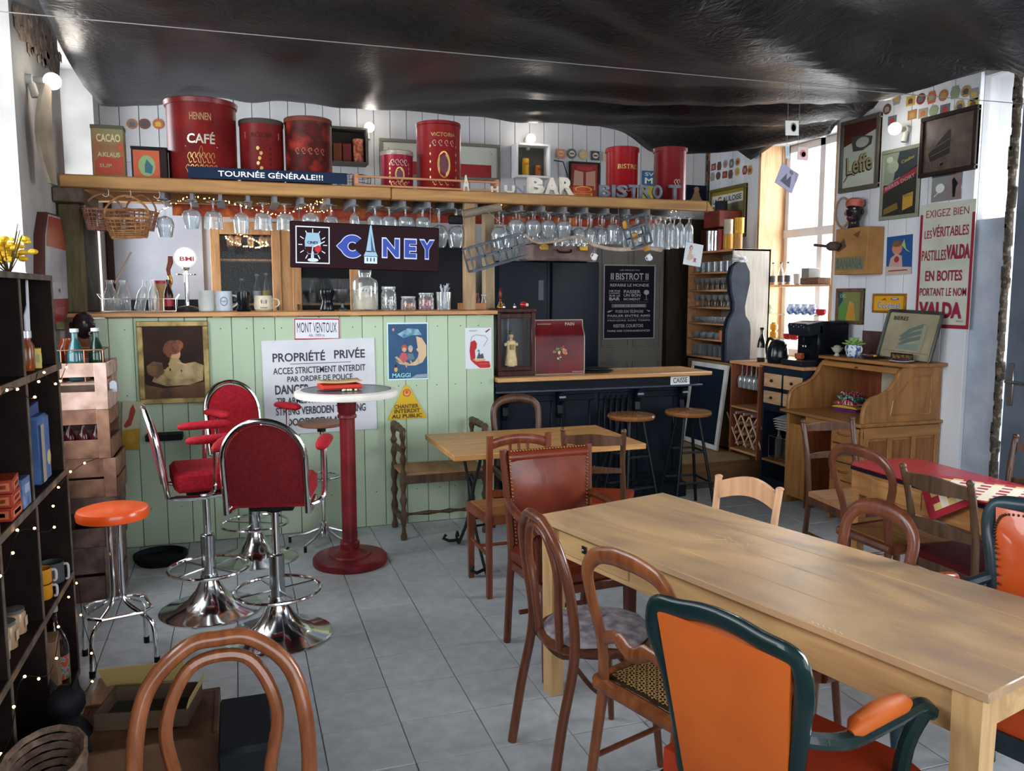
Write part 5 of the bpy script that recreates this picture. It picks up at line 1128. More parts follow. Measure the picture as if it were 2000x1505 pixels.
for k in range(26):
    a=rr.uniform(0,6.28); q=math.sqrt(rr.random())*.052; c=('#b56a4a','#c9b08a','#5a7a4a','#a03a30','#3e5c3a','#c2925a')[k%6]
    fr.flat(ell(q*math.cos(a),.165+q*1.1*math.sin(a),.008+rr.random()*.006,.007+rr.random()*.005,8),M(c,.5),None,.0004*k*.3)
for x in range(9): fr.flat([(bw-.10+x*.011,.018),(bw-.096+x*.011,.024),(bw-.092+x*.011,.018),(bw-.096+x*.011,.012)],M('#a9a08f',.4),None,.001)
fr.obj('flower_print',t,smooth=0)
b=B(); b.X=Matrix(((1,0,0,0),(0,0,-1,-.0605),(0,1,0,0),(0,0,0,1)))@T(0,0,.006)@Rx(0)
for x in range(10): b.flat([(-bw+.03+x*.011,zb-.03),(-bw+.034+x*.011,zb-.024),(-bw+.038+x*.011,zb-.03),(-bw+.034+x*.011,zb-.036)],M('#a9a08f',.4))
b.text('PAIN',bw*.45,zb-.03,.075,.024,M('#a9a08f',.4),0,0,.01); b.obj('lettering',t,smooth=0)
t=thing('plate_stack','two dark plates stacked on the till counter right of the bread bin','plates',(X2(1160,5.92),5.92,ZC2))
for z,r_ in ((0,.155),(.014,.13)): b=B(); b.lathe([(r_*.5,z),(r_,z+.01),(r_,z+.014),(r_*.55,z+.006),(.001,z+.005)],M('#22292b',.3),None,30); b.obj('plate',t)
zz=ZC2+sh_
t=thing('hand_bell','brass hand bell with dark red turned handle on the shrine case','bell',(at(977,600,'y',5.86).x,5.86,zz)); b=B(); b.lathe([(.026,0),(.024,.012),(.014,.03),(.01,.045)],BRASS,None,16); b.obj('bell_body',t); b=B(); b.lathe([(.006,.045),(.009,.06),(.005,.07),(.011,.085),(.009,.12),(.005,.13),(.009,.14),(.001,.15)],M('#7a1a1c',.3),None,12); b.obj('handle',t)
for px,lb in ((984,'tiny silver bell close to the brass hand bell'),(1005,'tiny silver bell left of the red timer')):
    t=thing('desk_bell',lb,'bell',(at(px,600,'y',5.84).x,5.84,zz),0,'small bells on the shrine'); b=B(); b.lathe([(.016,0),(.015,.012),(.006,.02)],M('#8f8f92',.25,.9),None,14); b.lathe([(.003,.02),(.004,.03),(.001,.036)],M('#8f8f92',.25,.9),None,8); b.obj('bell_body',t)
t=thing('apple_timer','round red tomato shaped kitchen timer on the shrine case','kitchen timer',(at(1023,595,'y',5.86).x,5.86,zz)); b=B(); b.sph((0,0,.023),.026,M('#a01420',.2,0,.3),16,1.15,1,.9); b.obj('body',t); b=B(); b.cyl((.016,-.022,.022),(.02,-.03,.022),.012,M('#c9b8a4',.4),14); b.obj('dial',t)
# ---------------------------------------------------------------- baskets and things hanging from the shelf
def wicker(label,px,py,y,w,d,h,mat,rot,tiltx,tilty,hookz):
    c=at(px,py,'y',y); t=thing('wicker_basket',label,'basket',tuple(c),0,'hanging wicker baskets'); t.rotation_euler=(tiltx,tilty,rot)
    b=B(); n=26
    def pt(a,z,s=1): 
        k=(.78+.22*z/h)*s; x=math.cos(a);yv=math.sin(a); e=.55; return (w/2*k*abs(x)**e*(1 if x>0 else -1),d/2*k*abs(yv)**e*(1 if yv>0 else -1),z-h/2)
    for j in range(11):
        z=h*j/10
        if .45<j/10<.95 and j%2: continue
        b.tube([pt(2*PI*i/n,z,1+.015*((i+j)%2)) for i in range(n)],.004 if j<10 else .008,mat,5,True)
    for i in range(n): b.tube([pt(2*PI*i/n,0),pt(2*PI*i/n,h*.5,1.01),pt(2*PI*i/n,h)],.0032,mat,5)
    for i in range(7): x=w/2*.7*(-1+i/3); b.tube([(x,-d/2*.72,-h/2),(x,d/2*.72,-h/2)],.006,mat,5)
    for j in range(7): yv=d/2*.7*(-1+j/3); b.tube([(-w/2*.76,yv,-h/2+.004),(w/2*.76,yv,-h/2+.004)],.006,mat,5)
    b.obj('weave',t,smooth=60)
    b=B(); b.tube(crom([(-w*.46,0,h*.3),(-w*.42,0,h*.8),(-w*.15,0,h*1.3),(w*.15,0,h*1.3),(w*.42,0,h*.8),(w*.46,0,h*.3)],5),.0065,mat,6); b.obj('handle',t)
    return t
wk=tex('#7c4f2e','#a87a50',30,.7,bump=.4); wk2=tex('#8a5a48','#b08474',30,.7,bump=.4)
wicker('reddish wicker basket hanging leftmost, half behind the brown one',203,430,5.80,.24,.18,.12,wk2,.1,0,.02,0)
wicker('brown wicker basket tipped towards the room in front of the others',250,438,5.62,.27,.20,.13,wk,.12,.35,-.06,0)
wicker('wicker basket half hidden at the back of the three',275,430,5.98,.20,.16,.12,wk2,-.1,.05,.1,0)
for px,lb in ((205,'bent wire hook holding the leftmost basket'),(248,'bent wire hook above the brown basket'),(305,'bent wire hook right of the baskets')):
    c=at(px,372,'y',5.66); o=B().tube(crom([(0,0,.03),(.018,0,.02),(.018,0,-.012),(0,0,-.02),(-.016,0,-.008)],5),.0028,M('#a9a49c',.4,.7),6).obj('wire_hook',label=lb,cat='hook',group='wire hooks under the shelf'); o.location=(c.x,5.66,2.262)
b=B(); P=[tuple(at(256,492,'y',5.8)),tuple(at(224,553,'y',5.8))]; b.cyl(P[0],P[1],.006,M('#9a8574',.6),8); b.obj('wooden_stick',label='thin pale stick leaning from the milk bottle up to the baskets',cat='stick')
# grey wooden openwork crates, branch and little jugs
gw=tex('#3e444b','#5c636b',10,.7,(1,1,1),.3,name='grey_wood')
def gridcrate(label,c,w,h,d,rot,mat,nx,ny,name='openwork_crate'):
    t=thing(name,label,'crate',tuple(c)); t.rotation_euler=(0,-rot,0)
    for y in (-d/2,d/2):
        for k in range(ny+1):
            z=-h/2+h*k/ny; b=B(); b.box((0,y,z),(w,.012,.016),mat,None,.002); b.obj('rail',t)
    for k in range(nx+1):
        x=-w/2+w*k/nx; b=B(); b.box((x,-d/2,0),(.013,.012,h),mat,None,.002); b.box((x,d/2,0),(.013,.012,h),mat,None,.002); b.box((x,0,-h/2),(.013,d,.012),mat,None,.002); b.obj('slat',t)
    return t
gcr=gridcrate('grey openwork wooden crate hanging askew at the middle post',at(967,493,'y',5.5),.40,.16,.14,R(16),gw,4,2)
b=B(); b.cyl((-.19,0,.07),(-.12,.10,.34),.0018,M('#8a8078'),5); b.cyl((.18,0,.07),(.03,.10,.32),.0018,M('#8a8078'),5); b.obj('cord',gcr)
gridcrate('small grey bottle crate hanging tilted near the right end of the shelf',at(1243,452,'y',5.55),.15,.22,.1,R(18),gw,1,3)
for px,py,lb in ((1222,438,'yellow wooden block topmost in the tilted bottle crate'),(1240,462,'yellow wooden block in the middle of the tilted bottle crate'),(1262,482,'yellow wooden block lowest in the tilted bottle crate')):
    c=at(px,py,'y',5.55); b=B(); b.lathe([(.02,-.028),(.024,-.02),(.024,.015),(.016,.028),(.001,.032)],M('#b8832f',.5),None,14); o=b.obj('yellow_bottle',label=lb,cat='block',group='yellow blocks in the tilted crate'); o.location=tuple(c); o.rotation_euler=(.2,-.3,0)
b=B(); P=[tuple(at(px,py,'y',5.56)) for px,py in ((1025,458),(1050,474),(1090,470),(1130,462),(1160,478),(1205,487),(1260,484),(1292,488))]; P=crom(P,4); b.tube(P,[.008+.010*i/len(P) for i in range(len(P))],tex('#8a7868','#b5a594',14,.8,bump=.5),8); dbr=b.obj('driftwood_branch',label='pale driftwood branch hanging level below the glasses',cat='branch')
b=B()
for px in (1060,1210,1270): c=at(px,486,'y',5.57); b.cyl((c.x,5.57,c.z),(c.x,5.6,2.29),.0012,M('#666666'),4)
b.obj('hanging_cord',dbr)
for px,lb,mi in ((1161,'tiny white jug hanging from the left part of the branch',1),(1269,'tiny white jug hanging from the right end of the branch',-1)):
    c=at(px,503,'y',5.56); t=thing('white_jug',lb,'jug',tuple(c),0,'little jugs on the branch'); t.rotation_euler=(0,.5*mi,0)
    b=B(); b.lathe([(.001,-.022),(.014,-.02),(.021,-.004),(.016,.016),(.018,.026),(.015,.026),(.013,.016),(.001,.0)],M('#cfd0d3',.25),None,16,False); b.obj('body',t); b=B(); b.tube(crom([(-.015,0,.02),(-.032,0,.016),(-.03,0,-.006),(-.018,0,-.01)],4),.003,M('#cfd0d3',.25),6); b.obj('handle',t)
pc=at(1354,497,'y',5.62); t=thing('hanging_print','square white card of a woman with a pink cup, hanging from the shelf end','picture',mx=face('s',pc.x,pc.z,5.62,-.14))
b=B(); b.box((0,0,0),(.155,.17,.002),M('#d5dbe0',.5)); b.obj('card',t)
art(t,.155,.17,[('p',[(.15,.25),(.3,.2),(.5,.3),(.55,.4),(.4,.5),(.38,.7),(.25,.72),(.2,.5)],'#cdb4a2'),('e',.32,.78,.09,.12,'#6b5048'),('e',.33,.76,.06,.09,'#cfb0a0'),('l',[(.4,.45),(.6,.52)],.03,'#cdb4a2'),('r',.55,.2,.68,.36,'#b8567a'),('r',.5,.17,.72,.2,'#c77a94')],.0015)
b=B(); b.cyl((-.06,.084,0),(-.05,2.29-pc.z,-.02),.0012,M('#777777'),4); b.obj('hanging_cord',t)
# ---------------------------------------------------------------- against the back wall
oak=wood('#a8784c','#c99a6a','z',.45); dkin=M('#26282c',.6)
def cab(name,label,cat,x0,x1,y0,y1,z0,z1,mat,back=None,shelves=(),th=.02,frame=.045,openf='s'):
    t=thing(name,label,cat,((x0+x1)/2,(y0+y1)/2,z0)); w,d,h=(x1-x0)/2,(y1-y0)/2,z1-z0
    b=B(); b.bx(-w,-w+th,-d,d,0,h,mat,.002); b.bx(w-th,w,-d,d,0,h,mat,.002); b.bx(-w+th,w-th,-d,d,h-th,h,mat,.002); b.bx(-w+th,w-th,-d,d,0,th,mat,.002)
    if openf=='s': b.bx(-w+th,w-th,d-.012,d,th,h-th,back or mat)
    else: b.bx(d*0+w-th-.012,w-th,-d+th,d-th,th,h-th,back or mat)
    b.obj('body',t)
    for z in shelves: q=B(); q.bx(-w+th,w-th,-d+.012,d-.012,z,z+.018,mat,.002); q.obj('shelf',t)
    return t,w,d,h
# oak glazed cabinet
t,w,d,h=cab('glazed_cabinet','oak glazed cabinet behind the bar, its two doors closed','cabinet',-.19,1.02,7.30,7.68,.2,2.27,oak,dkin,(1.35,1.72),frame=.05)
for x0,x1,hx in ((-w,-.045,0),(.045,w,1)):
    b=B()
    for a,c in ((x0,x0+.075),(x1-.075,x1)): b.bx(a,c,-d-.022,-d,.05,h-.03,oak,.004)
    for z0,z1 in ((.05,.13),(h-.13,h-.03)): b.bx(x0+.075,x1-.075,-d-.022,-d,z0,z1,oak,.004)
    dr=b.obj('cabinet_door',t); g=B(); g.bx(x0+.075,x1-.075,-d-.012,-d-.009,.13,h-.13,thinglass('#e6e9eb',.1)); g.obj('pane',dr)
    g=B(); hz=x1-.04 if hx==0 else x0+.04; g.box((hz,-d-.028,1.25),(.018,.012,.22),wood('#3a2a22','#5c4636','z'),None,.003); g.obj('handle',dr)
b=B(); b.bx(-.045,.045,-d-.015,-d,.05,h-.03,oak,.004); b.obj('mullion',t)
cbx=(-.19+1.02)/2
lab=[('#c9c6bb','squat pale bottle'),('#b8b8b8','slim clear bottle with grey label'),('#c9a43a','bottle with oval gold label')]
for k,(px,hh) in enumerate(((472,.2),(502,.24),(520,.25))):
    x=at(px,560,'y',7.45).x; bottle('liqueur_bottle',('slim liqueur bottle leftmost behind the left cabinet door','liqueur bottle with white label in the middle behind the left cabinet door','liqueur bottle with gold label at the right behind the left cabinet door')[k],x,7.45,1.571,hh,.034,.012,thinglass('#7c8a90',.3),'bottles in the oak cabinet',labelm=M(('#9a9f9e','#d9dcdc','#d9b040')[k],.5),cap=M('#8a8c8c',.3,.5))
for k,px in enumerate((610,630,650,665)):
    x=at(px,560,'y',7.45).x; bottle('liqueur_bottle','dark liqueur bottle behind the right cabinet door, '+ORD[k]+' from the left',x,7.45,1.571,.2,.035,.012,thinglass('#5a4a4c',.3),'dark bottles in the oak cabinet',labelm=M(('#6b5a5c','#4a4c55','#6a3a40','#55504a')[k],.5))
for k,px in enumerate((450,465,490,512,524)): 
    o=hang('wine',at(px,480,'y',7.42).x,7.42,2.22,'upturned stemmed glass inside the oak cabinet, '+ORD[k]+' from the left','glasses hanging in the oak cabinet',.9)
for zz in (0,.03,.06): pass
light_string('light_string','strand of tiny warm lights strung inside the oak cabinet door',[A(436,450,7.33),A(465,455,7.33),A(500,470,7.33),A(524,476,7.33),A(505,482,7.33),A(470,478,7.33),A(437,462,7.33)],44,.0055,22,.001)
# black display unit
b=B(); b.bx(1.02,2.03,7.35,7.68,.2,2.14,M('#0d1016',.35),.006); o=b.obj('black_board',label='tall plain black panel cupboard right of the oak cabinet',cat='cupboard')
# fridge and suitcase
t=thing('fridge','large dark blue black double door fridge behind the till counter','fridge',(2.70,7.12,.2)); fm_=M('#0e1823',.25)
b=B(); b.bx(-.49,.49,-.10,.36,0,1.74,fm_,.006); b.obj('body',t)
for x0,x1 in ((-.49,-.02),(.02,.49)): b=B(); b.bx(x0,x1,-.13,-.102,.02,1.735,fm_,.008); b.obj('fridge_door',t)
b=B(); b.bx(-.11,-.06,-.134,-.13,1.39,1.57,M('#3a4550',.3),.002); b.obj('display',t)
t=thing('suitcase','old taupe suitcase with brass clasps lying on the fridge','suitcase',(2.79,7.06,1.942))
sc1=tex('#6e5b56','#8a7570',14,.7,bump=.2); b=B(); b.box((0,0,.075),(.62,.36,.15),sc1,None,.02); b.box((0,0,.145),(.626,.366,.006),M('#3a2e2a',.6)); b.obj('case',t); b=B(); b.box((0,0,.155),(.60,.35,.02),sc1,None,.008); b.obj('lid',t)
for x in (-.19,.19): b=B(); b.box((x,-.185,.115),(.08,.012,.05),BRASS,None,.004); b.box((x,-.192,.135),(.04,.008,.03),BRASS,None,.002); b.obj('clasp',t)
b=B(); b.tube(crom([(-.07,-.185,.095),(-.05,-.205,.075),(.05,-.205,.075),(.07,-.185,.095)],4),.009,M('#2a1e1c',.5),7); b.obj('handle',t)
# bistrot poster on the door
W_='#b8b3c0'
picture('bistrot_rules_poster','framed dark poster of white bistro rules hung on the grey door','poster','s',YB-.085,(1178,516,1277,661),.0,M('#a9a6ae',.4),.014,.016,bm=M('#1b1a24',.5),items=[
 ('t','LES RÈGLES DU',.5,.945,.4,.022,.01,0,W_),('t','BISTROT',.5,.855,.56,.095,.02,0,W_),('t','II',.15,.855,.06,.09,.03,0,W_),('t','II',.85,.855,.06,.09,.03,0,W_),('r',.1,.79,.88,.793,W_),('t','REFAIRE LE MONDE',.5,.735,.78,.04,.02,0,W_),
 ('t','NE PAS',.2,.655,.22,.025,.03,0,W_),('t','LAISSER',.2,.625,.22,.02,.02,0,W_),('t','SUR LE',.2,.59,.22,.025,.03,0,W_),('t','BAR',.2,.545,.22,.045,.04,0,W_),('t','PASSER',.55,.645,.34,.045,.02,0,W_),('t','UN BON',.55,.595,.34,.04,.02,0,W_),('t','MOMENT',.55,.54,.34,.035,.02,0,W_),
 ('e',.84,.635,.055,.035,W_),('r',.835,.54,.845,.62,W_),('r',.8,.53,.88,.535,W_),('r',.1,.5,.88,.502,W_),('r',.14,.425,.84,.475,'#6f6b7a'),('t','AVOIR LE SOURIRE',.5,.45,.62,.032,.015,0,W_),('t','POSER SON TÉLÉPHONE',.5,.375,.56,.05,.01,0,W_),('p',[(.05,.36),(.1,.36),(.17,.39),(.08,.38)],W_),('p',[(.84,.39),(.9,.36),(.92,.38)],W_),
 ('t','PARLER ENTRE AMIS',.49,.31,.86,.032,.02,0,W_),('t','PRENDRE SON TEMPS',.49,.245,.86,.022,.01,0,W_),('r',.06,.275,.9,.277,W_),('t','RESTER COURTOIS',.48,.17,.6,.045,.02,0,W_),('t','FAIRE DES CONNAISSANCES',.49,.10,.86,.028,.02,0,W_)])
# upper back wall
picture('whiteboard','large framed white board with red band high on the back wall','board','s',YB-.012,(740,270,975,355),0,M('#6b655c',.5),.03,.03,bm=M('#b5b7ad',.5),items=[('r',.22,0,.95,.42,'#8e1c1c'),('r',.45,0,.52,.5,'#b5b7ad'),('e',.05,.8,.006,.012,'#555555'),('e',.95,.8,.006,.012,'#555555')])
t,w,d,h=cab('wall_shelf_box','small dark shelf box with red packets, left of the first lit bulb','shelf',.83,1.17,7.55,7.73,2.80,3.12,M('#4a463e',.6),M('#3a3832',.7))
for k,(x,c,lb) in enumerate(((.90,'#7c3a1c','flat brown red packet at the left of the dark shelf box'),(.985,'#6a1a1c','dark red packet in the middle of the shelf box'))): b=B(); b.box((0,0,0),(.075,.06,.16),M(c,.5),None,.003); o=b.obj('packet',label=lb,cat='packet',group='packets in the dark shelf box'); o.location=(x,7.62,2.90)
b=B(); b.lathe([(.05,0),(.05,.2),(.046,.205),(.001,.205)],tex('#8a2a20','#b87a5c',30,.4,lo=.4,hi=.6),None,18); o=b.obj('round_tin',label='tall red and silver tin at the right of the dark shelf box',cat='tin'); o.location=(1.09,7.62,2.822)
t,w,d,h=cab('wall_niche','grey wall niche holding two small tins below the second bulb','niche',2.58,2.93,7.58,7.73,2.76,3.08,paintw,M('#4c4b45',.7))
for x,c,r_,h_,lb in ((2.70,'#b8861c',.034,.16,'tall ochre yellow tin in the grey wall niche'),(2.83,'#9a5a22',.03,.10,'short orange and black tin in the grey wall niche')):
    b=B(); b.lathe([(r_,0),(r_,h_),(r_*.9,h_+.004),(.001,h_+.004)],M(c,.4),None,18); wraptext(b,'CAFE',r_,h_*.7,r_*1.3,.02,M('#4a2010')); wrapshape(b,[(-.02,h_*.2),(.02,h_*.2),(.02,h_*.5),(-.02,h_*.5)],r_,M('#5a2a14')); o=b.obj('round_tin',label=lb,cat='tin'); o.location=(x,7.66,2.782)
picture('red_print','dark framed red and cream print below the row of medallions','picture','s',YB-.012,(1111,315,1170,388),0,M('#2e2420',.5),.02,.02,bm=M('#7a1c1c',.5),items=[('p',[(.08,.2),(.45,.15),(.45,.75),(.12,.8)],'#b58a78'),('p',[(.55,.15),(.9,.2),(.9,.8),(.55,.75)],'#b0806e'),('r',.2,.8,.8,.92,'#9c2a24')])
picture('swiss_sign','partly hidden blue and yellow sign between the two right hand tins','sign','s',YB-.012,(1254,333,1300,392),0,None,bm=M('#1d5c86',.4),items=[('t','SVEL',.45,.88,.7,.12,.02,0,'#c9d8e0'),('t','MEL',.5,.66,.8,.2,.03,0,'#d5e2e8'),('p',[(0,0),(1,0),(1,.45),(0,.5)],'#a9a024'),('p',[(.3,.1),(.9,.05),(1,.3),(.5,.35)],'#c9b93a')])
picture('golden_figure_print','dark navy picture with golden seated figure at the shelf end','picture','s',YB-.012,(1340,361,1378,398),0,None,bm=M('#10142a',.4),items=[('p',[(.15,.1),(.85,.1),(.7,.35),(.6,.7),(.4,.7),(.3,.35)],'#8a6a4a'),('e',.5,.78,.13,.14,'#a07a54')])
# medallions in a row and labels on the walls
rr=random.Random(21)
med=[(1095,300,'#b07a5c','r'),(1117,300,'#5c5a52','e'),(1140,302,'#a9a070','e'),(1163,304,'#3c3c3c','r'),(1185,306,'#b0a590','r')]
for k,(px,py,c,s) in enumerate(med):
    p=at(px,py,'y',YB-.02); t=thing('wall_plaque',('orange square plaque leftmost in the row under the cloth','dark round plaque second in the row under the cloth','yellow green crest plaque in the row under the cloth','black framed plaque fourth in the row under the cloth','pale plaque last in the row, half behind the red tin')[k],'plaque',mx=face('s',p.x,p.z,YB-.012),group='plaques in a row on the back wall')
    b=B(); P=ell(0,0,.05,.05,16) if s=='e' else [(-.045,-.045),(.045,-.045),(.045,.045),(-.045,.045)]; b.prism(P,.01,M(c,.5)); b.obj('panel',t)
    art(t,.09,.09,[('e',.5,.5,.35,.3,'#c9c2ae' if k%2 else '#d0a080'),('r',.25,.4,.75,.6,c)],.011)
b=B(); p=at(1082,313,'y',7.7); q=at(1100,345,'y',7.7); b.tube([tuple(p),(q.x,7.7,p.z-.01),(q.x+.05,7.7,q.z)],.006,IRON,6); b.obj('iron_bracket',label='thin black iron bracket on the back wall above the white letters',cat='bracket')
cols=['#9c6a4a','#7a3428','#8a8a70','#6a4038','#a08a50','#56606a','#a85a3c','#8c8c94','#4a4650','#93302a','#7f8f7a','#b09a48']
def label_card(w,plane,px,py,sz,c,c2,shape,lb,grp):
    p=at(px,py,'y' if w=='s' else 'x',plane); u=p.x if w=='s' else p.y
    t=thing('beer_label',lb,'label',mx=face(w,u,p.z,plane,rr.uniform(-.05,.05)),group=grp); b=B(); s=sz/2
    P=ell(0,0,s,s*.95,14) if shape=='e' else ([(-s,-s*.8),(s,-s*.8),(s,s*.8),(-s,s*.8)] if shape=='r' else [(-s*.7,-s),(s*.7,-s),(s,0),(s*.6,s),(-s*.6,s),(-s,0)])
    b.prism(P,.003,M(c,.6)); b.obj('card',t); art(t,sz,sz,[('e',.5,.5,.28,.22,c2),('r',.2,.25,.8,.33,c2)],.0035)
cn={'#9c6a4a':'tan','#7a3428':'dark red','#8a8a70':'sage','#6a4038':'brown','#a08a50':'mustard','#56606a':'slate','#a85a3c':'orange','#8c8c94':'grey','#4a4650':'charcoal','#93302a':'red','#7f8f7a':'pale green','#b09a48':'yellow'}
sn={'e':'round','r':'square','s':'shaped'}
L1=[(1383,308,0,'r'),(1383,328,3,'r'),(1394,326,9,'r'),(1405,324,8,'s'),(1417,320,7,'e'),(1429,319,5,'s'),(1441,316,4,'e'),(1380,348,6,'r'),(1392,345,2,'s'),(1403,343,8,'e'),(1416,341,1,'r'),(1427,340,3,'s'),(1440,335,11,'e'),(1455,332,9,'s'),(1465,332,4,'s')]
for k,(px,py,ci,s) in enumerate(L1): label_card('r',XR-.018,px,py,.085,cols[ci],cols[(ci+5)%12],s,cn[cols[ci]]+' '+sn[s]+' beer label above the framed advert, '+('upper row' if py<330 else 'lower row')+', '+('near the corner' if px<1400 else ('midway' if px<1430 else 'near the window')),'beer labels above the framed advert')
L2=[(1733,213,3,'e'),(1752,193,7,'s'),(1779,197,11,'r'),(1799,193,1,'e'),(1820,190,6,'s'),(1843,186,0,'e'),(1866,180,10,'s'),(1887,178,4,'e'),(1743,235,5,'r'),(1782,224,0,'r'),(1803,221,2,'r'),(1824,216,10,'e'),(1846,213,5,'r'),(1875,208,4,'s'),(1901,203,11,'r'),(1904,184,7,'s')]
for k,(px,py,ci,s) in enumerate(L2): label_card('r',XR-.018,px,py,.085,cols[ci],cols[(ci+4)%12],s,cn[cols[ci]]+' '+sn[s]+' beer label high on the right wall, '+('upper row' if py<205 else 'lower row')+', '+('above the round lamp' if px<1790 else ('midway' if px<1860 else 'above the dark relief')),'beer labels high on the right wall')
for k,px in enumerate((258,282,309)): label_card('s',YB-.012,px,242,.09,cols[(k*3)%12],cols[(k*3+5)%12],'e','round beer label on the back wall above the small black tin, '+('leftmost','middle','rightmost')[k]+' of three','beer labels on the back wall'); 
# wall lamps (bare lit bulbs)
def bulb(w,u,z,plane,label,e=45,pw=9,rad=.045):
    e=4.5;pw=1.2
    t=thing('wall_lamp',label,'lamp',mx=face(w,u,z,plane),group='bare round wall bulbs'); b=B(); b.lathe([(.03,0),(.03,.03),(.02,.035)],M('#a9a9a6',.5),None,16); b.cyl((0,0,.03),(0,0,.085),.018,M('#8a8a88',.5),12); b.cyl((0,0,.02),(0,-.09,.04),.02,M('#b5b5b0',.5),12); b.obj('holder',t)
    b=B(); b.sph((0,0,.125),rad,glow('#fff2dc',e),20); b.obj('bulb',t)
    l=bpy.data.lights.new('bulb_light','POINT'); l.energy=pw; l.color=(1,.93,.82); l.shadow_soft_size=.05; o=bpy.data.objects.new('bulb_light',l); COL.objects.link(o); o.matrix_world=face(w,u,z,plane)@T(0,0,.2)
bulb('s',at(722,248,'y',7.6).x,at(722,248,'y',7.6).z,YB-.01,'lit round bulb on the back wall right of the rust red tin')
bulb('s',at(1038,270,'y',7.6).x,at(1038,270,'y',7.6).z,YB-.01,'lit round bulb on the back wall above the white letters')
p=at(1757,252,'x',4.7); bulb('r',p.y,p.z,XR-.018,'lit round bulb on the right wall between the framed signs')
p=at(92,158,'x',-.93); bulb('l',p.y,p.z,XL,'lit round bulb on the left pier near the hanging plank')
# ---------------------------------------------------------------- glass cupboard, guitar case, blackboard
cy0,cy1=6.56,7.36; cx=4.34
t=thing('glass_cupboard','open pine cupboard filled with rows of glasses near the window','cupboard',(cx,(cy0+cy1)/2,1.02)); cw_=(cy1-cy0)/2; pz=wood('#9a6c48','#bd8c64','y',.5)
b=B(); b.bx(0,.40,-cw_,-cw_+.02,0,1.04,wood('#a9a39a','#c2bcb2','z')); b.bx(0,.40,cw_-.02,cw_,0,1.04,pz,.002); b.bx(.385,.4,-cw_,cw_,0,1.04,wood('#a89a86','#c2b49e','z')); b.bx(0,.40,-cw_,cw_,1.02,1.04,pz,.002); b.bx(0,.4,-cw_,cw_,0,.02,pz,.002); b.obj('body',t)
zl=[.02,.19,.345,.50,.665,.835]
for z in zl[1:]: b=B(); b.bx(0,.385,-cw_+.02,cw_-.02,z-.016,z,pz,.002); b.obj('shelf',t)
short={'a':[(.026,0),(.03,.004),(.034,.1),(.032,.1),(.027,.008),(.001,.008)],'b':[(.028,0),(.028,.003),(.005,.01),(.004,.05),(.026,.075),(.03,.115),(.028,.115),(.024,.077),(.001,.055)],'c':[(.03,0),(.036,.02),(.036,.055),(.034,.055),(.03,.02),(.001,.01)]}
sm={}
def shortg(k,x,y,z,label,grp,tint='#e4ecf0'):
    if (k,tint) not in sm: q=B(); q.lathe(short[k],thinglass(tint,.4),None,14,False); o=q.obj('g'); sm[(k,tint)]=o.data; bpy.data.objects.remove(o)
    o=bpy.data.objects.new('drinking_glass',sm[(k,tint)]); COL.objects.link(o); o.location=(x,y,z); return tag(o,label,'glass',grp)
names=['bottom','second lowest','third lowest','third highest','second highest','top']
for s,z in enumerate(zl):
    kind=('a','c','c','b','b','a')[s]; n=(8,6,8,7,8,7)[s]; tint='#7f9cc0' if s==0 else '#e4ecf0'
    for i in range(n):
        for j,dx in enumerate((.07,.17)): shortg(kind,cx+dx,cy0+.07+i*(cy1-cy0-.14)/(n-1),1.02+z+.001,('blue tinted tumbler' if s==0 and i<6 else 'clear glass')+' on the '+names[s]+' cupboard shelf, '+('front','back')[j]+' row, '+ORD[i]+' from the window side','glasses on the '+names[s]+' cupboard shelf',tint if (s==0 and i<6) else '#e4ecf0')
b=B(); b.lathe([(.035,0),(.035,.09),(.001,.095)],M('#b5582c',.4),None,16); o=b.obj('orange_tumbler',label='small orange tumbler among the glasses on the second lowest cupboard shelf',cat='tumbler'); o.location=(cx+.03,6.75,1.211)
zt=1.02+1.041
def X3(px,py,x=4.45): return at(px,py,'x',x)
def rtin(label,px,r_,h_,c,x=4.45,z=None,deco=None,name='canister',rg=.4,me=0,cat='tin',lid=None):
    p=X3(px,470,x); t=thing(name,label,cat,(x,p.y,zt if z is None else z)); b=B(); b.lathe([(r_,0),(r_,h_*.93),(r_*1.03,h_*.93),(r_*1.03,h_),(.001,h_)],M(c,rg,me),None,22); b.obj('body',t)
    if deco: b=B(); wrapshape(b,[(-r_*.5,h_*.2),(r_*.5,h_*.2),(r_*.5,h_*.75),(-r_*.5,h_*.75)],r_,M(deco,.5),ang=-PI*.72); b.obj('print',t,smooth=0)
    return t
rtin('shiny steel canister left on top of the pine cupboard',1390,.055,.19,'#c9cbcd',rg=.15,me=1,x=4.40)
rtin('slim red tin beside the steel canister on the cupboard',1407,.022,.19,'#8e1a1c',4.40)
rtin('yellow tin with cream picture, lower left of the four stacked tins',1422,.045,.145,'#b87f12',4.45,deco='#c9b690'); rtin('amber tin, lower right of the four stacked tins',1441,.042,.145,'#a9742a',4.45,deco='#5c2e18')
rtin('white tin with yellow crest, upper left of the four stacked tins',1422,.042,.14,'#a9a590',4.45,zt+.146,deco='#8a7434'); rtin('bright yellow tin, upper right of the four stacked tins',1443,.044,.14,'#c99a14',4.45,zt+.146,deco='#8e2a1c')
b=B(); b.box((0,0,0),(.26,.28,.17),tex('#5c1a14','#7c2c1e',8,.5),None,.01); o=b.obj('red_case',label='dark red lacquer box behind the tins at the shelf end',cat='box'); o.location=(4.63,7.22,zt+.32)
b=B(); b.box((0,0,0),(.28,.30,.22),M('#3a1614',.5),None,.006); o=b.obj('dark_case',label='dark maroon case supporting the red lacquer box',cat='box'); o.location=(4.62,7.22,zt+.112)
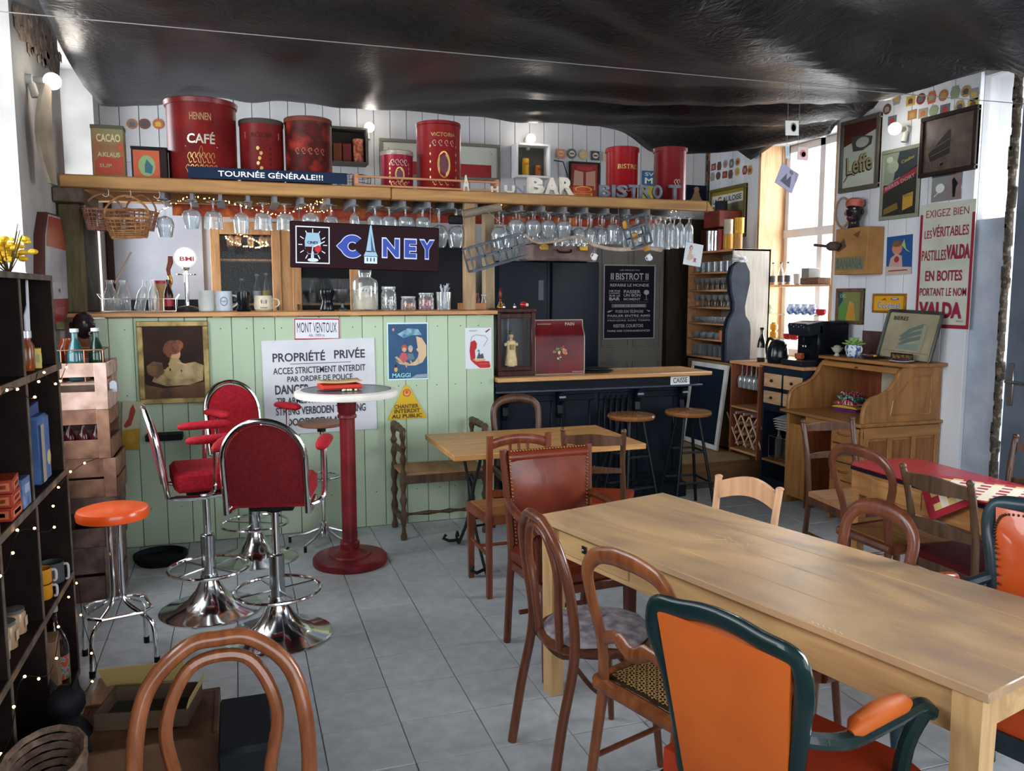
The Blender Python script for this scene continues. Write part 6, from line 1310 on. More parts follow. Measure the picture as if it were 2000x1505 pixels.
b=B(); b.lathe([(.06,0),(.062,.08),(.058,.09),(.001,.09)],M('#23262c',.5),None,20); o=b.obj('black_pot',label='black pot on the red lacquer box by the advert',cat='pot'); o.location=(4.60,7.20,zt+.408)
# framed advert
g_='#c9c8b0'
picture('framed_brewery_advert','olive framed brewery advert in the corner above the tins','sign','r',XR-.018,(1391,372,1458,462),0,M('#5c5426',.45),.035,.03,bm=M('#6f6c4a',.5),items=[('r',0,.92,1,1,'#8a7a26'),('p',[(.0,.68),(1,.72),(1,.92),(0,.92)],'#c9ccc5'),('t','LA',.1,.795,.14,.11,.02,.0,'#26282a'),('t','G',.25,.80,.13,.17,.03,0,'#a0283a'),('t','AULOISE',.64,.815,.58,.12,.02,.02,'#26282a'),('p',[(.1,.58),(.9,.62),(.9,.61),(.1,.57)],'#4c4a30'),('p',[(.35,0),(.6,0),(.55,.45),(.4,.42)],'#55423a'),('r',.6,.2,.95,.5,'#85825a')])
# guitar case
t=thing('cello_case','slate blue instrument case shaped cover hanging by the pine cupboard','instrument case',(4.37,6.53,1.03))
gc=tex('#242c38','#3a4452',6,.5,bump=.2); gb=M('#12161e',.6)
def prof_case(s): return [(x*s,z) for x,z in ((-.125,0),(.125,0),(.125,.28),(.11,.36),(.065,.42),(.055,.50),(.075,.60),(.10,.72),(.095,.82),(.05,.90),(-.02,.91),(-.08,.86),(-.10,.76),(-.085,.64),(-.055,.54),(-.055,.46),(-.10,.38),(-.125,.28))]
b=B(); b.X=Matrix(((1,0,0,0),(0,0,-1,0),(0,1,0,0),(0,0,0,1))); b.prism(prof_case(1.12),.03,gb,None,-.02); b.prism(prof_case(1.0),.045,gc,None,.0); b.obj('cover',t)
b=B(); rr2=random.Random(3)
for k in range(10): b.sph((-.02+rr2.uniform(-.06,.08),-.02+rr2.uniform(-.02,.02),.93+rr2.uniform(-.015,.03)),.025,M('#c9c9cb',.8),7,1.4,.8,.5,Rx(rr2.uniform(-1,1)))
b.obj('crumpled_cloth',t)
# blackboard leaning
t=thing('blackboard','white framed blackboard leaning under the pine cupboard','blackboard',(0,0,0)); fwm=tex('#a9a9a6','#c6c6c2',6,.6)
t.matrix_world=Matrix.Translation((4.20,6.76,.602))@Ry(R(7))@face('r',0,0,0)
b=B(); b.box((0,0,0),(.56,.70,.012),M('#0e1a28',.55)); b.obj('panel',t); b=B()
for sx,sy,dx,dy in ((0,1,.62,.045),(0,-1,.62,.045),(1,0,.045,.70),(-1,0,.045,.70)): b.box((sx*.2875,sy*.3725,0),(dx,dy,.026),fwm,None,.003)
b.obj('frame',t)
b=B(); b.bx(4.36,4.76,6.55,7.36,.2,1.0,wood('#7c5c3e','#9c7850','y'),.004); b.obj('low_cupboard',label='plain wooden cupboard base hidden behind the leaning blackboard',cat='cupboard')
# ---------------------------------------------------------------- small wine cabinet and dark drawer cabinet
t=thing('wine_cabinet','narrow pine cabinet with hanging glasses over a lattice wine rack','cabinet',(4.26,6.215,.2)); W2=.215; red_=wood('#6e3a26','#8c5238','z',.5)
b=B(); b.bx(0,.42,-W2,-W2+.018,0,.82,red_,.002); b.bx(0,.42,W2-.018,W2,0,.82,red_,.002); b.bx(.40,.42,-W2,W2,0,.82,red_); b.bx(-.01,.42,-W2-.01,W2+.01,.82,.845,pz,.003); b.bx(.0,.4,-W2+.018,W2-.018,.42,.438,pz,.002); b.bx(.0,.4,-W2+.018,W2-.018,.03,.05,pz,.002); b.obj('body',t)
b=B(); s2=.105
for i in range(5):
    for j in range(2):
        c=(.0,-.1+j*.2,.10+i*.068); 
for k in (-1,1):
    for q in range(4):
        y0=-.19+q*.105
        P0=(.02,y0,.07); 
        b.box((.03+.012*k,-.19+q*.12+.02,.22),(.012,.012,.34),wood('#c09a78','#d4b594','z'),Rx(k*.62),.002)
o=b.obj('lattice',t)
b=B()
for i in range(4):
    for j in range(3): b.cyl((.03,-.13+j*.12+(i%2)*.05,.10+i*.09),(.30,-.13+j*.12+(i%2)*.05,.10+i*.09),.014,M('#b5908a',.4),8)
b.obj('bottle_neck',t)['kind']='stuff'
for i in range(5):
    for dx in (.06,.16): hang('wine',4.26+dx,6.06+i*.07,1.018,'slender glass in the pine wine cabinet, '+('front','back')[dx>.1]+' row, '+ORD[i]+' from the dark drawer cabinet','glasses in the wine cabinet',.95)
nav=tex('#101a26','#1b2736',6,.45,bump=.1,name='navy'); pn=wood('#a88462','#c9a684','y',.5)
t=thing('drawer_cabinet','navy cabinet with small pine drawers under the coffee machine','cabinet',(4.27,5.69,0)); W3=.27
b=B(); b.bx(0,.44,-W3,-W3+.02,0,1.04,nav,.003); b.bx(0,.44,W3-.02,W3,0,1.04,nav,.003); b.bx(.42,.44,-W3,W3,0,1.04,nav); b.bx(0,.42,-W3+.02,W3-.02,.66,.68,nav); b.bx(0,.42,-W3+.02,W3-.02,.22,.24,wood('#8a6040','#a87c54','y'),.002)
for z0,z1 in ((.68,.72),(.83,.86),(.98,1.04)): b.bx(-.002,.02,-W3+.02,W3-.02,z0,z1,nav,.002)
for y in (-.012,): b.bx(-.002,.02,y,y+.024,.72,.98,nav,.002)
b.bx(.02,.42,-W3+.02,W3-.02,1.02,1.04,nav); b.bx(0,.02,-W3+.02,W3-.02,0,.08,nav,.002); b.obj('carcass',t)
b=B(); b.bx(-.03,.46,-W3-.02,W3+.02,1.04,1.065,pz,.004); b.obj('top',t)
for z0,z1 in ((.722,.828),(.862,.978)):
    for y0,y1 in ((-.248,-.014),(.014,.248)):
        b=B(); b.bx(-.006,.015,y0,y1,z0,z1,pn,.003); dw=b.obj('drawer',t); q=B(); q.sph((-.018,(y0+y1)/2,(z0+z1)/2),.013,M('#2c2622',.35,.5),10); q.obj('knob',dw)
t=thing('glass_crate','wire crate with bottles and papers inside the navy cabinet','crate',(4.30,5.69,.241)); b=B()
for z in (.02,.2): b.tube([(0,-.2,z),(.3,-.2,z),(.3,.2,z),(0,.2,z)],.003,CHROME,5,True)
for y in (-.2,-.1,0,.1,.2): b.tube([(0,y,.2),(0,y,.02),(.3,y,.02)],.0025,CHROME,5)
b.obj('wire_frame',t); b=B()
for i in range(3):
    for j in range(3): b.lathe([(.03,.02),(.032,.16),(.012,.22),(.012,.26)],thinglass('#7fa09a',.35),T(.05+j*.09,-.13+i*.13,0),12,False)
b.obj('bottles',t)['kind']='stuff'
b=B()
for k in range(5): b.box((.12,-.04+.01*k,.285+k*.022),(.26,.28,.004),M('#c3c3c0',.6),Rz(.1*k)@Ry(-.08))
b.obj('papers',t)['kind']='stuff'
# coffee machine, kettle, cup, wine bottle
zk=1.066
t=thing('coffee_machine','black bean to cup coffee machine on the navy cabinet','coffee machine',(4.38,5.60,zk)); cm=M('#0e1116',.25); cm2=M('#1b1f26',.35)
b=B(); b.box((.20,0,.17),(.30,.27,.34),cm,None,.012); b.box((.02,0,.30),(.14,.27,.10),cm2,Ry(-.18),.01); b.box((.0,0,.02),(.22,.26,.04),cm2,None,.006); b.obj('body',t)
b=B(); b.box((.1,0,.352),(.1,.2,.018),cm2,None,.005); b.box((.26,.0,.35),(.16,.24,.02),cm2,None,.005); b.obj('lid',t)
b=B(); b.box((-.052,0,.315),(.004,.22,.06),M('#23272e',.15),Ry(-.18)); b.obj('display',t)
b=B()
for i in range(6): b.sph((-.055,-.08+i*.032,.315+(i%2)*.014),.005,M('#8a8f96',.3),6)
b.obj('buttons',t)['kind']='stuff'
b=B(); b.box((.02,0,.21),(.07,.07,.09),cm,None,.006); b.cyl((.02,-.015,.17),(.02,-.015,.15),.006,STEEL,8); b.cyl((.02,.015,.17),(.02,.015,.15),.006,STEEL,8); b.obj('spout',t)
b=B(); b.box((-.0,0,.042),(.2,.22,.006),M('#8e9298',.2,.9)); b.obj('drip_tray',t)
t=thing('coffee_cup','orange brown cup under the coffee machine spout','cup',(4.37,5.62,zk+.046)); b=B(); b.lathe([(.02,0),(.034,.01),(.038,.05),(.035,.05),(.03,.012),(.001,.01)],M('#8a3c20',.35),None,18,False); b.obj('body',t); b=B(); b.tube(crom([(0,-.036,.042),(0,-.056,.035),(0,-.052,.015),(0,-.034,.012)],4),.004,M('#8a3c20',.35),6); b.obj('handle',t)
t=thing('kettle','round black electric kettle left of the coffee machine','kettle',(4.33,5.85,zk)); b=B(); b.lathe([(.075,0),(.085,.01),(.09,.06),(.08,.13),(.06,.18),(.045,.195),(.001,.205)],M('#14171c',.18,.2),None,28); b.obj('body',t)
b=B(); b.tube(crom([(-.01,.05,.19),(-.01,.11,.20),(-.01,.145,.14),(-.01,.13,.05),(-.01,.09,.03)],5),.012,M('#101216',.4),8); b.obj('handle',t); b=B(); b.tube([(0,-.07,.12),(0,-.105,.165)],[.018,.012],M('#14171c',.2,.2),8); b.obj('spout',t)
p=at(1487,690,'x',4.42); bottle('wine_bottle','dark wine bottle with white label left of the kettle',4.42,p.y,1.046,.30,.037,.013,M('#12100f',.12,0,.3),labelm=M('#c9c6c4',.5),cap=M('#1a1a1c',.4))
# small clutter: corkscrews
for k,(px,c) in enumerate(((1512,'#3a2a24'),(1530,'#4a4038'))):
    p=at(px,697,'x',4.42); b=B(); b.tube(crom([(0,0,.01),(.01,.03,.02),(-.01,.06,.012),(.0,.09,.02)],4),.009,M(c,.5),6); b.cyl((0,.02,.01),(.03,.05,.02),.006,STEEL,6); o=b.obj('corkscrew',label=('corkscrew nearest the wine bottle','corkscrew nearest the kettle')[k]+' on the cabinet top',cat='corkscrew',group='corkscrews by the kettle'); o.location=(4.42,p.y-.04,1.066 if p.y<6 else 1.047)
# ---------------------------------------------------------------- shelf unit in the window niche
xw=4.92
t=thing('window_shelf_unit','pine shelf unit with glass shelves standing in the window niche','shelf unit',(xw,6.33,1.052)); hw=.50; hz=.66
b=B(); b.bx(-.10,.10,-hw,-hw+.016,0,hz,pine,.002); b.bx(-.10,.10,hw-.016,hw,0,hz,pine,.002); b.bx(-.11,.11,-hw-.01,hw+.01,hz,hz+.018,pine,.002); b.obj('body',t)
for z in (.17,.40): b=B(); b.bx(-.09,.09,-hw+.018,hw-.018,z,z+.006,thinglass('#e4f0ec',.3)); b.obj('glass_shelf',t)
zu=1.052
def onr(px,py,x,z): p=at(px,py,'x',x); return (x,p.y,z)
def simple(name,label,cat,px,prof,mat,z,x=4.87,group=None,n=16,handle=None):
    p=at(px,600,'x',x); t=thing(name,label,cat,(x,p.y,z),0,group); b=B(); b.lathe(prof,mat,None,n,False); b.obj('body',t)
    if handle: b=B(); b.tube(crom([(0,-handle,.05),(0,-handle-.02,.045),(0,-handle-.018,.02),(0,-handle,.015)],4),.004,mat,6); b.obj('handle',t)
    return t
cup=lambda r,h:[(r*.6,0),(r*.85,.008),(r,h),(r*.93,h),(r*.75,.012),(.001,.01)]
gm_=tex('#8f9a70','#b5bb98',12,.4); 
for px,lb in ((1490,'pale green cup, left one on the upper glass shelf in the window'),(1501,'pale green cup, right one on the upper glass shelf in the window')): simple('green_cup',lb,'cup',px,cup(.05,.085),gm_,zu+.407,4.86,'pale green cups in the window',handle=.048)
by=M('#b5791c',.25)
for px,z,lb in ((1498,.177,'amber glass jar leftmost on the lower glass shelf'),(1513,.177,'amber glass jar under the stacked amber bottle'),(1513,.252,'amber bottle stacked on the amber jar in the window')):
    simple('amber_jar',lb,'jar',px,[(.025,0),(.036,.01),(.036,.05),(.02,.068),(.022,.074),(.001,.074)],by,zu+z,4.86,'amber jars in the window')
bw=tex('#3c5590','#b9c2d4',26,.3,lo=.42,hi=.55)
for k,px in enumerate((1545,1558,1572,1586)): simple('blue_jug','blue and white patterned jug, '+('first','second','third','last')[k]+' from the left, on the window shelf','jug',px,[(.022,0),(.038,.02),(.042,.05),(.026,.08),(.03,.095),(.025,.095),(.02,.08),(.001,.01)],bw,zu+.407,4.88,'blue and white jugs in the window',handle=.036)
rdm=M('#a0141c',.3)
for px,z,s,lb in ((1540,.177,1.0,'red saucer and cup leftmost in the window'),(1553,.177,1.2,'larger red cup in the window beside the amber jars'),(1587,.177,1.1,'red cup just above the coffee machine'),(1604,.407,1.1,'red cup at the right end of the jugs')): simple('red_cup',lb,'cup',px,cup(.04*s,.05*s),rdm,zu+z,4.86,'red cups in the window',handle=.036*s)
for k,px in enumerate((1509,1524,1538)):
    bottle('swing_top_bottle','small clear swing top bottle, '+('leftmost','middle','rightmost')[k]+' of three on the window shelf top',4.9,at(px,560,'x',4.9).y,zu+hz+.019,.21,.028,.009,thinglass('#e0d8cc',.35),'swing top bottles in the window',labelm=M('#3a3c40',.5),cap=M('#4a4a4c',.4),liq=M('#b56a24',.3))
simple('white_cup','tall white beaker on the window shelf top beside the bottles','cup',1555,cup(.035,.10),M('#a9a8a4',.5),zu+hz+.019,4.9)
t=thing('wooden_tray','low brown wooden tray box at the right end of the window shelf top','box',onr(1592,555,4.9,zu+hz+.019)); b=B(); b.box((0,0,.03),(.14,.24,.06),wood('#4a3022','#6a4a34','y'),None,.004); b.box((0,.07,.10),(.12,.1,.09),M('#6e6c68',.5),None,.004); b.obj('box',t)
t=thing('book_stack','thin stack of papers at the left end of the window shelf top','papers',onr(1480,560,4.9,zu+hz+.019)); b=B()
for k in range(4): b.box((0,.03*k*.2,.006+k*.008),(.14,.12,.006),M(('#b5a590','#8a7a6a')[k%2],.6),Rz(.1*k))
b.obj('sheets',t)
# ---------------------------------------------------------------- roll top desk
dw_=wood('#7c5330','#a0703f','z',.4,4,.1); dwx=wood('#7c5330','#a0703f','x',.4,4,.1); dwy=wood('#7c5330','#a0703f','y',.4,4,.1); dwd=wood('#5e2e1a','#7c4226','z',.4,4,.1)
Y0,Y1=4.56,5.40; XD=4.08; XB=4.77
t=thing('roll_top_desk','open oak roll top desk against the right wall','desk',(XD,(Y0+Y1)/2,0)); hw=(Y1-Y0)/2; dp=XB-XD
b=B(); b.bx(.02,dp,-hw,-hw+.03,0,.72,dw_,.003); b.bx(.02,dp,hw-.03,hw,0,.72,dw_,.003); b.bx(dp-.02,dp,-hw+.03,hw-.03,.1,.72,dwd)
b.bx(.02,dp,-hw+.30,-hw+.32,0,.64,dw_,.002); b.bx(.02,.04,hw-.24,hw-.03,.06,.64,dw_,.002); b.bx(.02,dp,hw-.25,hw-.24,.0,.64,dwd,.002); b.obj('carcass',t)
b=B(); b.bx(-.03,dp+.02,-hw-.025,hw+.025,.725,.75,dwy,.006); b.obj('desktop',t)
b=B(); b.bx(0,.03,-hw+.32,hw-.25,.655,.722,dwy,.003); b.obj('drawer',t)
for k in range(5):
    z0=.05+k*.133; b=B(); b.bx(-.002,.03,-hw+.035,-hw+.295,z0,z0+.125,dwy,.004); o=b.obj('drawer',t); q=B(); q.tube(crom([(0,-hw+.10,z0+.075),(-.02,-hw+.13,z0+.068),(-.02,-hw+.20,z0+.068),(0,-hw+.23,z0+.075)],4),.006,wood('#5e3a1e','#7c5230','y'),7); q.obj('handle',o)
for x0,x1 in ((.05,.23),(.27,.44),(.48,.65)): b=B(); b.bx(x0,x1,-hw-.004,-hw+.002,.10,.62,dwd if False else wood('#6b4224','#8c5c34','z',.4),.003); b.obj('side_panel',t)
b=B()
for x in (.02,.23,.44,.65): b.bx(x,x+.04,-hw-.012,-hw,.04,.70,dw_,.003)
b.bx(.02,.69,-hw-.013,-hw,.64,.72,dwx,.003); b.bx(.02,.69,-hw-.013,-hw,.02,.10,dwx,.003); b.obj('side_frame',t)
S=[(0.02,.75),(.02,.80),(.035,.87),(.08,.915),(.16,.94),(.24,.98),(.29,1.04),(.33,1.10),(.40,1.135),(dp,1.135),(dp,.75)]
for y in (-hw,hw-.03):
    b=B(); b.prism([(p,q) for p,q in S],.03,dw_,Matrix(((1,0,0,0),(0,0,1,y),(0,1,0,0),(0,0,0,1)))); o=b.obj('curved_side',t)
    q=B(); P=crom([(p,y+.015,z) for p,z in S[:9]],4); q.tube(P,.02,dw_,7,flat=.7); q.obj('moulding',o)
b=B(); P2=[(.25,.80),(.60,.80),(.60,1.07),(.42,1.07),(.34,.97),(.27,.90)]; 
for p,q in zip(P2,P2[1:]+P2[:1]): b.tube([(p[0],-hw-.001,p[1]),(q[0],-hw-.001,q[1])],.006,dwx,6)
b.obj('side_beading',t)
b=B(); b.bx(dp-.03,dp,-hw+.03,hw-.03,.75,1.13,tex('#a09684','#b8ae9c',5,.5),.002); b.bx(dp-.034,dp-.028,hw-.30,hw-.03,.75,1.1,dwd); b.obj('back_panel',t)
b=B(); b.bx(.33,dp+.03,-hw-.04,hw+.04,1.135,1.16,dwy,.005); b.obj('desk_top_shelf',t)
b=B(); b.bx(.31,.345,-hw+.03,hw-.03,1.085,1.125,dwy,.004); b.box((.305,0,1.10),(.004,.03,.012),BRASS); b.obj('tambour_edge',t)
for k,(z,c,c2,lb,h) in enumerate(((.752,'#55206a',None,'folded purple cloth at the bottom of the pile on the desk',.022),(.775,'#c29a3a',None,'folded yellow cloth on the purple one',.024),(.80,'#8e1420','#d0c8c0','folded red knitted cloth in the pile on the desk',.04),(.842,'#1f5a4c','#b8c0b8','folded green knitted cloth in the pile on the desk',.03),(.874,'#8a1c2c','#c9b8b8','red and white striped cloth topmost on the desk',.018))):
    b=B(); n=10; vs=[];fs=[]; wd=(.23,.24,.22,.19,.14)[k]; dd=(.15,.16,.14,.13,.1)[k]; am=(.002,.002,.008,.012,.012)[k]
    m_=tex(c,c2 or c,34,.9,(1,3,1),.6,lo=.5,hi=.62) if c2 else M(c,.85)
    for i in range(n+1):
        u=-1+2*i/n; zz=am*math.sin(5*u+k)+ (h*.8)*(1-abs(u)**6)
        for v in (-1,1): vs+=[(v*dd/2,u*wd/2,max(zz,.002)),(v*dd/2,u*wd/2,am*math.sin(5*u+k) if k>2 else 0)]
    for i in range(n): a=4*i; c_=a+4; fs+=[(a,a+2,c_+2,c_),(a+1,c_+1,c_+3,a+3),(a,c_,c_+1,a+1),(a+2,a+3,c_+3,c_+2)]
    fs+=[(0,1,3,2),(4*n,4*n+2,4*n+3,4*n+1)]; b.add(vs,fs,m_); o=b.obj('folded_cloth',label=lb,cat='cloth',group='folded cloths on the desk'); o.location=(XD+.40,5.12,z); o.rotation_euler=(0,0,.15)
zd=1.161
def OD(px,py=705,x=4.55): return at(px,py,'x',x).y
t=thing('footed_bowl','small pale footed bowl leftmost on the desk top','bowl',(4.50,5.33,zd)); b=B(); b.lathe([(.022,0),(.02,.008),(.012,.02),(.03,.035),(.05,.065),(.047,.065),(.02,.035),(.001,.03)],M('#b0b0a6',.3),None,8,False); b.sph((0,0,.07),.03,M('#8f9488',.4),8,sz=.5); b.obj('bowl',t)
t=thing('potted_succulent','green succulent in a blue and white two handled pot','plant pot',(4.52,5.17,zd)); b=B(); b.lathe([(.04,0),(.055,.02),(.058,.06),(.052,.095),(.047,.095),(.05,.05),(.001,.08)],tex('#3f5688','#c3cad8',40,.25,lo=.45,hi=.52),None,22,False); b.obj('pot',t)
for s in (-1,1): b=B(); b.tube(crom([(0,s*.052,.085),(0,s*.085,.08),(0,s*.085,.045),(0,s*.058,.04)],4),.005,M('#c3cad8',.25),6); b.obj('handle',t)
lf=M('#7ea25a',.5)
for ring,(n,r_,tl) in enumerate(((8,.055,.25),(7,.04,.6),(5,.02,1.1))):
    for k in range(n):
        a=2*PI*k/n+ring*.4; b=B(); b.sph((0,0,0),.026,lf,8,1.3,.75,.28); b.v=[Rz(a)@T(r_,0,.10+.012*ring)@Ry(-tl)@v for v in b.v]; b.obj('leaf',t)
picture('copper_plate','dark square copper plate leaning behind the potted plant','plate','r',XR-.02,(1686,645,1730,695),.0,None,bm=tex('#4a3434','#6b4c46',6,.4,metal=.3),fd=.012,items=())
t=thing('beer_tray','dark rimmed rectangular beer tray leaning on the desk top','tray'); t.matrix_world=Matrix.Translation((4.70,4.80,zd+.175))@Ry(R(14))@face('r',0,0,0)@Rz(-.03)
rim_=tex('#2c2c2c','#45433e',8,.35); b=B(); b.box((0,0,0),(.50,.36,.008),tex('#857e66','#a39b80',4,.35,lo=.3,hi=.7),None,.002); b.obj('tray_base',t); b=B(); P=[]
for cx_,cy_,a0 in ((.225,.155,0),(-.225,.155,PI/2),(-.225,-.155,PI),(.225,-.155,1.5*PI)): P+=[(cx_+.028*math.cos(a0+j*PI/8),cy_+.028*math.sin(a0+j*PI/8),.012) for j in range(5)]
b.tube(P,.013,rim_,7,True); b.obj('rim',t)
art(t,.48,.34,[('t','BIERES',.24,.88,.3,.09,.03,0,'#2e2a26'),('p',[(.3,.48),(.45,.66),(.72,.80),(.78,.78),(.78,.74),(.55,.62),(.35,.46)],'#5c6a64'),('p',[(.3,.4),(.45,.55),(.72,.66),(.78,.64),(.78,.60),(.55,.50),(.35,.38)],'#5c6a64'),('p',[(.3,.3),(.45,.44),(.72,.53),(.78,.51),(.78,.47),(.55,.38),(.35,.29)],'#5c6a64'),('p',[(.25,.2),(.8,.2),(.8,.38),(.35,.30)],'#74857e'),('r',.72,.18,.80,.78,'#8a8a74'),('l',[(.05,.15),(.95,.15)],.02,'#8a6a58')],.0045)
for k,(px,w2) in enumerate(((1702,.16),(1760,.14))):
    t=thing('trinket_tray',('brown trinket dish behind the potted plant','dark round brass footed dish before the beer tray')[k],'dish',(4.55,OD(px),zd)); b=B(); b.lathe([(w2*.3,0),(w2*.5,.018),(w2*.48,.02),(.001,.006)],M('#3a2528',.35),None,20,False); b.obj('dish',t)
    b=B(); rr3=random.Random(k)
    for j in range(8): b.sph((rr3.uniform(-.03,.03),rr3.uniform(-.05,.05),.022),.012,BRASS if j%2 else M('#5a3c36',.4),8,1,1.3,.8)
    b.obj('trinkets',t)['kind']='stuff'
t=thing('brass_bells','row of small brass bells on a dark bar before the beer tray','bells',(4.60,OD(1750),zd)); b=B(); b.box((0,0,.05),(.012,.2,.012),M('#2a1e1c',.4)); b.cyl((0,-.1,0),(0,-.1,.05),.006,M('#2a1e1c',.4),6); b.cyl((0,.1,0),(0,.1,.05),.006,M('#2a1e1c',.4),6); b.obj('stand',t)
for j in range(4): b=B(); b.lathe([(.02,.012),(.017,.025),(.008,.045),(.001,.048)],BRASS,T(0,-.07+j*.046,0),12,False); b.obj('bell',t)
t=thing('white_dish','white saucer with purple cloth at the right end of the desk top','dish',(4.50,4.66,zd)); b=B(); b.lathe([(.04,0),(.085,.012),(.083,.015),(.001,.005)],M('#c3c3c8',.3),None,24,False); b.obj('dish',t); b=B(); b.sph((0,-.01,.022),.025,M('#4a2438',.7),8,1.2,2,.4); b.obj('cloth',t)
# ---------------------------------------------------------------- right wall signs
XP=XR-.018
picture('mirror_sign_a','tall framed mirror advert with dark gothic lettering by the window','mirror','r',XP,(1648,240,1718,366),0,M('#4a443c',.5),.035,.03,bm=M('#a3aa9c',.25,.2),items=[('p',[(0,.85),(1,.85),(1,1),(0,1)],'#4a241c'),('p',[(.0,.66),(1,.84),(1,1),(0,1)],'#47221b'),('p',[(.22,.80),(.3,.56),(.6,.55),(.85,.62),(.88,.74),(.6,.78)],'#3a3434'),('e',.58,.68,.2,.08,'#8a8c84'),('t','Leffe',.5,.35,.8,.3,.05,.05,'#352c22'),('l',[(.05,.1),(.2,.22),(.4,.18)],.015,'#352c22'),('t','Leffe',.515,.36,.76,.27,.01,.05,'#857c5c')],rough=.3)
picture('mirror_poster','glossy poster with red diagonal band and yellow label, right of the mirror','poster','r',XP,(1725,296,1795,423),0,M('#7c8070',.3),.03,.015,bm=M('#23241f',.2),items=[('r',0,.5,.5,1,'#7c8674'),('p',[(.3,.55),(1,.75),(1,1),(.45,1)],'#2a3236'),('p',[(0,.36),(1,.62),(1,.72),(0,.46)],'#7c2430'),('t','BIERES DORT',.5,.52,.9,.06,.01,.25,'#b58a90'),('t','Caulier',.72,.86,.4,.05,0,.25,'#a9a030'),('e',.28,.78,.17,.1,'#8f9884'),('p',[(.62,.06),(.92,.12),(.92,.34),(.62,.3)],'#a9802c'),('t','PERLE',.77,.29,.24,.04,0,.1,'#2c3a20'),('p',[(.05,.02),(.5,.1),(.45,.2),(.05,.12)],'#6b5a20'),('e',.18,.9,.1,.05,'#a9b09c')])
picture('dark_carved_frame','large dark wooden relief plaque high at the end of the right wall','plaque','r',XP,(1806,232,1910,330),0,M('#241a18',.5),.03,.035,bm=tex('#3a302c','#55473f',12,.5,bump=.6),items=[('p',[(.1,.35),(.5,.75),(.55,.75),(.55,.3),(.15,.2)],'#2a2422'),('l',[(.1,.5),(.5,.85)],.015,'#5c5048'),('e',.77,.75,.10,.15,'#4c3a36'),('t','BOCK',.75,.42,.4,.12,.02,.0,'#4f443c'),('t','ST MICHEL',.5,.14,.75,.11,.02,0,'#4f443c'),('l',[(.15,.3),(.55,.42)],.01,'#5c5048'),('l',[(.15,.42),(.55,.58)],.01,'#5c5048')])
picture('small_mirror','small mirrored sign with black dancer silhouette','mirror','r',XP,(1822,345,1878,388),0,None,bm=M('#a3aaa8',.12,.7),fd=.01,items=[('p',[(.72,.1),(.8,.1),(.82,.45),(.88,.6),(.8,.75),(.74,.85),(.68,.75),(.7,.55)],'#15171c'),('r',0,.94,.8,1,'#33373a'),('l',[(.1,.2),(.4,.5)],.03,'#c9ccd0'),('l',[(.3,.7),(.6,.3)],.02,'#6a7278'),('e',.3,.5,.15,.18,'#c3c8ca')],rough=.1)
re='#85162c'
picture('pastilles_sign','tall enamel pastilles sign with dark red capitals and border','sign','r',XP,(1801,401,1893,643),.0,None,bm=tex('#a9aca0','#bfc1b4',3,.25,bump=.05),fd=.012,items=[('r',0,0,.05,.92,re),('r',.95,0,1,.9,re),('r',0,0,1,.03,re),
 ('t','EXIGEZ BIEN',.5,.92,.78,.06,.0,0,'#8a3a40'),('t','LES',.17,.755,.14,.065,.005,0,re),('t','VÉRITABLES',.58,.78,.66,.10,.01,0,re),('t','PASTILLES',.30,.585,.46,.085,.01,0,re),('t','VALDA',.74,.605,.42,.115,.045,0,re),('t','EN BOITES',.5,.42,.68,.085,.02,0,re),('t','PORTANT LE NOM',.5,.29,.86,.065,.01,0,re),('t','VALDA',.47,.145,.80,.13,.05,0,re),('t','AG 707',.84,.06,.12,.015,0,0,'#55595a')])
picture('child_poster','small curled blue advertising card of a child drinking','poster','r',XP,(1734,462,1780,536),.03,None,bm=M('#1b4a84',.4),fd=.006,items=[('e',.42,.68,.2,.16,'#b5785c'),('e',.42,.8,.2,.08,'#6b4a34'),('p',[(.1,.2),(.65,.2),(.62,.48),(.4,.55),(.18,.45)],'#b0908c'),('p',[(.0,.0),(1,.0),(1,.18),(0,.24)],'#b5a59a'),('r',.1,.1,.85,.13,'#7a2e34'),('p',[(.6,.75),(.7,.9),(.78,.65),(.95,.55),(.8,.6)],'#8fae6a'),('e',.42,.4,.1,.08,'#8e3226')])
picture('green_yellow_print','brown framed green and yellow print above the coffee machine','picture','r',XP,(1637,563,1687,634),0,wood('#4a3428','#6b5040','z'),.03,.022,bm=M('#5c6434',.5),items=[('r',0,0,1,1,'#6b7040'),('p',[(.0,.0),(.35,0),(.4,.5),(.2,.7),(0,.5)],'#4f7a34'),('p',[(.35,.0),(.8,0),(.7,.6),(.5,.7)],'#a0862c'),('p',[(0,.45),(.2,.7),(.15,1),(0,1)],'#1c3a4c'),('e',.6,.3,.12,.25,'#b0742c'),('t','DEL',.22,.86,.3,.12,.01,0,'#8fa09a')])
picture('cocoa_drink_sign','small yellow enamel drink sign with blue script','sign','r',XP,(1707,573,1770,612),.0,M('#8a5c1c',.4),.018,.016,bm=M('#c9920f',.25),items=[('r',0,0,1,1,'#cc9610'),('t','Cécémel',.5,.36,.78,.48,.035,0,'#d5d2cc'),('t','Cécémel',.5,.36,.76,.44,.0,0,'#1f3f7a'),('p',[(.22,.68),(.38,.88),(.42,.68),(.36,.72),(.3,.7)],'#a83a14'),('e',.7,.8,.14,.08,'#2a3a84'),('e',.7,.81,.10,.04,'#c9c0b8')])
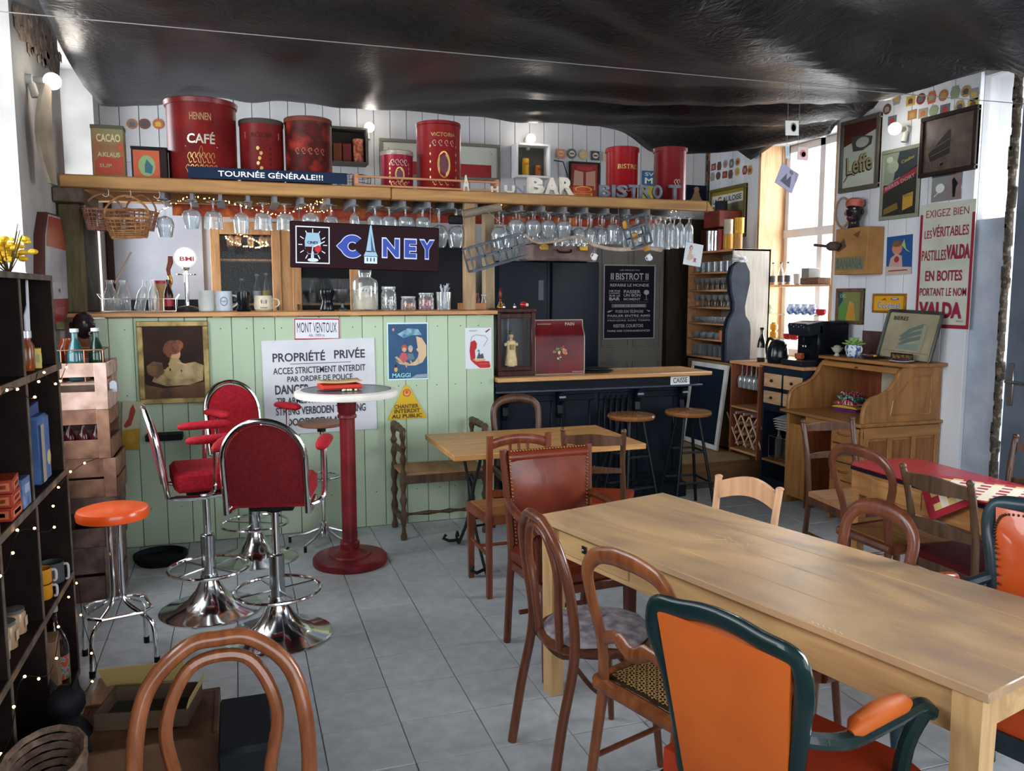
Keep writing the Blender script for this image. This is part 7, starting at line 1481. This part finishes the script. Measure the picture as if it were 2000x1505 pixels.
# carved head on a printed box
pa=at(1632,448,'x',4.60); 
t=thing('cardboard_box','tan box printed with faded teal letters fixed to the right wall','box',(XP-.13,5.36,1.80)); hb=.40
bm_=tex('#8e6436','#a97c48',5,.7); b=B(); b.bx(-.03,.125,-.17,.19,0,.365,bm_,.004); b.obj('box',t); b=B(); b.X=T(-.0305,0,0)@face('r',.01,.19,0); b.flat([(-.17,-.155),(.15,-.155),(.15,-.05),(-.17,-.05)],M('#6f6a4c',.7),None,.0008); b.text('BANANIA',-.01,-.102,.29,.085,M('#4c5a52',.7),.0014,0,.03)
b.flat([(.02,.12),(.1,.15),(.08,.09)],M('#6a3a22',.7),None,.0008); b.flat([(-.17,.02),(-.08,.10),(-.05,.03),(-.14,-.01)],M('#4f3c34',.8),None,.0008); b.obj('print',t,smooth=0)
t=thing('bust_sculpture','dark painted carved head with coral headwrap standing on the printed box','bust',(XP-.09,5.43,2.166)); sk=tex('#1c1416','#33272a',10,.3,coat=.2); t.rotation_euler=(0,0,R(115)); t.scale=(1.05,)*3
b=B(); b.lathe([(.05,0),(.042,.02),(.04,.05),(.05,.07)],sk,None,18); b.sph((0,.0,.13),.075,sk,20,.82,1.0,1.15); b.sph((0,.045,.075),.038,sk,12,1,1,.8)
b.tube([(0,.07,.15),(0,.09,.115),(0,.082,.105)],[.008,.014,.010],sk,8); b.sph((-.066,0,.12),.016,sk,8,.5,1,1.4); b.sph((.066,0,.12),.016,sk,8,.5,1,1.4); b.obj('head',t)
b=B()
for s in (-1,1): b.sph((s*.026,.064,.143),.010,M('#a9a49c',.3),8,1.2,.6,.7)
b.sph((0,.08,.078),.014,M('#6b2e2c',.4),8,1.5,.5,.5); b.obj('face_detail',t)
b=B(); b.lathe([(.060,.158),(.068,.172),(.069,.19),(.062,.215),(.03,.228),(.001,.23)],tex('#8f4038','#b5685a',14,.6,bump=.4),None,20,sx=.95,sy=1.05); b.sph((-.03,-.07,.19),.03,M('#3f4a48',.6),8); b.obj('headwrap',t)
pr_=at(1650,420,'x',XP-.02); t=thing('tennis_racket','old wooden tennis racket hung on the wall behind the carved head','racket',mx=face('r',at(1648,410,'x',XP).y,at(1648,415,'x',XP).z,XP,.08))
rm=wood('#8a6e5a','#a98c74','z'); b=B(); b.tube([(.085*math.cos(2*PI*i/28),.12*math.sin(2*PI*i/28),.012) for i in range(28)],.008,rm,7,True); b.tube([(-.03,-.11,.012),(0,-.17,.012),(.03,-.11,.012)],.007,rm,6); b.obj('frame',t); b=B(); b.tube([(0,-.16,.012),(0,-.42,.012)],.012,rm,8); b.obj('handle',t)
b=B()
for k in range(9): x=-.068+k*.017; y=.12*math.sqrt(max(0,1-(x/.085)**2)); b.cyl((x,-y,.012),(x,y,.012),.0009,M('#b5a898',.6),4)
for k in range(11): y=-.1+k*.02; x=.085*math.sqrt(max(0,1-(y/.12)**2)); b.cyl((-x,y,.012),(x,y,.012),.0009,M('#b5a898',.6),4)
b.obj('strings',t)['kind']='stuff'
b=B(); b.sph((0,0,.03),.05,tex('#3c2e2c','#5a4440',9,.8),10,1.4,.8,.9); b.tube([(-.05,0,.03),(-.2,.02,.05)],.012,M('#4a3a36',.8),7); o=b.obj('dark_brush',label='dark fuzzy brush hanging against the printed box',cat='brush'); o.matrix_world=face('r',5.53,2.03,XP-.17)
# ---------------------------------------------------------------- photographs on a mobile hung from the cloth
t=thing('photo_mobile','strings of small photographs hanging from the black cloth before the window','mobile',(0,0,0)); ym=4.0
b=B(); ztop=2.79
for px in (1538,1560): p=at(px,250,'y',ym); b.cyl((p.x,ym,p.z-.3),(p.x,ym,ztop+.04),.0012,M('#6a6a6e'),4)
b.obj('hanging_string',t)
def card(px,py,w,h,rot,yaw,items,c='#b8b8b4'):
    w*=.8;h*=.8
    p=at(px,py,'y',ym); q=None
    bb=B(); bb.X=face('s',p.x,p.z,ym)@Ry(yaw)@Rz(rot); bb.box((0,0,0),(w,h,.003),M(c,.5)); 
    for it in items:
        if it[0]=='e': bb.flat([(x,y) for x,y in ell(it[1]*w,it[2]*h,it[3]*w,it[4]*h,14)],M(it[5],.5),None,.0022)
        else: bb.flat([(x*w,y*h) for x,y in it[1]],M(it[2],.5),None,.0021)
    bb.obj('photograph',t,smooth=0)
card(1547,250,.11,.10,.05,0,[('e',.1,.05,.22,.32,'#5a5652'),('e',.1,.02,.15,.24,'#a9a29a')])
card(1538,295,.06,.10,.1,.5,[('p',[(-.3,-.3),(.3,-.3),(.3,.3),(-.3,.3)],'#8a9aa4')],'#a9b5ba')
card(1568,300,.09,.09,-.03,0,[('e',0,0,.3,.3,'#a9605c'),('e',.05,-.05,.2,.2,'#c9a8a0')],'#b8a09c')
card(1528,310,.03,.14,.2,.9,[],'#6a4a44')
card(1537,348,.17,.15,-.42,.1,[('p',[(-.5,-.5),(.5,-.5),(.5,.5),(-.5,.5)],'#777590'),('p',[(-.3,-.3),(-.1,.2),(0,-.1),(.15,.25),(.3,-.35)],'#33384e'),('e',.1,.35,.12,.1,'#3c3e4c')],'#8a8a94')
# orange and white printed cards over the cabinet
for k,(px,c,c2,lb) in enumerate(((445,'#b8b0aa','#9c2420','white card with red flower over the left cabinet door'),(478,'#b5aaa6','#a03a2c','white card with torn red shape over the cabinet'),(528,'#9ab0ba','#c9d4d8','pale blue card over the cabinet middle'),(575,'#8e7c74','#7f98ac','brown card with blue figure behind the beer sign top'),(635,'#8a7f7c','#a09894','plain grey brown card right of the blue figure'))):
    p=at(px,413,'y',7.3); t=thing('pinned_card',lb,'card',mx=face('s',p.x,p.z+.0,7.28),group='cards standing over the oak cabinet'); b=B(); b.box((0,0,0),(.15,.17,.004),M(c,.6)); b.obj('card',t); art(t,.15,.17,[('p',[(.2,.3),(.45,.2),(.8,.4),(.7,.8),(.5,.6),(.3,.85)],c2),('e',.7,.25,.12,.1,c2)],.0025)
b=B(); b.bx(-.19,.95,7.27,7.30,2.272,2.30,oak,.003); b.obj('card_ledge',label='narrow pine ledge on the oak cabinet holding the printed cards',cat='ledge')
# ---------------------------------------------------------------- left side: crate shelving
cr=tex('#120b0a','#211613',9,.75,(1,1,1),.3,name='dark_crate'); edge=tex('#3f362f','#5e5248',16,.8,bump=.3,name='worn_edge')
XS=-.70; XW=XL+.01
t=thing('crate_shelving','tall dark stacked crate shelving along the left wall','shelving',(0,0,0))
YE=3.80
def board(x0,x1,y0,y1,z0,z1,name='board'):
    b=B(); b.bx(x0,x1,y0,y1,z0,z1,cr,.002); o=b.obj(name,t); q=B(); q.bx(x1-.0005,x1+.004,y0+.001,y1-.001,z0+.0005,z1-.0005,edge,.001); q.obj('worn_edge',o); return o
for z in (.02,.455,.90,1.34): board(XW+.02,XS,1.5,YE,z,z+.028,'shelf')
for z0,z1,ys in ((.048,.455,(3.80,3.25,2.78,2.3)),(.483,.90,(3.80,3.24,2.76,2.3)),(.928,1.34,(3.75,3.21,2.76,2.3)),(1.368,1.70,(3.72,3.20,2.74,2.3))):
    for y in ys:
        board(XW+.02,XS,y-.02,y,z0,z1,'divider')
board(XW+.02,XS,3.21,3.72,1.70,1.722,'top_board'); board(XW+.02,XS,2.2,3.20,1.70,1.722,'top_board')
b=B(); b.bx(XW,XW+.018,1.5,YE,.0,1.70,cr); b.obj('back_board',t)
# light chain on the shelf edges
light_string('light_string','string of tiny warm lights draped on the crate shelf edges, upper run',[(XS+.02,2.2,1.36),(XS+.03,2.6,1.32),(XS+.02,2.9,1.36),(XS+.04,3.1,1.30),(XS+.02,3.3,1.37),(XS+.04,3.5,1.31),(XS+.03,3.78,1.37)],13,.0045,16)
light_string('light_string','string of tiny warm lights draped on the crate shelf edges, middle run',[(XS+.02,2.2,.90),(XS+.04,2.6,.85),(XS+.02,2.9,.90),(XS+.05,3.2,.82),(XS+.02,3.5,.90),(XS+.04,3.83,.92),(XS+.10,3.95,.93)],11,.0045,16)
light_string('light_string','string of tiny warm lights draped on the crate shelf edges, lower run',[(XS+.02,2.2,.42),(XS+.05,2.5,.40),(XS+.02,2.8,.45),(XS+.04,3.1,.34),(XS+.03,3.4,.44),(XS+.03,3.70,.46),(XS+.03,3.78,.25),(XS+.10,3.6,.12),(XS+.08,3.4,.10)],12,.0045,16)
def L(px,py,x=XS-.06): return at(px,py,'x',x)
def cube(name,label,cat,c,d,mat,rz=0,items=None,group=None):
    t=thing(name,label,cat,c,rz,group); b=B(); b.box((0,0,d[2]/2),d,mat,None,.002); b.obj('body',t)
    if items: 
        b=B()
        for (y0,z0,y1,z1,c2) in items: b.box((d[0]/2+.0008,(y0+y1)/2*d[1],(z0+z1)/2*d[2]),(.001,(y1-y0)*d[1],(z1-z0)*d[2]),M(c2,.5)); b.box(((y0+y1)/2*d[0],-d[1]/2-.0008,(z0+z1)/2*d[2]),((y1-y0)*d[0],.001,(z1-z0)*d[2]),M(c2,.5))
        b.obj('print',t)
    return t
for k in range(3): cube('orange_carton','small orange red carton, '+('lowest','middle','topmost')[k]+' of three stacked on the middle shelf','carton',(XS-.05,2.98,.929+k*.045),(.10,.13,.043),M('#8e2c16',.5),.05*k,[(-.4,.2,.4,.8,'#b8623a'),(-.3,.35,.3,.65,'#6a1c14')],'orange cartons on the middle shelf')
cube('blue_carton','pale blue carton standing beside the orange cartons','carton',(XS-.03,3.12,.929),(.06,.10,.10),tex('#2c4a78','#6a84a4',16,.5),0,[(-.3,.5,.3,.8,'#8a9ab0')])
t=thing('blue_bag','tall blue and cream printed paper bag on the middle shelf','bag',(XS-.06,3.52,.929)); b=B(); b.box((0,0,.13),(.09,.15,.26),tex('#26406e','#4c689a',10,.6,lo=.3,hi=.7),None,.012); b.box((0,0,.275),(.02,.17,.05),M('#26386a',.6),Rx(.06),.003); b.obj('bag',t); b=B(); b.box((.0455,-.05,.12),(.001,.05,.22),M('#8a8278',.6)); b.lathe([(.03,.0455),(.03,.047)],M('#a9a078',.6),T(0,.03,.09)@Ry(PI/2),12); b.obj('print',t)
# upper compartment: white card, bottle, yellow box
t=thing('skate_card','white card cut like a bottle standing in the upper crate','card',(XS-.04,3.47,1.37)); b=B(); b.prism([(-.02,0),(.03,.0),(.045,.05),(.045,.2),(.0,.24),(-.01,.36),(-.03,.36),(-.03,.22)],.004,M('#c3c4ce',.5),face('r',0,0,0)@Rz(.06)); b.obj('card',t)
t=thing('honey_jar','amber jar with yellow label and silver cap in the upper crate','jar',(XS-.04,3.39,1.37)); b=B(); b.lathe([(.03,0),(.034,.01),(.034,.09),(.024,.11),(.024,.125)],M('#6b3414',.2),None,18); b.obj('body',t); b=B(); b.lathe([(.027,.12),(.027,.145),(.001,.147)],M('#a9acb0',.3,.5),None,16); b.obj('lid',t)
cube('tea_carton','small yellow printed carton on its edge in the upper crate','carton',(XS-.03,3.51,1.37),(.04,.07,.075),M('#b8a24a',.5),.2,[(-.35,.3,.35,.7,'#8a8a5a')])
# jars and mugs lower
for k,(y,z,c,lb) in enumerate(((3.46,.484,'#b5791a','lower yellow enamel cup with looped handle, crate second from the floor'),(3.46,.545,'#b5791a','upper yellow enamel cup stacked on its twin'),(3.65,.484,'#3a3c3e','dark enamel cup with white handle beside the yellow cups'))):
    t=thing('enamel_cup',lb,'cup',(XS-.05,y,z),0,'enamel cups in the crate shelving'); b=B(); r_=.038 if k<2 else .045; h_=.058 if k<2 else .085; b.lathe([(r_*.9,0),(r_,.005),(r_,h_),(r_*.94,h_),(r_*.9,.01),(.001,.008)],M(c,.35),None,20,False); b.obj('body',t); b=B(); b.tube(crom([(r_,0,h_*.85),(r_+.014,0,h_*.8),(r_+.014,0,h_*.2),(r_+.004,0,h_*.12)],4),.005,M('#a9a9aa',.4),7); b.obj('handle',t)
jm=M('#8e6a4c',.4)
for k,(y,z,r_,h_,c,lb) in enumerate(((3.13,.484,.038,.085,'#9c7c5c','small cream jar with silver lid on the second crate shelf'),(2.90,.484,.04,.10,'#a09a80','clip top preserving jar nearest the front on the second shelf'),(3.00,.484,.04,.09,'#96785a','clip top jar of amber fruit beside the clip top preserving jar'))):
    t=thing('preserve_jar',lb,'jar',(XS-.07,y,z)); b=B(); b.lathe([(r_,0),(r_,h_*.8),(r_*.85,h_*.88)],M(c,.3),None,20); b.obj('body',t); b=B(); b.lathe([(r_*.9,h_*.86),(r_*.95,h_),(.001,h_+.004)],M('#8f8f8c',.3,.7),None,18); b.obj('lid',t); b=B(); b.box((r_+.001,0,h_*.45),(.001,r_*.8,h_*.4),M('#b8a088',.5)); b.obj('label',t)
bottle('green_bottle','tall green wine bottle in the dark crate near the front',XS-.12,3.06,.484,.33,.038,.014,M('#1c2a10',.12,0,.2),labelm=M('#5c6a1c',.5))
bottle('green_bottle','tall green wine bottle, deeper in the dark crate near the front',XS-.16,3.16,.484,.33,.038,.014,M('#1c2a10',.12,0,.2),labelm=M('#3c4416',.5))
bottle('cherry_bottle','dark swing top bottle with green and red painted label in the lowest crate',XS-.05,3.62,.049,.34,.05,.014,M('#1c0c0c',.1,0,.3),labelm=tex('#4a6a3c','#a03c2c',30,.5,lo=.45,hi=.55,c3='#7c9aa8'),cap=M('#8a8a88',.4))
cube('paper_bag','brown paper bag beside the painted label bottle','bag',(XS-.05,3.45,.049),(.09,.12,.28),tex('#6a5240','#86694f',9,.8),.1)
# wicker basket at the bottom
t=thing('low_basket','rough wicker basket on the floor at the lower left corner','basket',(-.585,2.58,.0)); b=B(); n=26
for j in range(12): z=.01+j*.026; b.tube([((.085+.02*j/11)*math.cos(2*PI*i/n)*(1+.03*((i+j)%2)),(.15+.03*j/11)*math.sin(2*PI*i/n)*(1+.02*((i+j)%2)),z) for i in range(n)],.011,tex('#5c4a40','#8a7464',26,.8,bump=.4),6,True)
b.obj('weave',t); 
# dark bag / animal shape
t=thing('black_cat_figure','black cat shaped figure with pricked ears at the foot of the shelving','figurine',(-.60,2.96,0)); bc=tex('#0e0e12','#1d1d22',12,.6); b=B(); b.sph((0,0,.12),.10,bc,16,.9,1.2,1.2); b.sph((0,.03,.27),.065,bc,14,1,1,.95)
for s in (-1,1): b.tube([(s*.03,.03,.31),(s*.04,.03,.36)],[.022,.002],bc,6)
b.obj('body',t); b=B(); b.tube(crom([(.05,-.1,.04),(.1,-.13,.1),(.08,-.12,.2)],4),.013,bc,7); b.obj('tail',t)
# wooden floor box with cigar box and black case, at front left
gx=tex('#4a3020','#6a4a34',8,.6,name='box_wood')
t=thing('wooden_floor_crate','low reddish wooden crate on the floor holding an open card box','crate',(-.34,2.98,0)); 
b=B(); b.box((0,-.17,.09),(.46,.018,.16),gx,None,.003); b.box((0,.17,.09),(.46,.018,.16),gx,None,.003); b.box((-.22,0,.09),(.018,.32,.16),gx,None,.003); b.box((.22,0,.09),(.018,.32,.16),gx,None,.003); b.box((0,0,.16),(.42,.32,.01),gx); b.obj('crate',t)
t=thing('open_carton','open dark card box with cream flaps on the reddish crate','box',(-.34,3.02,.172),R(-12)); b=B(); kc=M('#4a3a2a',.7); cr2=M('#a9935c',.6)
for s in (-1,1): b.box((0,s*.10,.03),(.30,.006,.06),kc); b.box((s*.15,0,.03),(.006,.2,.06),kc)
b.box((0,0,.003),(.3,.2,.004),M('#333328',.7)); b.obj('box',t); b=B(); b.box((-.05,.105,.10),(.3,.005,.10),cr2,Rx(.5)@Ry(-.1)); b.obj('flap',t); b=B(); b.box((.155,0,.07),(.005,.19,.05),cr2,Ry(.3)); b.obj('flap',t)
b=B(); b.box((0,0,.05),(.16,.26,.10),M('#1b2026',.6),None,.006); o=b.obj('grey_case',label='dark slate case standing right of the reddish crate in front',cat='case'); o.location=(-.02,2.62,0)
o.scale=(1,1.3,3.0)
b=B(); b.box((0,0,.015),(.30,.5,.03),wood('#6e5440','#8a6c54','y'),None,.003); o=b.obj('loose_plank',label='short pale plank on the floor behind the reddish crate',cat='plank'); o.location=(-.46,3.45,0)
# ---------------------------------------------------------------- stack of fruit crates with bottle caddy
fw=tex('#5a3c2e','#83604c',10,.75,(1,1,1),.3,name='fruit_crate'); fw2=tex('#8a6f60','#b0968a',10,.75,bump=.3,name='fruit_crate_pale'); fw3=tex('#40302a','#66524a',10,.75,bump=.3)
def crate(label,c,w,d,h,mat,gap=True,rz=0,name='fruit_crate'):
    t=thing(name,label,'crate',c,rz,'slatted crates stacked by the bar')
    for s in (-1,1):
        for z0,z1 in ((0,h*.38),(h*.70,h)) if gap else ((0,h*.46),(h*.52,h)):
            b=B(); b.bx(-w/2,w/2,s*d/2-.006,s*d/2+.006,z0,z1,mat,.002); b.obj('slat',t); b=B(); b.bx(s*w/2-.006,s*w/2+.006,-d/2+.007,d/2-.007,z0,z1,mat,.002); b.obj('slat',t)
        for s2 in (-1,1): b=B(); b.bx(s*(w/2-.03)-.03,s*(w/2-.03)+.03,s2*(d/2+.012)-.007,s2*(d/2+.012)+.007,0,h,mat,.002); b.obj('corner_post',t)
    b=B(); b.bx(-w/2,w/2,-d/2+.01,d/2-.01,0,.012,mat); b.obj('bottom',t); return t
cx_=-.835; cyy=4.93; cw__=.35; cd=.35
zz=0
for k,(h,m,g,dx,lb) in enumerate(((.30,fw3,False,.0,'bottom slatted crate of the stack beside the green bar'),(.27,fw3,True,.01,'second slatted crate from the floor beside the green bar'),(.21,fw,False,.02,'third slatted crate from the floor, reddish brown'),(.26,fw,True,.0,'fourth slatted crate, holding red bottles'),(.245,fw2,True,.0,'topmost pale slatted crate under the bottle caddy'))):
    crate(lb,(cx_+dx,cyy,zz),cw__,cd,h,m,g); zz+=h+.001
ztop=zz
b=B(); b.bx(-.15,.15,-.15,.15,0,.012,fw2,.002); o=b.obj('crate_tray',label='thin board laid inside the topmost crate under the green bottles',cat='board'); o.location=(cx_,cyy,ztop-.12)
t=thing('bottle_caddy','copper wire caddy standing in the topmost crate','caddy',(cx_,cyy,ztop-.107)); b=B(); cu=M('#8a5a48',.35,.8)
for z in (.04,.17): b.tube([(-.15,-.11,z),(.15,-.11,z),(.15,.11,z),(-.15,.11,z)],.0035,cu,6,True)
for x in (-.15,-.05,.06,.15): b.tube([(x,-.11,.17),(x,-.11,.005),(x,.11,.005),(x,.11,.17)],.003,cu,5)
b.obj('wire_frame',t)
gg=thinglass('#3f8088',.35); gg=M('#1b4a50',.1,0,.3)
for k,(dx,dy,lb) in enumerate(((-.10,-.05,'teal swing top bottle leftmost in the caddy'),(.01,-.05,'teal swing top bottle in the middle of the caddy'),(.10,.02,'dark green swing top bottle at the right of the caddy'))):
    bottle('swing_top_bottle',lb,cx_+dx,cyy+dy,ztop-.10,.27,.04,.016,gg if k<2 else M('#0e2a1c',.1,0,.3),'swing top bottles in the caddy',cap=M('#b0b4b4',.4))
b=B(); b.lathe([(.05,0),(.06,.02),(.06,.16),(.03,.2),(.03,.22),(.001,.22)],M('#7a2e10',.15,0,.3),None,18); o=b.obj('amber_flask',label='amber brown flask behind the teal bottles',cat='flask'); o.location=(cx_-.05,cyy+.06,ztop-.10)
t=thing('price_tag','white paper price tag hanging on a string from the topmost crate','tag',(cx_+.184,cyy-.03,ztop-.14)); b=B(); b.prism([(-.018,-.03),(.018,-.03),(.018,.018),(.008,.03),(-.008,.03),(-.018,.018)],.002,M('#b8c0cc',.6),face('s',0,0,0)@T(0,0,.02)); b.obj('tag_card',t); b=B(); b.cyl((0,-.02,.03),(.0,-.01,.13),.001,M('#b5a58a'),4); b.obj('string',t)
for k in range(4): bottle('red_bottle','red topped dark bottle in the fourth crate, '+ORD[k]+' from the wall',cx_-.1+k*.065,cyy-.08,.80,.17,.03,.012,M('#3a0c10',.15),'red bottles in the fourth crate',cap=M('#a01c1c',.3))
for k in range(3): bottle('dark_bottle','dark bottle in the second crate from the floor, '+ORD[k]+' from the wall',cx_-.09+k*.09,cyy-.08,.315,.22,.035,.013,M('#0c1210',.1),'dark bottles low in the stack')
# carved figure beside the bar
t=thing('carved_pipe_player','dark carved bust of a pipe player in tan and rust robe by the bar post','sculpture',(-.885,5.50,1.13)); t.rotation_euler=(0,0,R(215))
b=B(); b.lathe([(.12,0),(.13,.05),(.11,.14),(.07,.2),(.04,.23),(.035,.26)],tex('#5c2f18','#8a5530',8,.5),None,20,sx=1,sy=.8); b.obj('torso',t)
b=B(); b.sph((0,.02,.33),.075,sk,18,.8,1.05,1.1); b.tube([(0,.08,.36),(0,.12,.325),(0,.10,.31)],[.01,.02,.015],sk,8)
for s in (-1,1): b.sph((s*.065,0,.33),.018,sk,8,.4,1,1.4)
b.obj('head',t); b=B(); b.tube([(.02*math.cos(2*PI*i/12),.115+.006*math.sin(2*PI*i/12)*0,.285+.012*math.sin(2*PI*i/12)) for i in range(12)],.006,M('#4a3c3e',.3),6,True)
for s in (-1,1): b.sph((s*.03,.085,.35),.009,M('#8a8278',.3),8)
b.obj('face_detail',t); b=B(); b.tube([(0,.12,.27),(.02,.13,.18),(.03,.12,.08)],[.006,.008,.012],M('#8a7a74',.4),8); b.sph((0,.125,.25),.028,M('#6b5c5a',.5),10); b.obj('pipe',t)
b=B(); b.box((-.90,5.56,.565),(.2,.24,1.13),fw3,None,.004); b.obj('plinth_post',label='rough wooden plinth in the corner carrying the carved bust',cat='plinth')
# framed rooster print leaning on bar; black hoop tray
picture('rooster_print','red and yellow rooster print on a ledge behind the crates','picture','s',YBAR-.03,(236,784,276,876),-.06,None,bm=M('#a9a48a',.5),items=[('p',[(.0,0),(1,0),(1,.45),(0,.4)],'#a9801c'),('p',[(.2,.45),(.5,.5),(.75,.8),(.6,.95),(.45,.85),(.35,.65),(.1,.5)],'#8e2c1c'),('e',.5,.25,.25,.12,'#b58a2c')],off=.0)
b=B(); b.bx(-.58,-.36,YBAR-.13,YBAR-.005,.715,.755,M('#101418',.6),.005); b.obj('black_ledge',label='small black ledge on the green bar under the rooster print',cat='ledge')
for k,(y,r_,lb) in enumerate(((5.36,.155,'black round rubber tray on the floor at the foot of the bar'),)):
    t=thing('rubber_tray',lb,'tray',(-.50,y,0)); b=B(); b.lathe([(r_*.85,0),(r_,.03),(r_*1.02,.055),(r_*.9,.06),(r_*.8,.03),(.001,.025)],M('#0d1013',.6),None,32); b.obj('tray',t)
# red hexagonal bottle shaped panel on the left pier
t=thing('lozenge_panel','tall lozenge shaped red and grey advertising panel on the left pier','sign',mx=face('l',5.37,1.77,XL,0,0)); 
P=[(-.18,-.25),(-.04,-.55),(.14,-.55),(.22,-.25),(.22,.28),(.10,.50),(-.06,.50),(-.18,.2)]
P=[(-.12,-.33),(.12,-.34),(.30,-.2),(.32,.18),(.20,.34),(-.16,.33),(-.28,.20),(-.34,-.02)]
b=B(); b.prism(P,.05,M('#4a2420',.5)); b.obj('panel',t); b=B(); Q=[(x*.93,y*.97) for x,y in P]; b.flat(Q,tex('#7f8088','#a09fa8',4,.35),None,.052)
b.flat([(-.24,.18),(-.14,.31),(.19,.32),(.29,.19),(.29,.14),(-.25,.14)],M('#8f3a28',.4),None,.0526); b.flat([(-.11,-.31),(.115,-.32),(.28,-.19),(.285,-.15),(-.24,-.15)],M('#7a1420',.4),None,.0526); b.text('PRIMUS',0.02,-.09,.44,.07,M('#b0aeb4',.4),.053,0,.03,.0); b.text('HAECHT',0.02,-.22,.25,.04,M('#b06a70',.4),.0532,0,.02); b.flat([(-.11,-.315),(.11,-.325),(.14,-.29),(-.12,-.28)],M('#6b6a34',.5),None,.0534); b.obj('print',t,smooth=0)
# curved plank hanging on the pier
t=thing('hanging_plank','pale curved barrel stave hanging below the left bulb','plank',mx=face('l',5.12,2.50,XL+.05)@Ry(-.35)); b=B(); vs=[];fs=[];n=10
for k in range(n+1): u=-1+2*k/n; wv=.085*(1-.45*abs(u)**1.5); z=.05+.03*u*u; vs+=[(-wv,u*.26,z),(wv,u*.26,z-.02),(wv,u*.26,z-.04),(-wv,u*.26,z-.02)]
for k in range(n): a=4*k;c=a+4; fs+=[(a,a+1,c+1,c),(a+1,a+2,c+2,c+1),(a+2,a+3,c+3,c+2),(a+3,a,c,c+3)]
fs+=[(3,2,1,0),(4*n,4*n+1,4*n+2,4*n+3)]; b.add(vs,fs,tex('#756a5c','#968a7a',7,.7,bump=.2)); b.obj('stave',t)
# dried yellow flowers on the crates
t=thing('yellow_flowers','bunch of yellow dried flowers and twigs on the crate shelving','flowers',(XS-.12,3.60,1.723)); b=B(); r4=random.Random(9)
for k in range(16): b.tube([(0,0,0),(r4.uniform(-.1,.1),r4.uniform(-.16,.16),.06+r4.random()*.14)],[.003,.0012],M('#3a3020',.8),5)
b.obj('twigs',t)['kind']='stuff'; b=B()
for k in range(60): b.sph((r4.gauss(0,.04),r4.gauss(-.02,.05),.05+r4.random()*.09),.012+r4.random()*.008,M(('#c9a018','#d8b428')[k%2],.7),6,1,1,.6)
b.obj('blossoms',t)['kind']='stuff'
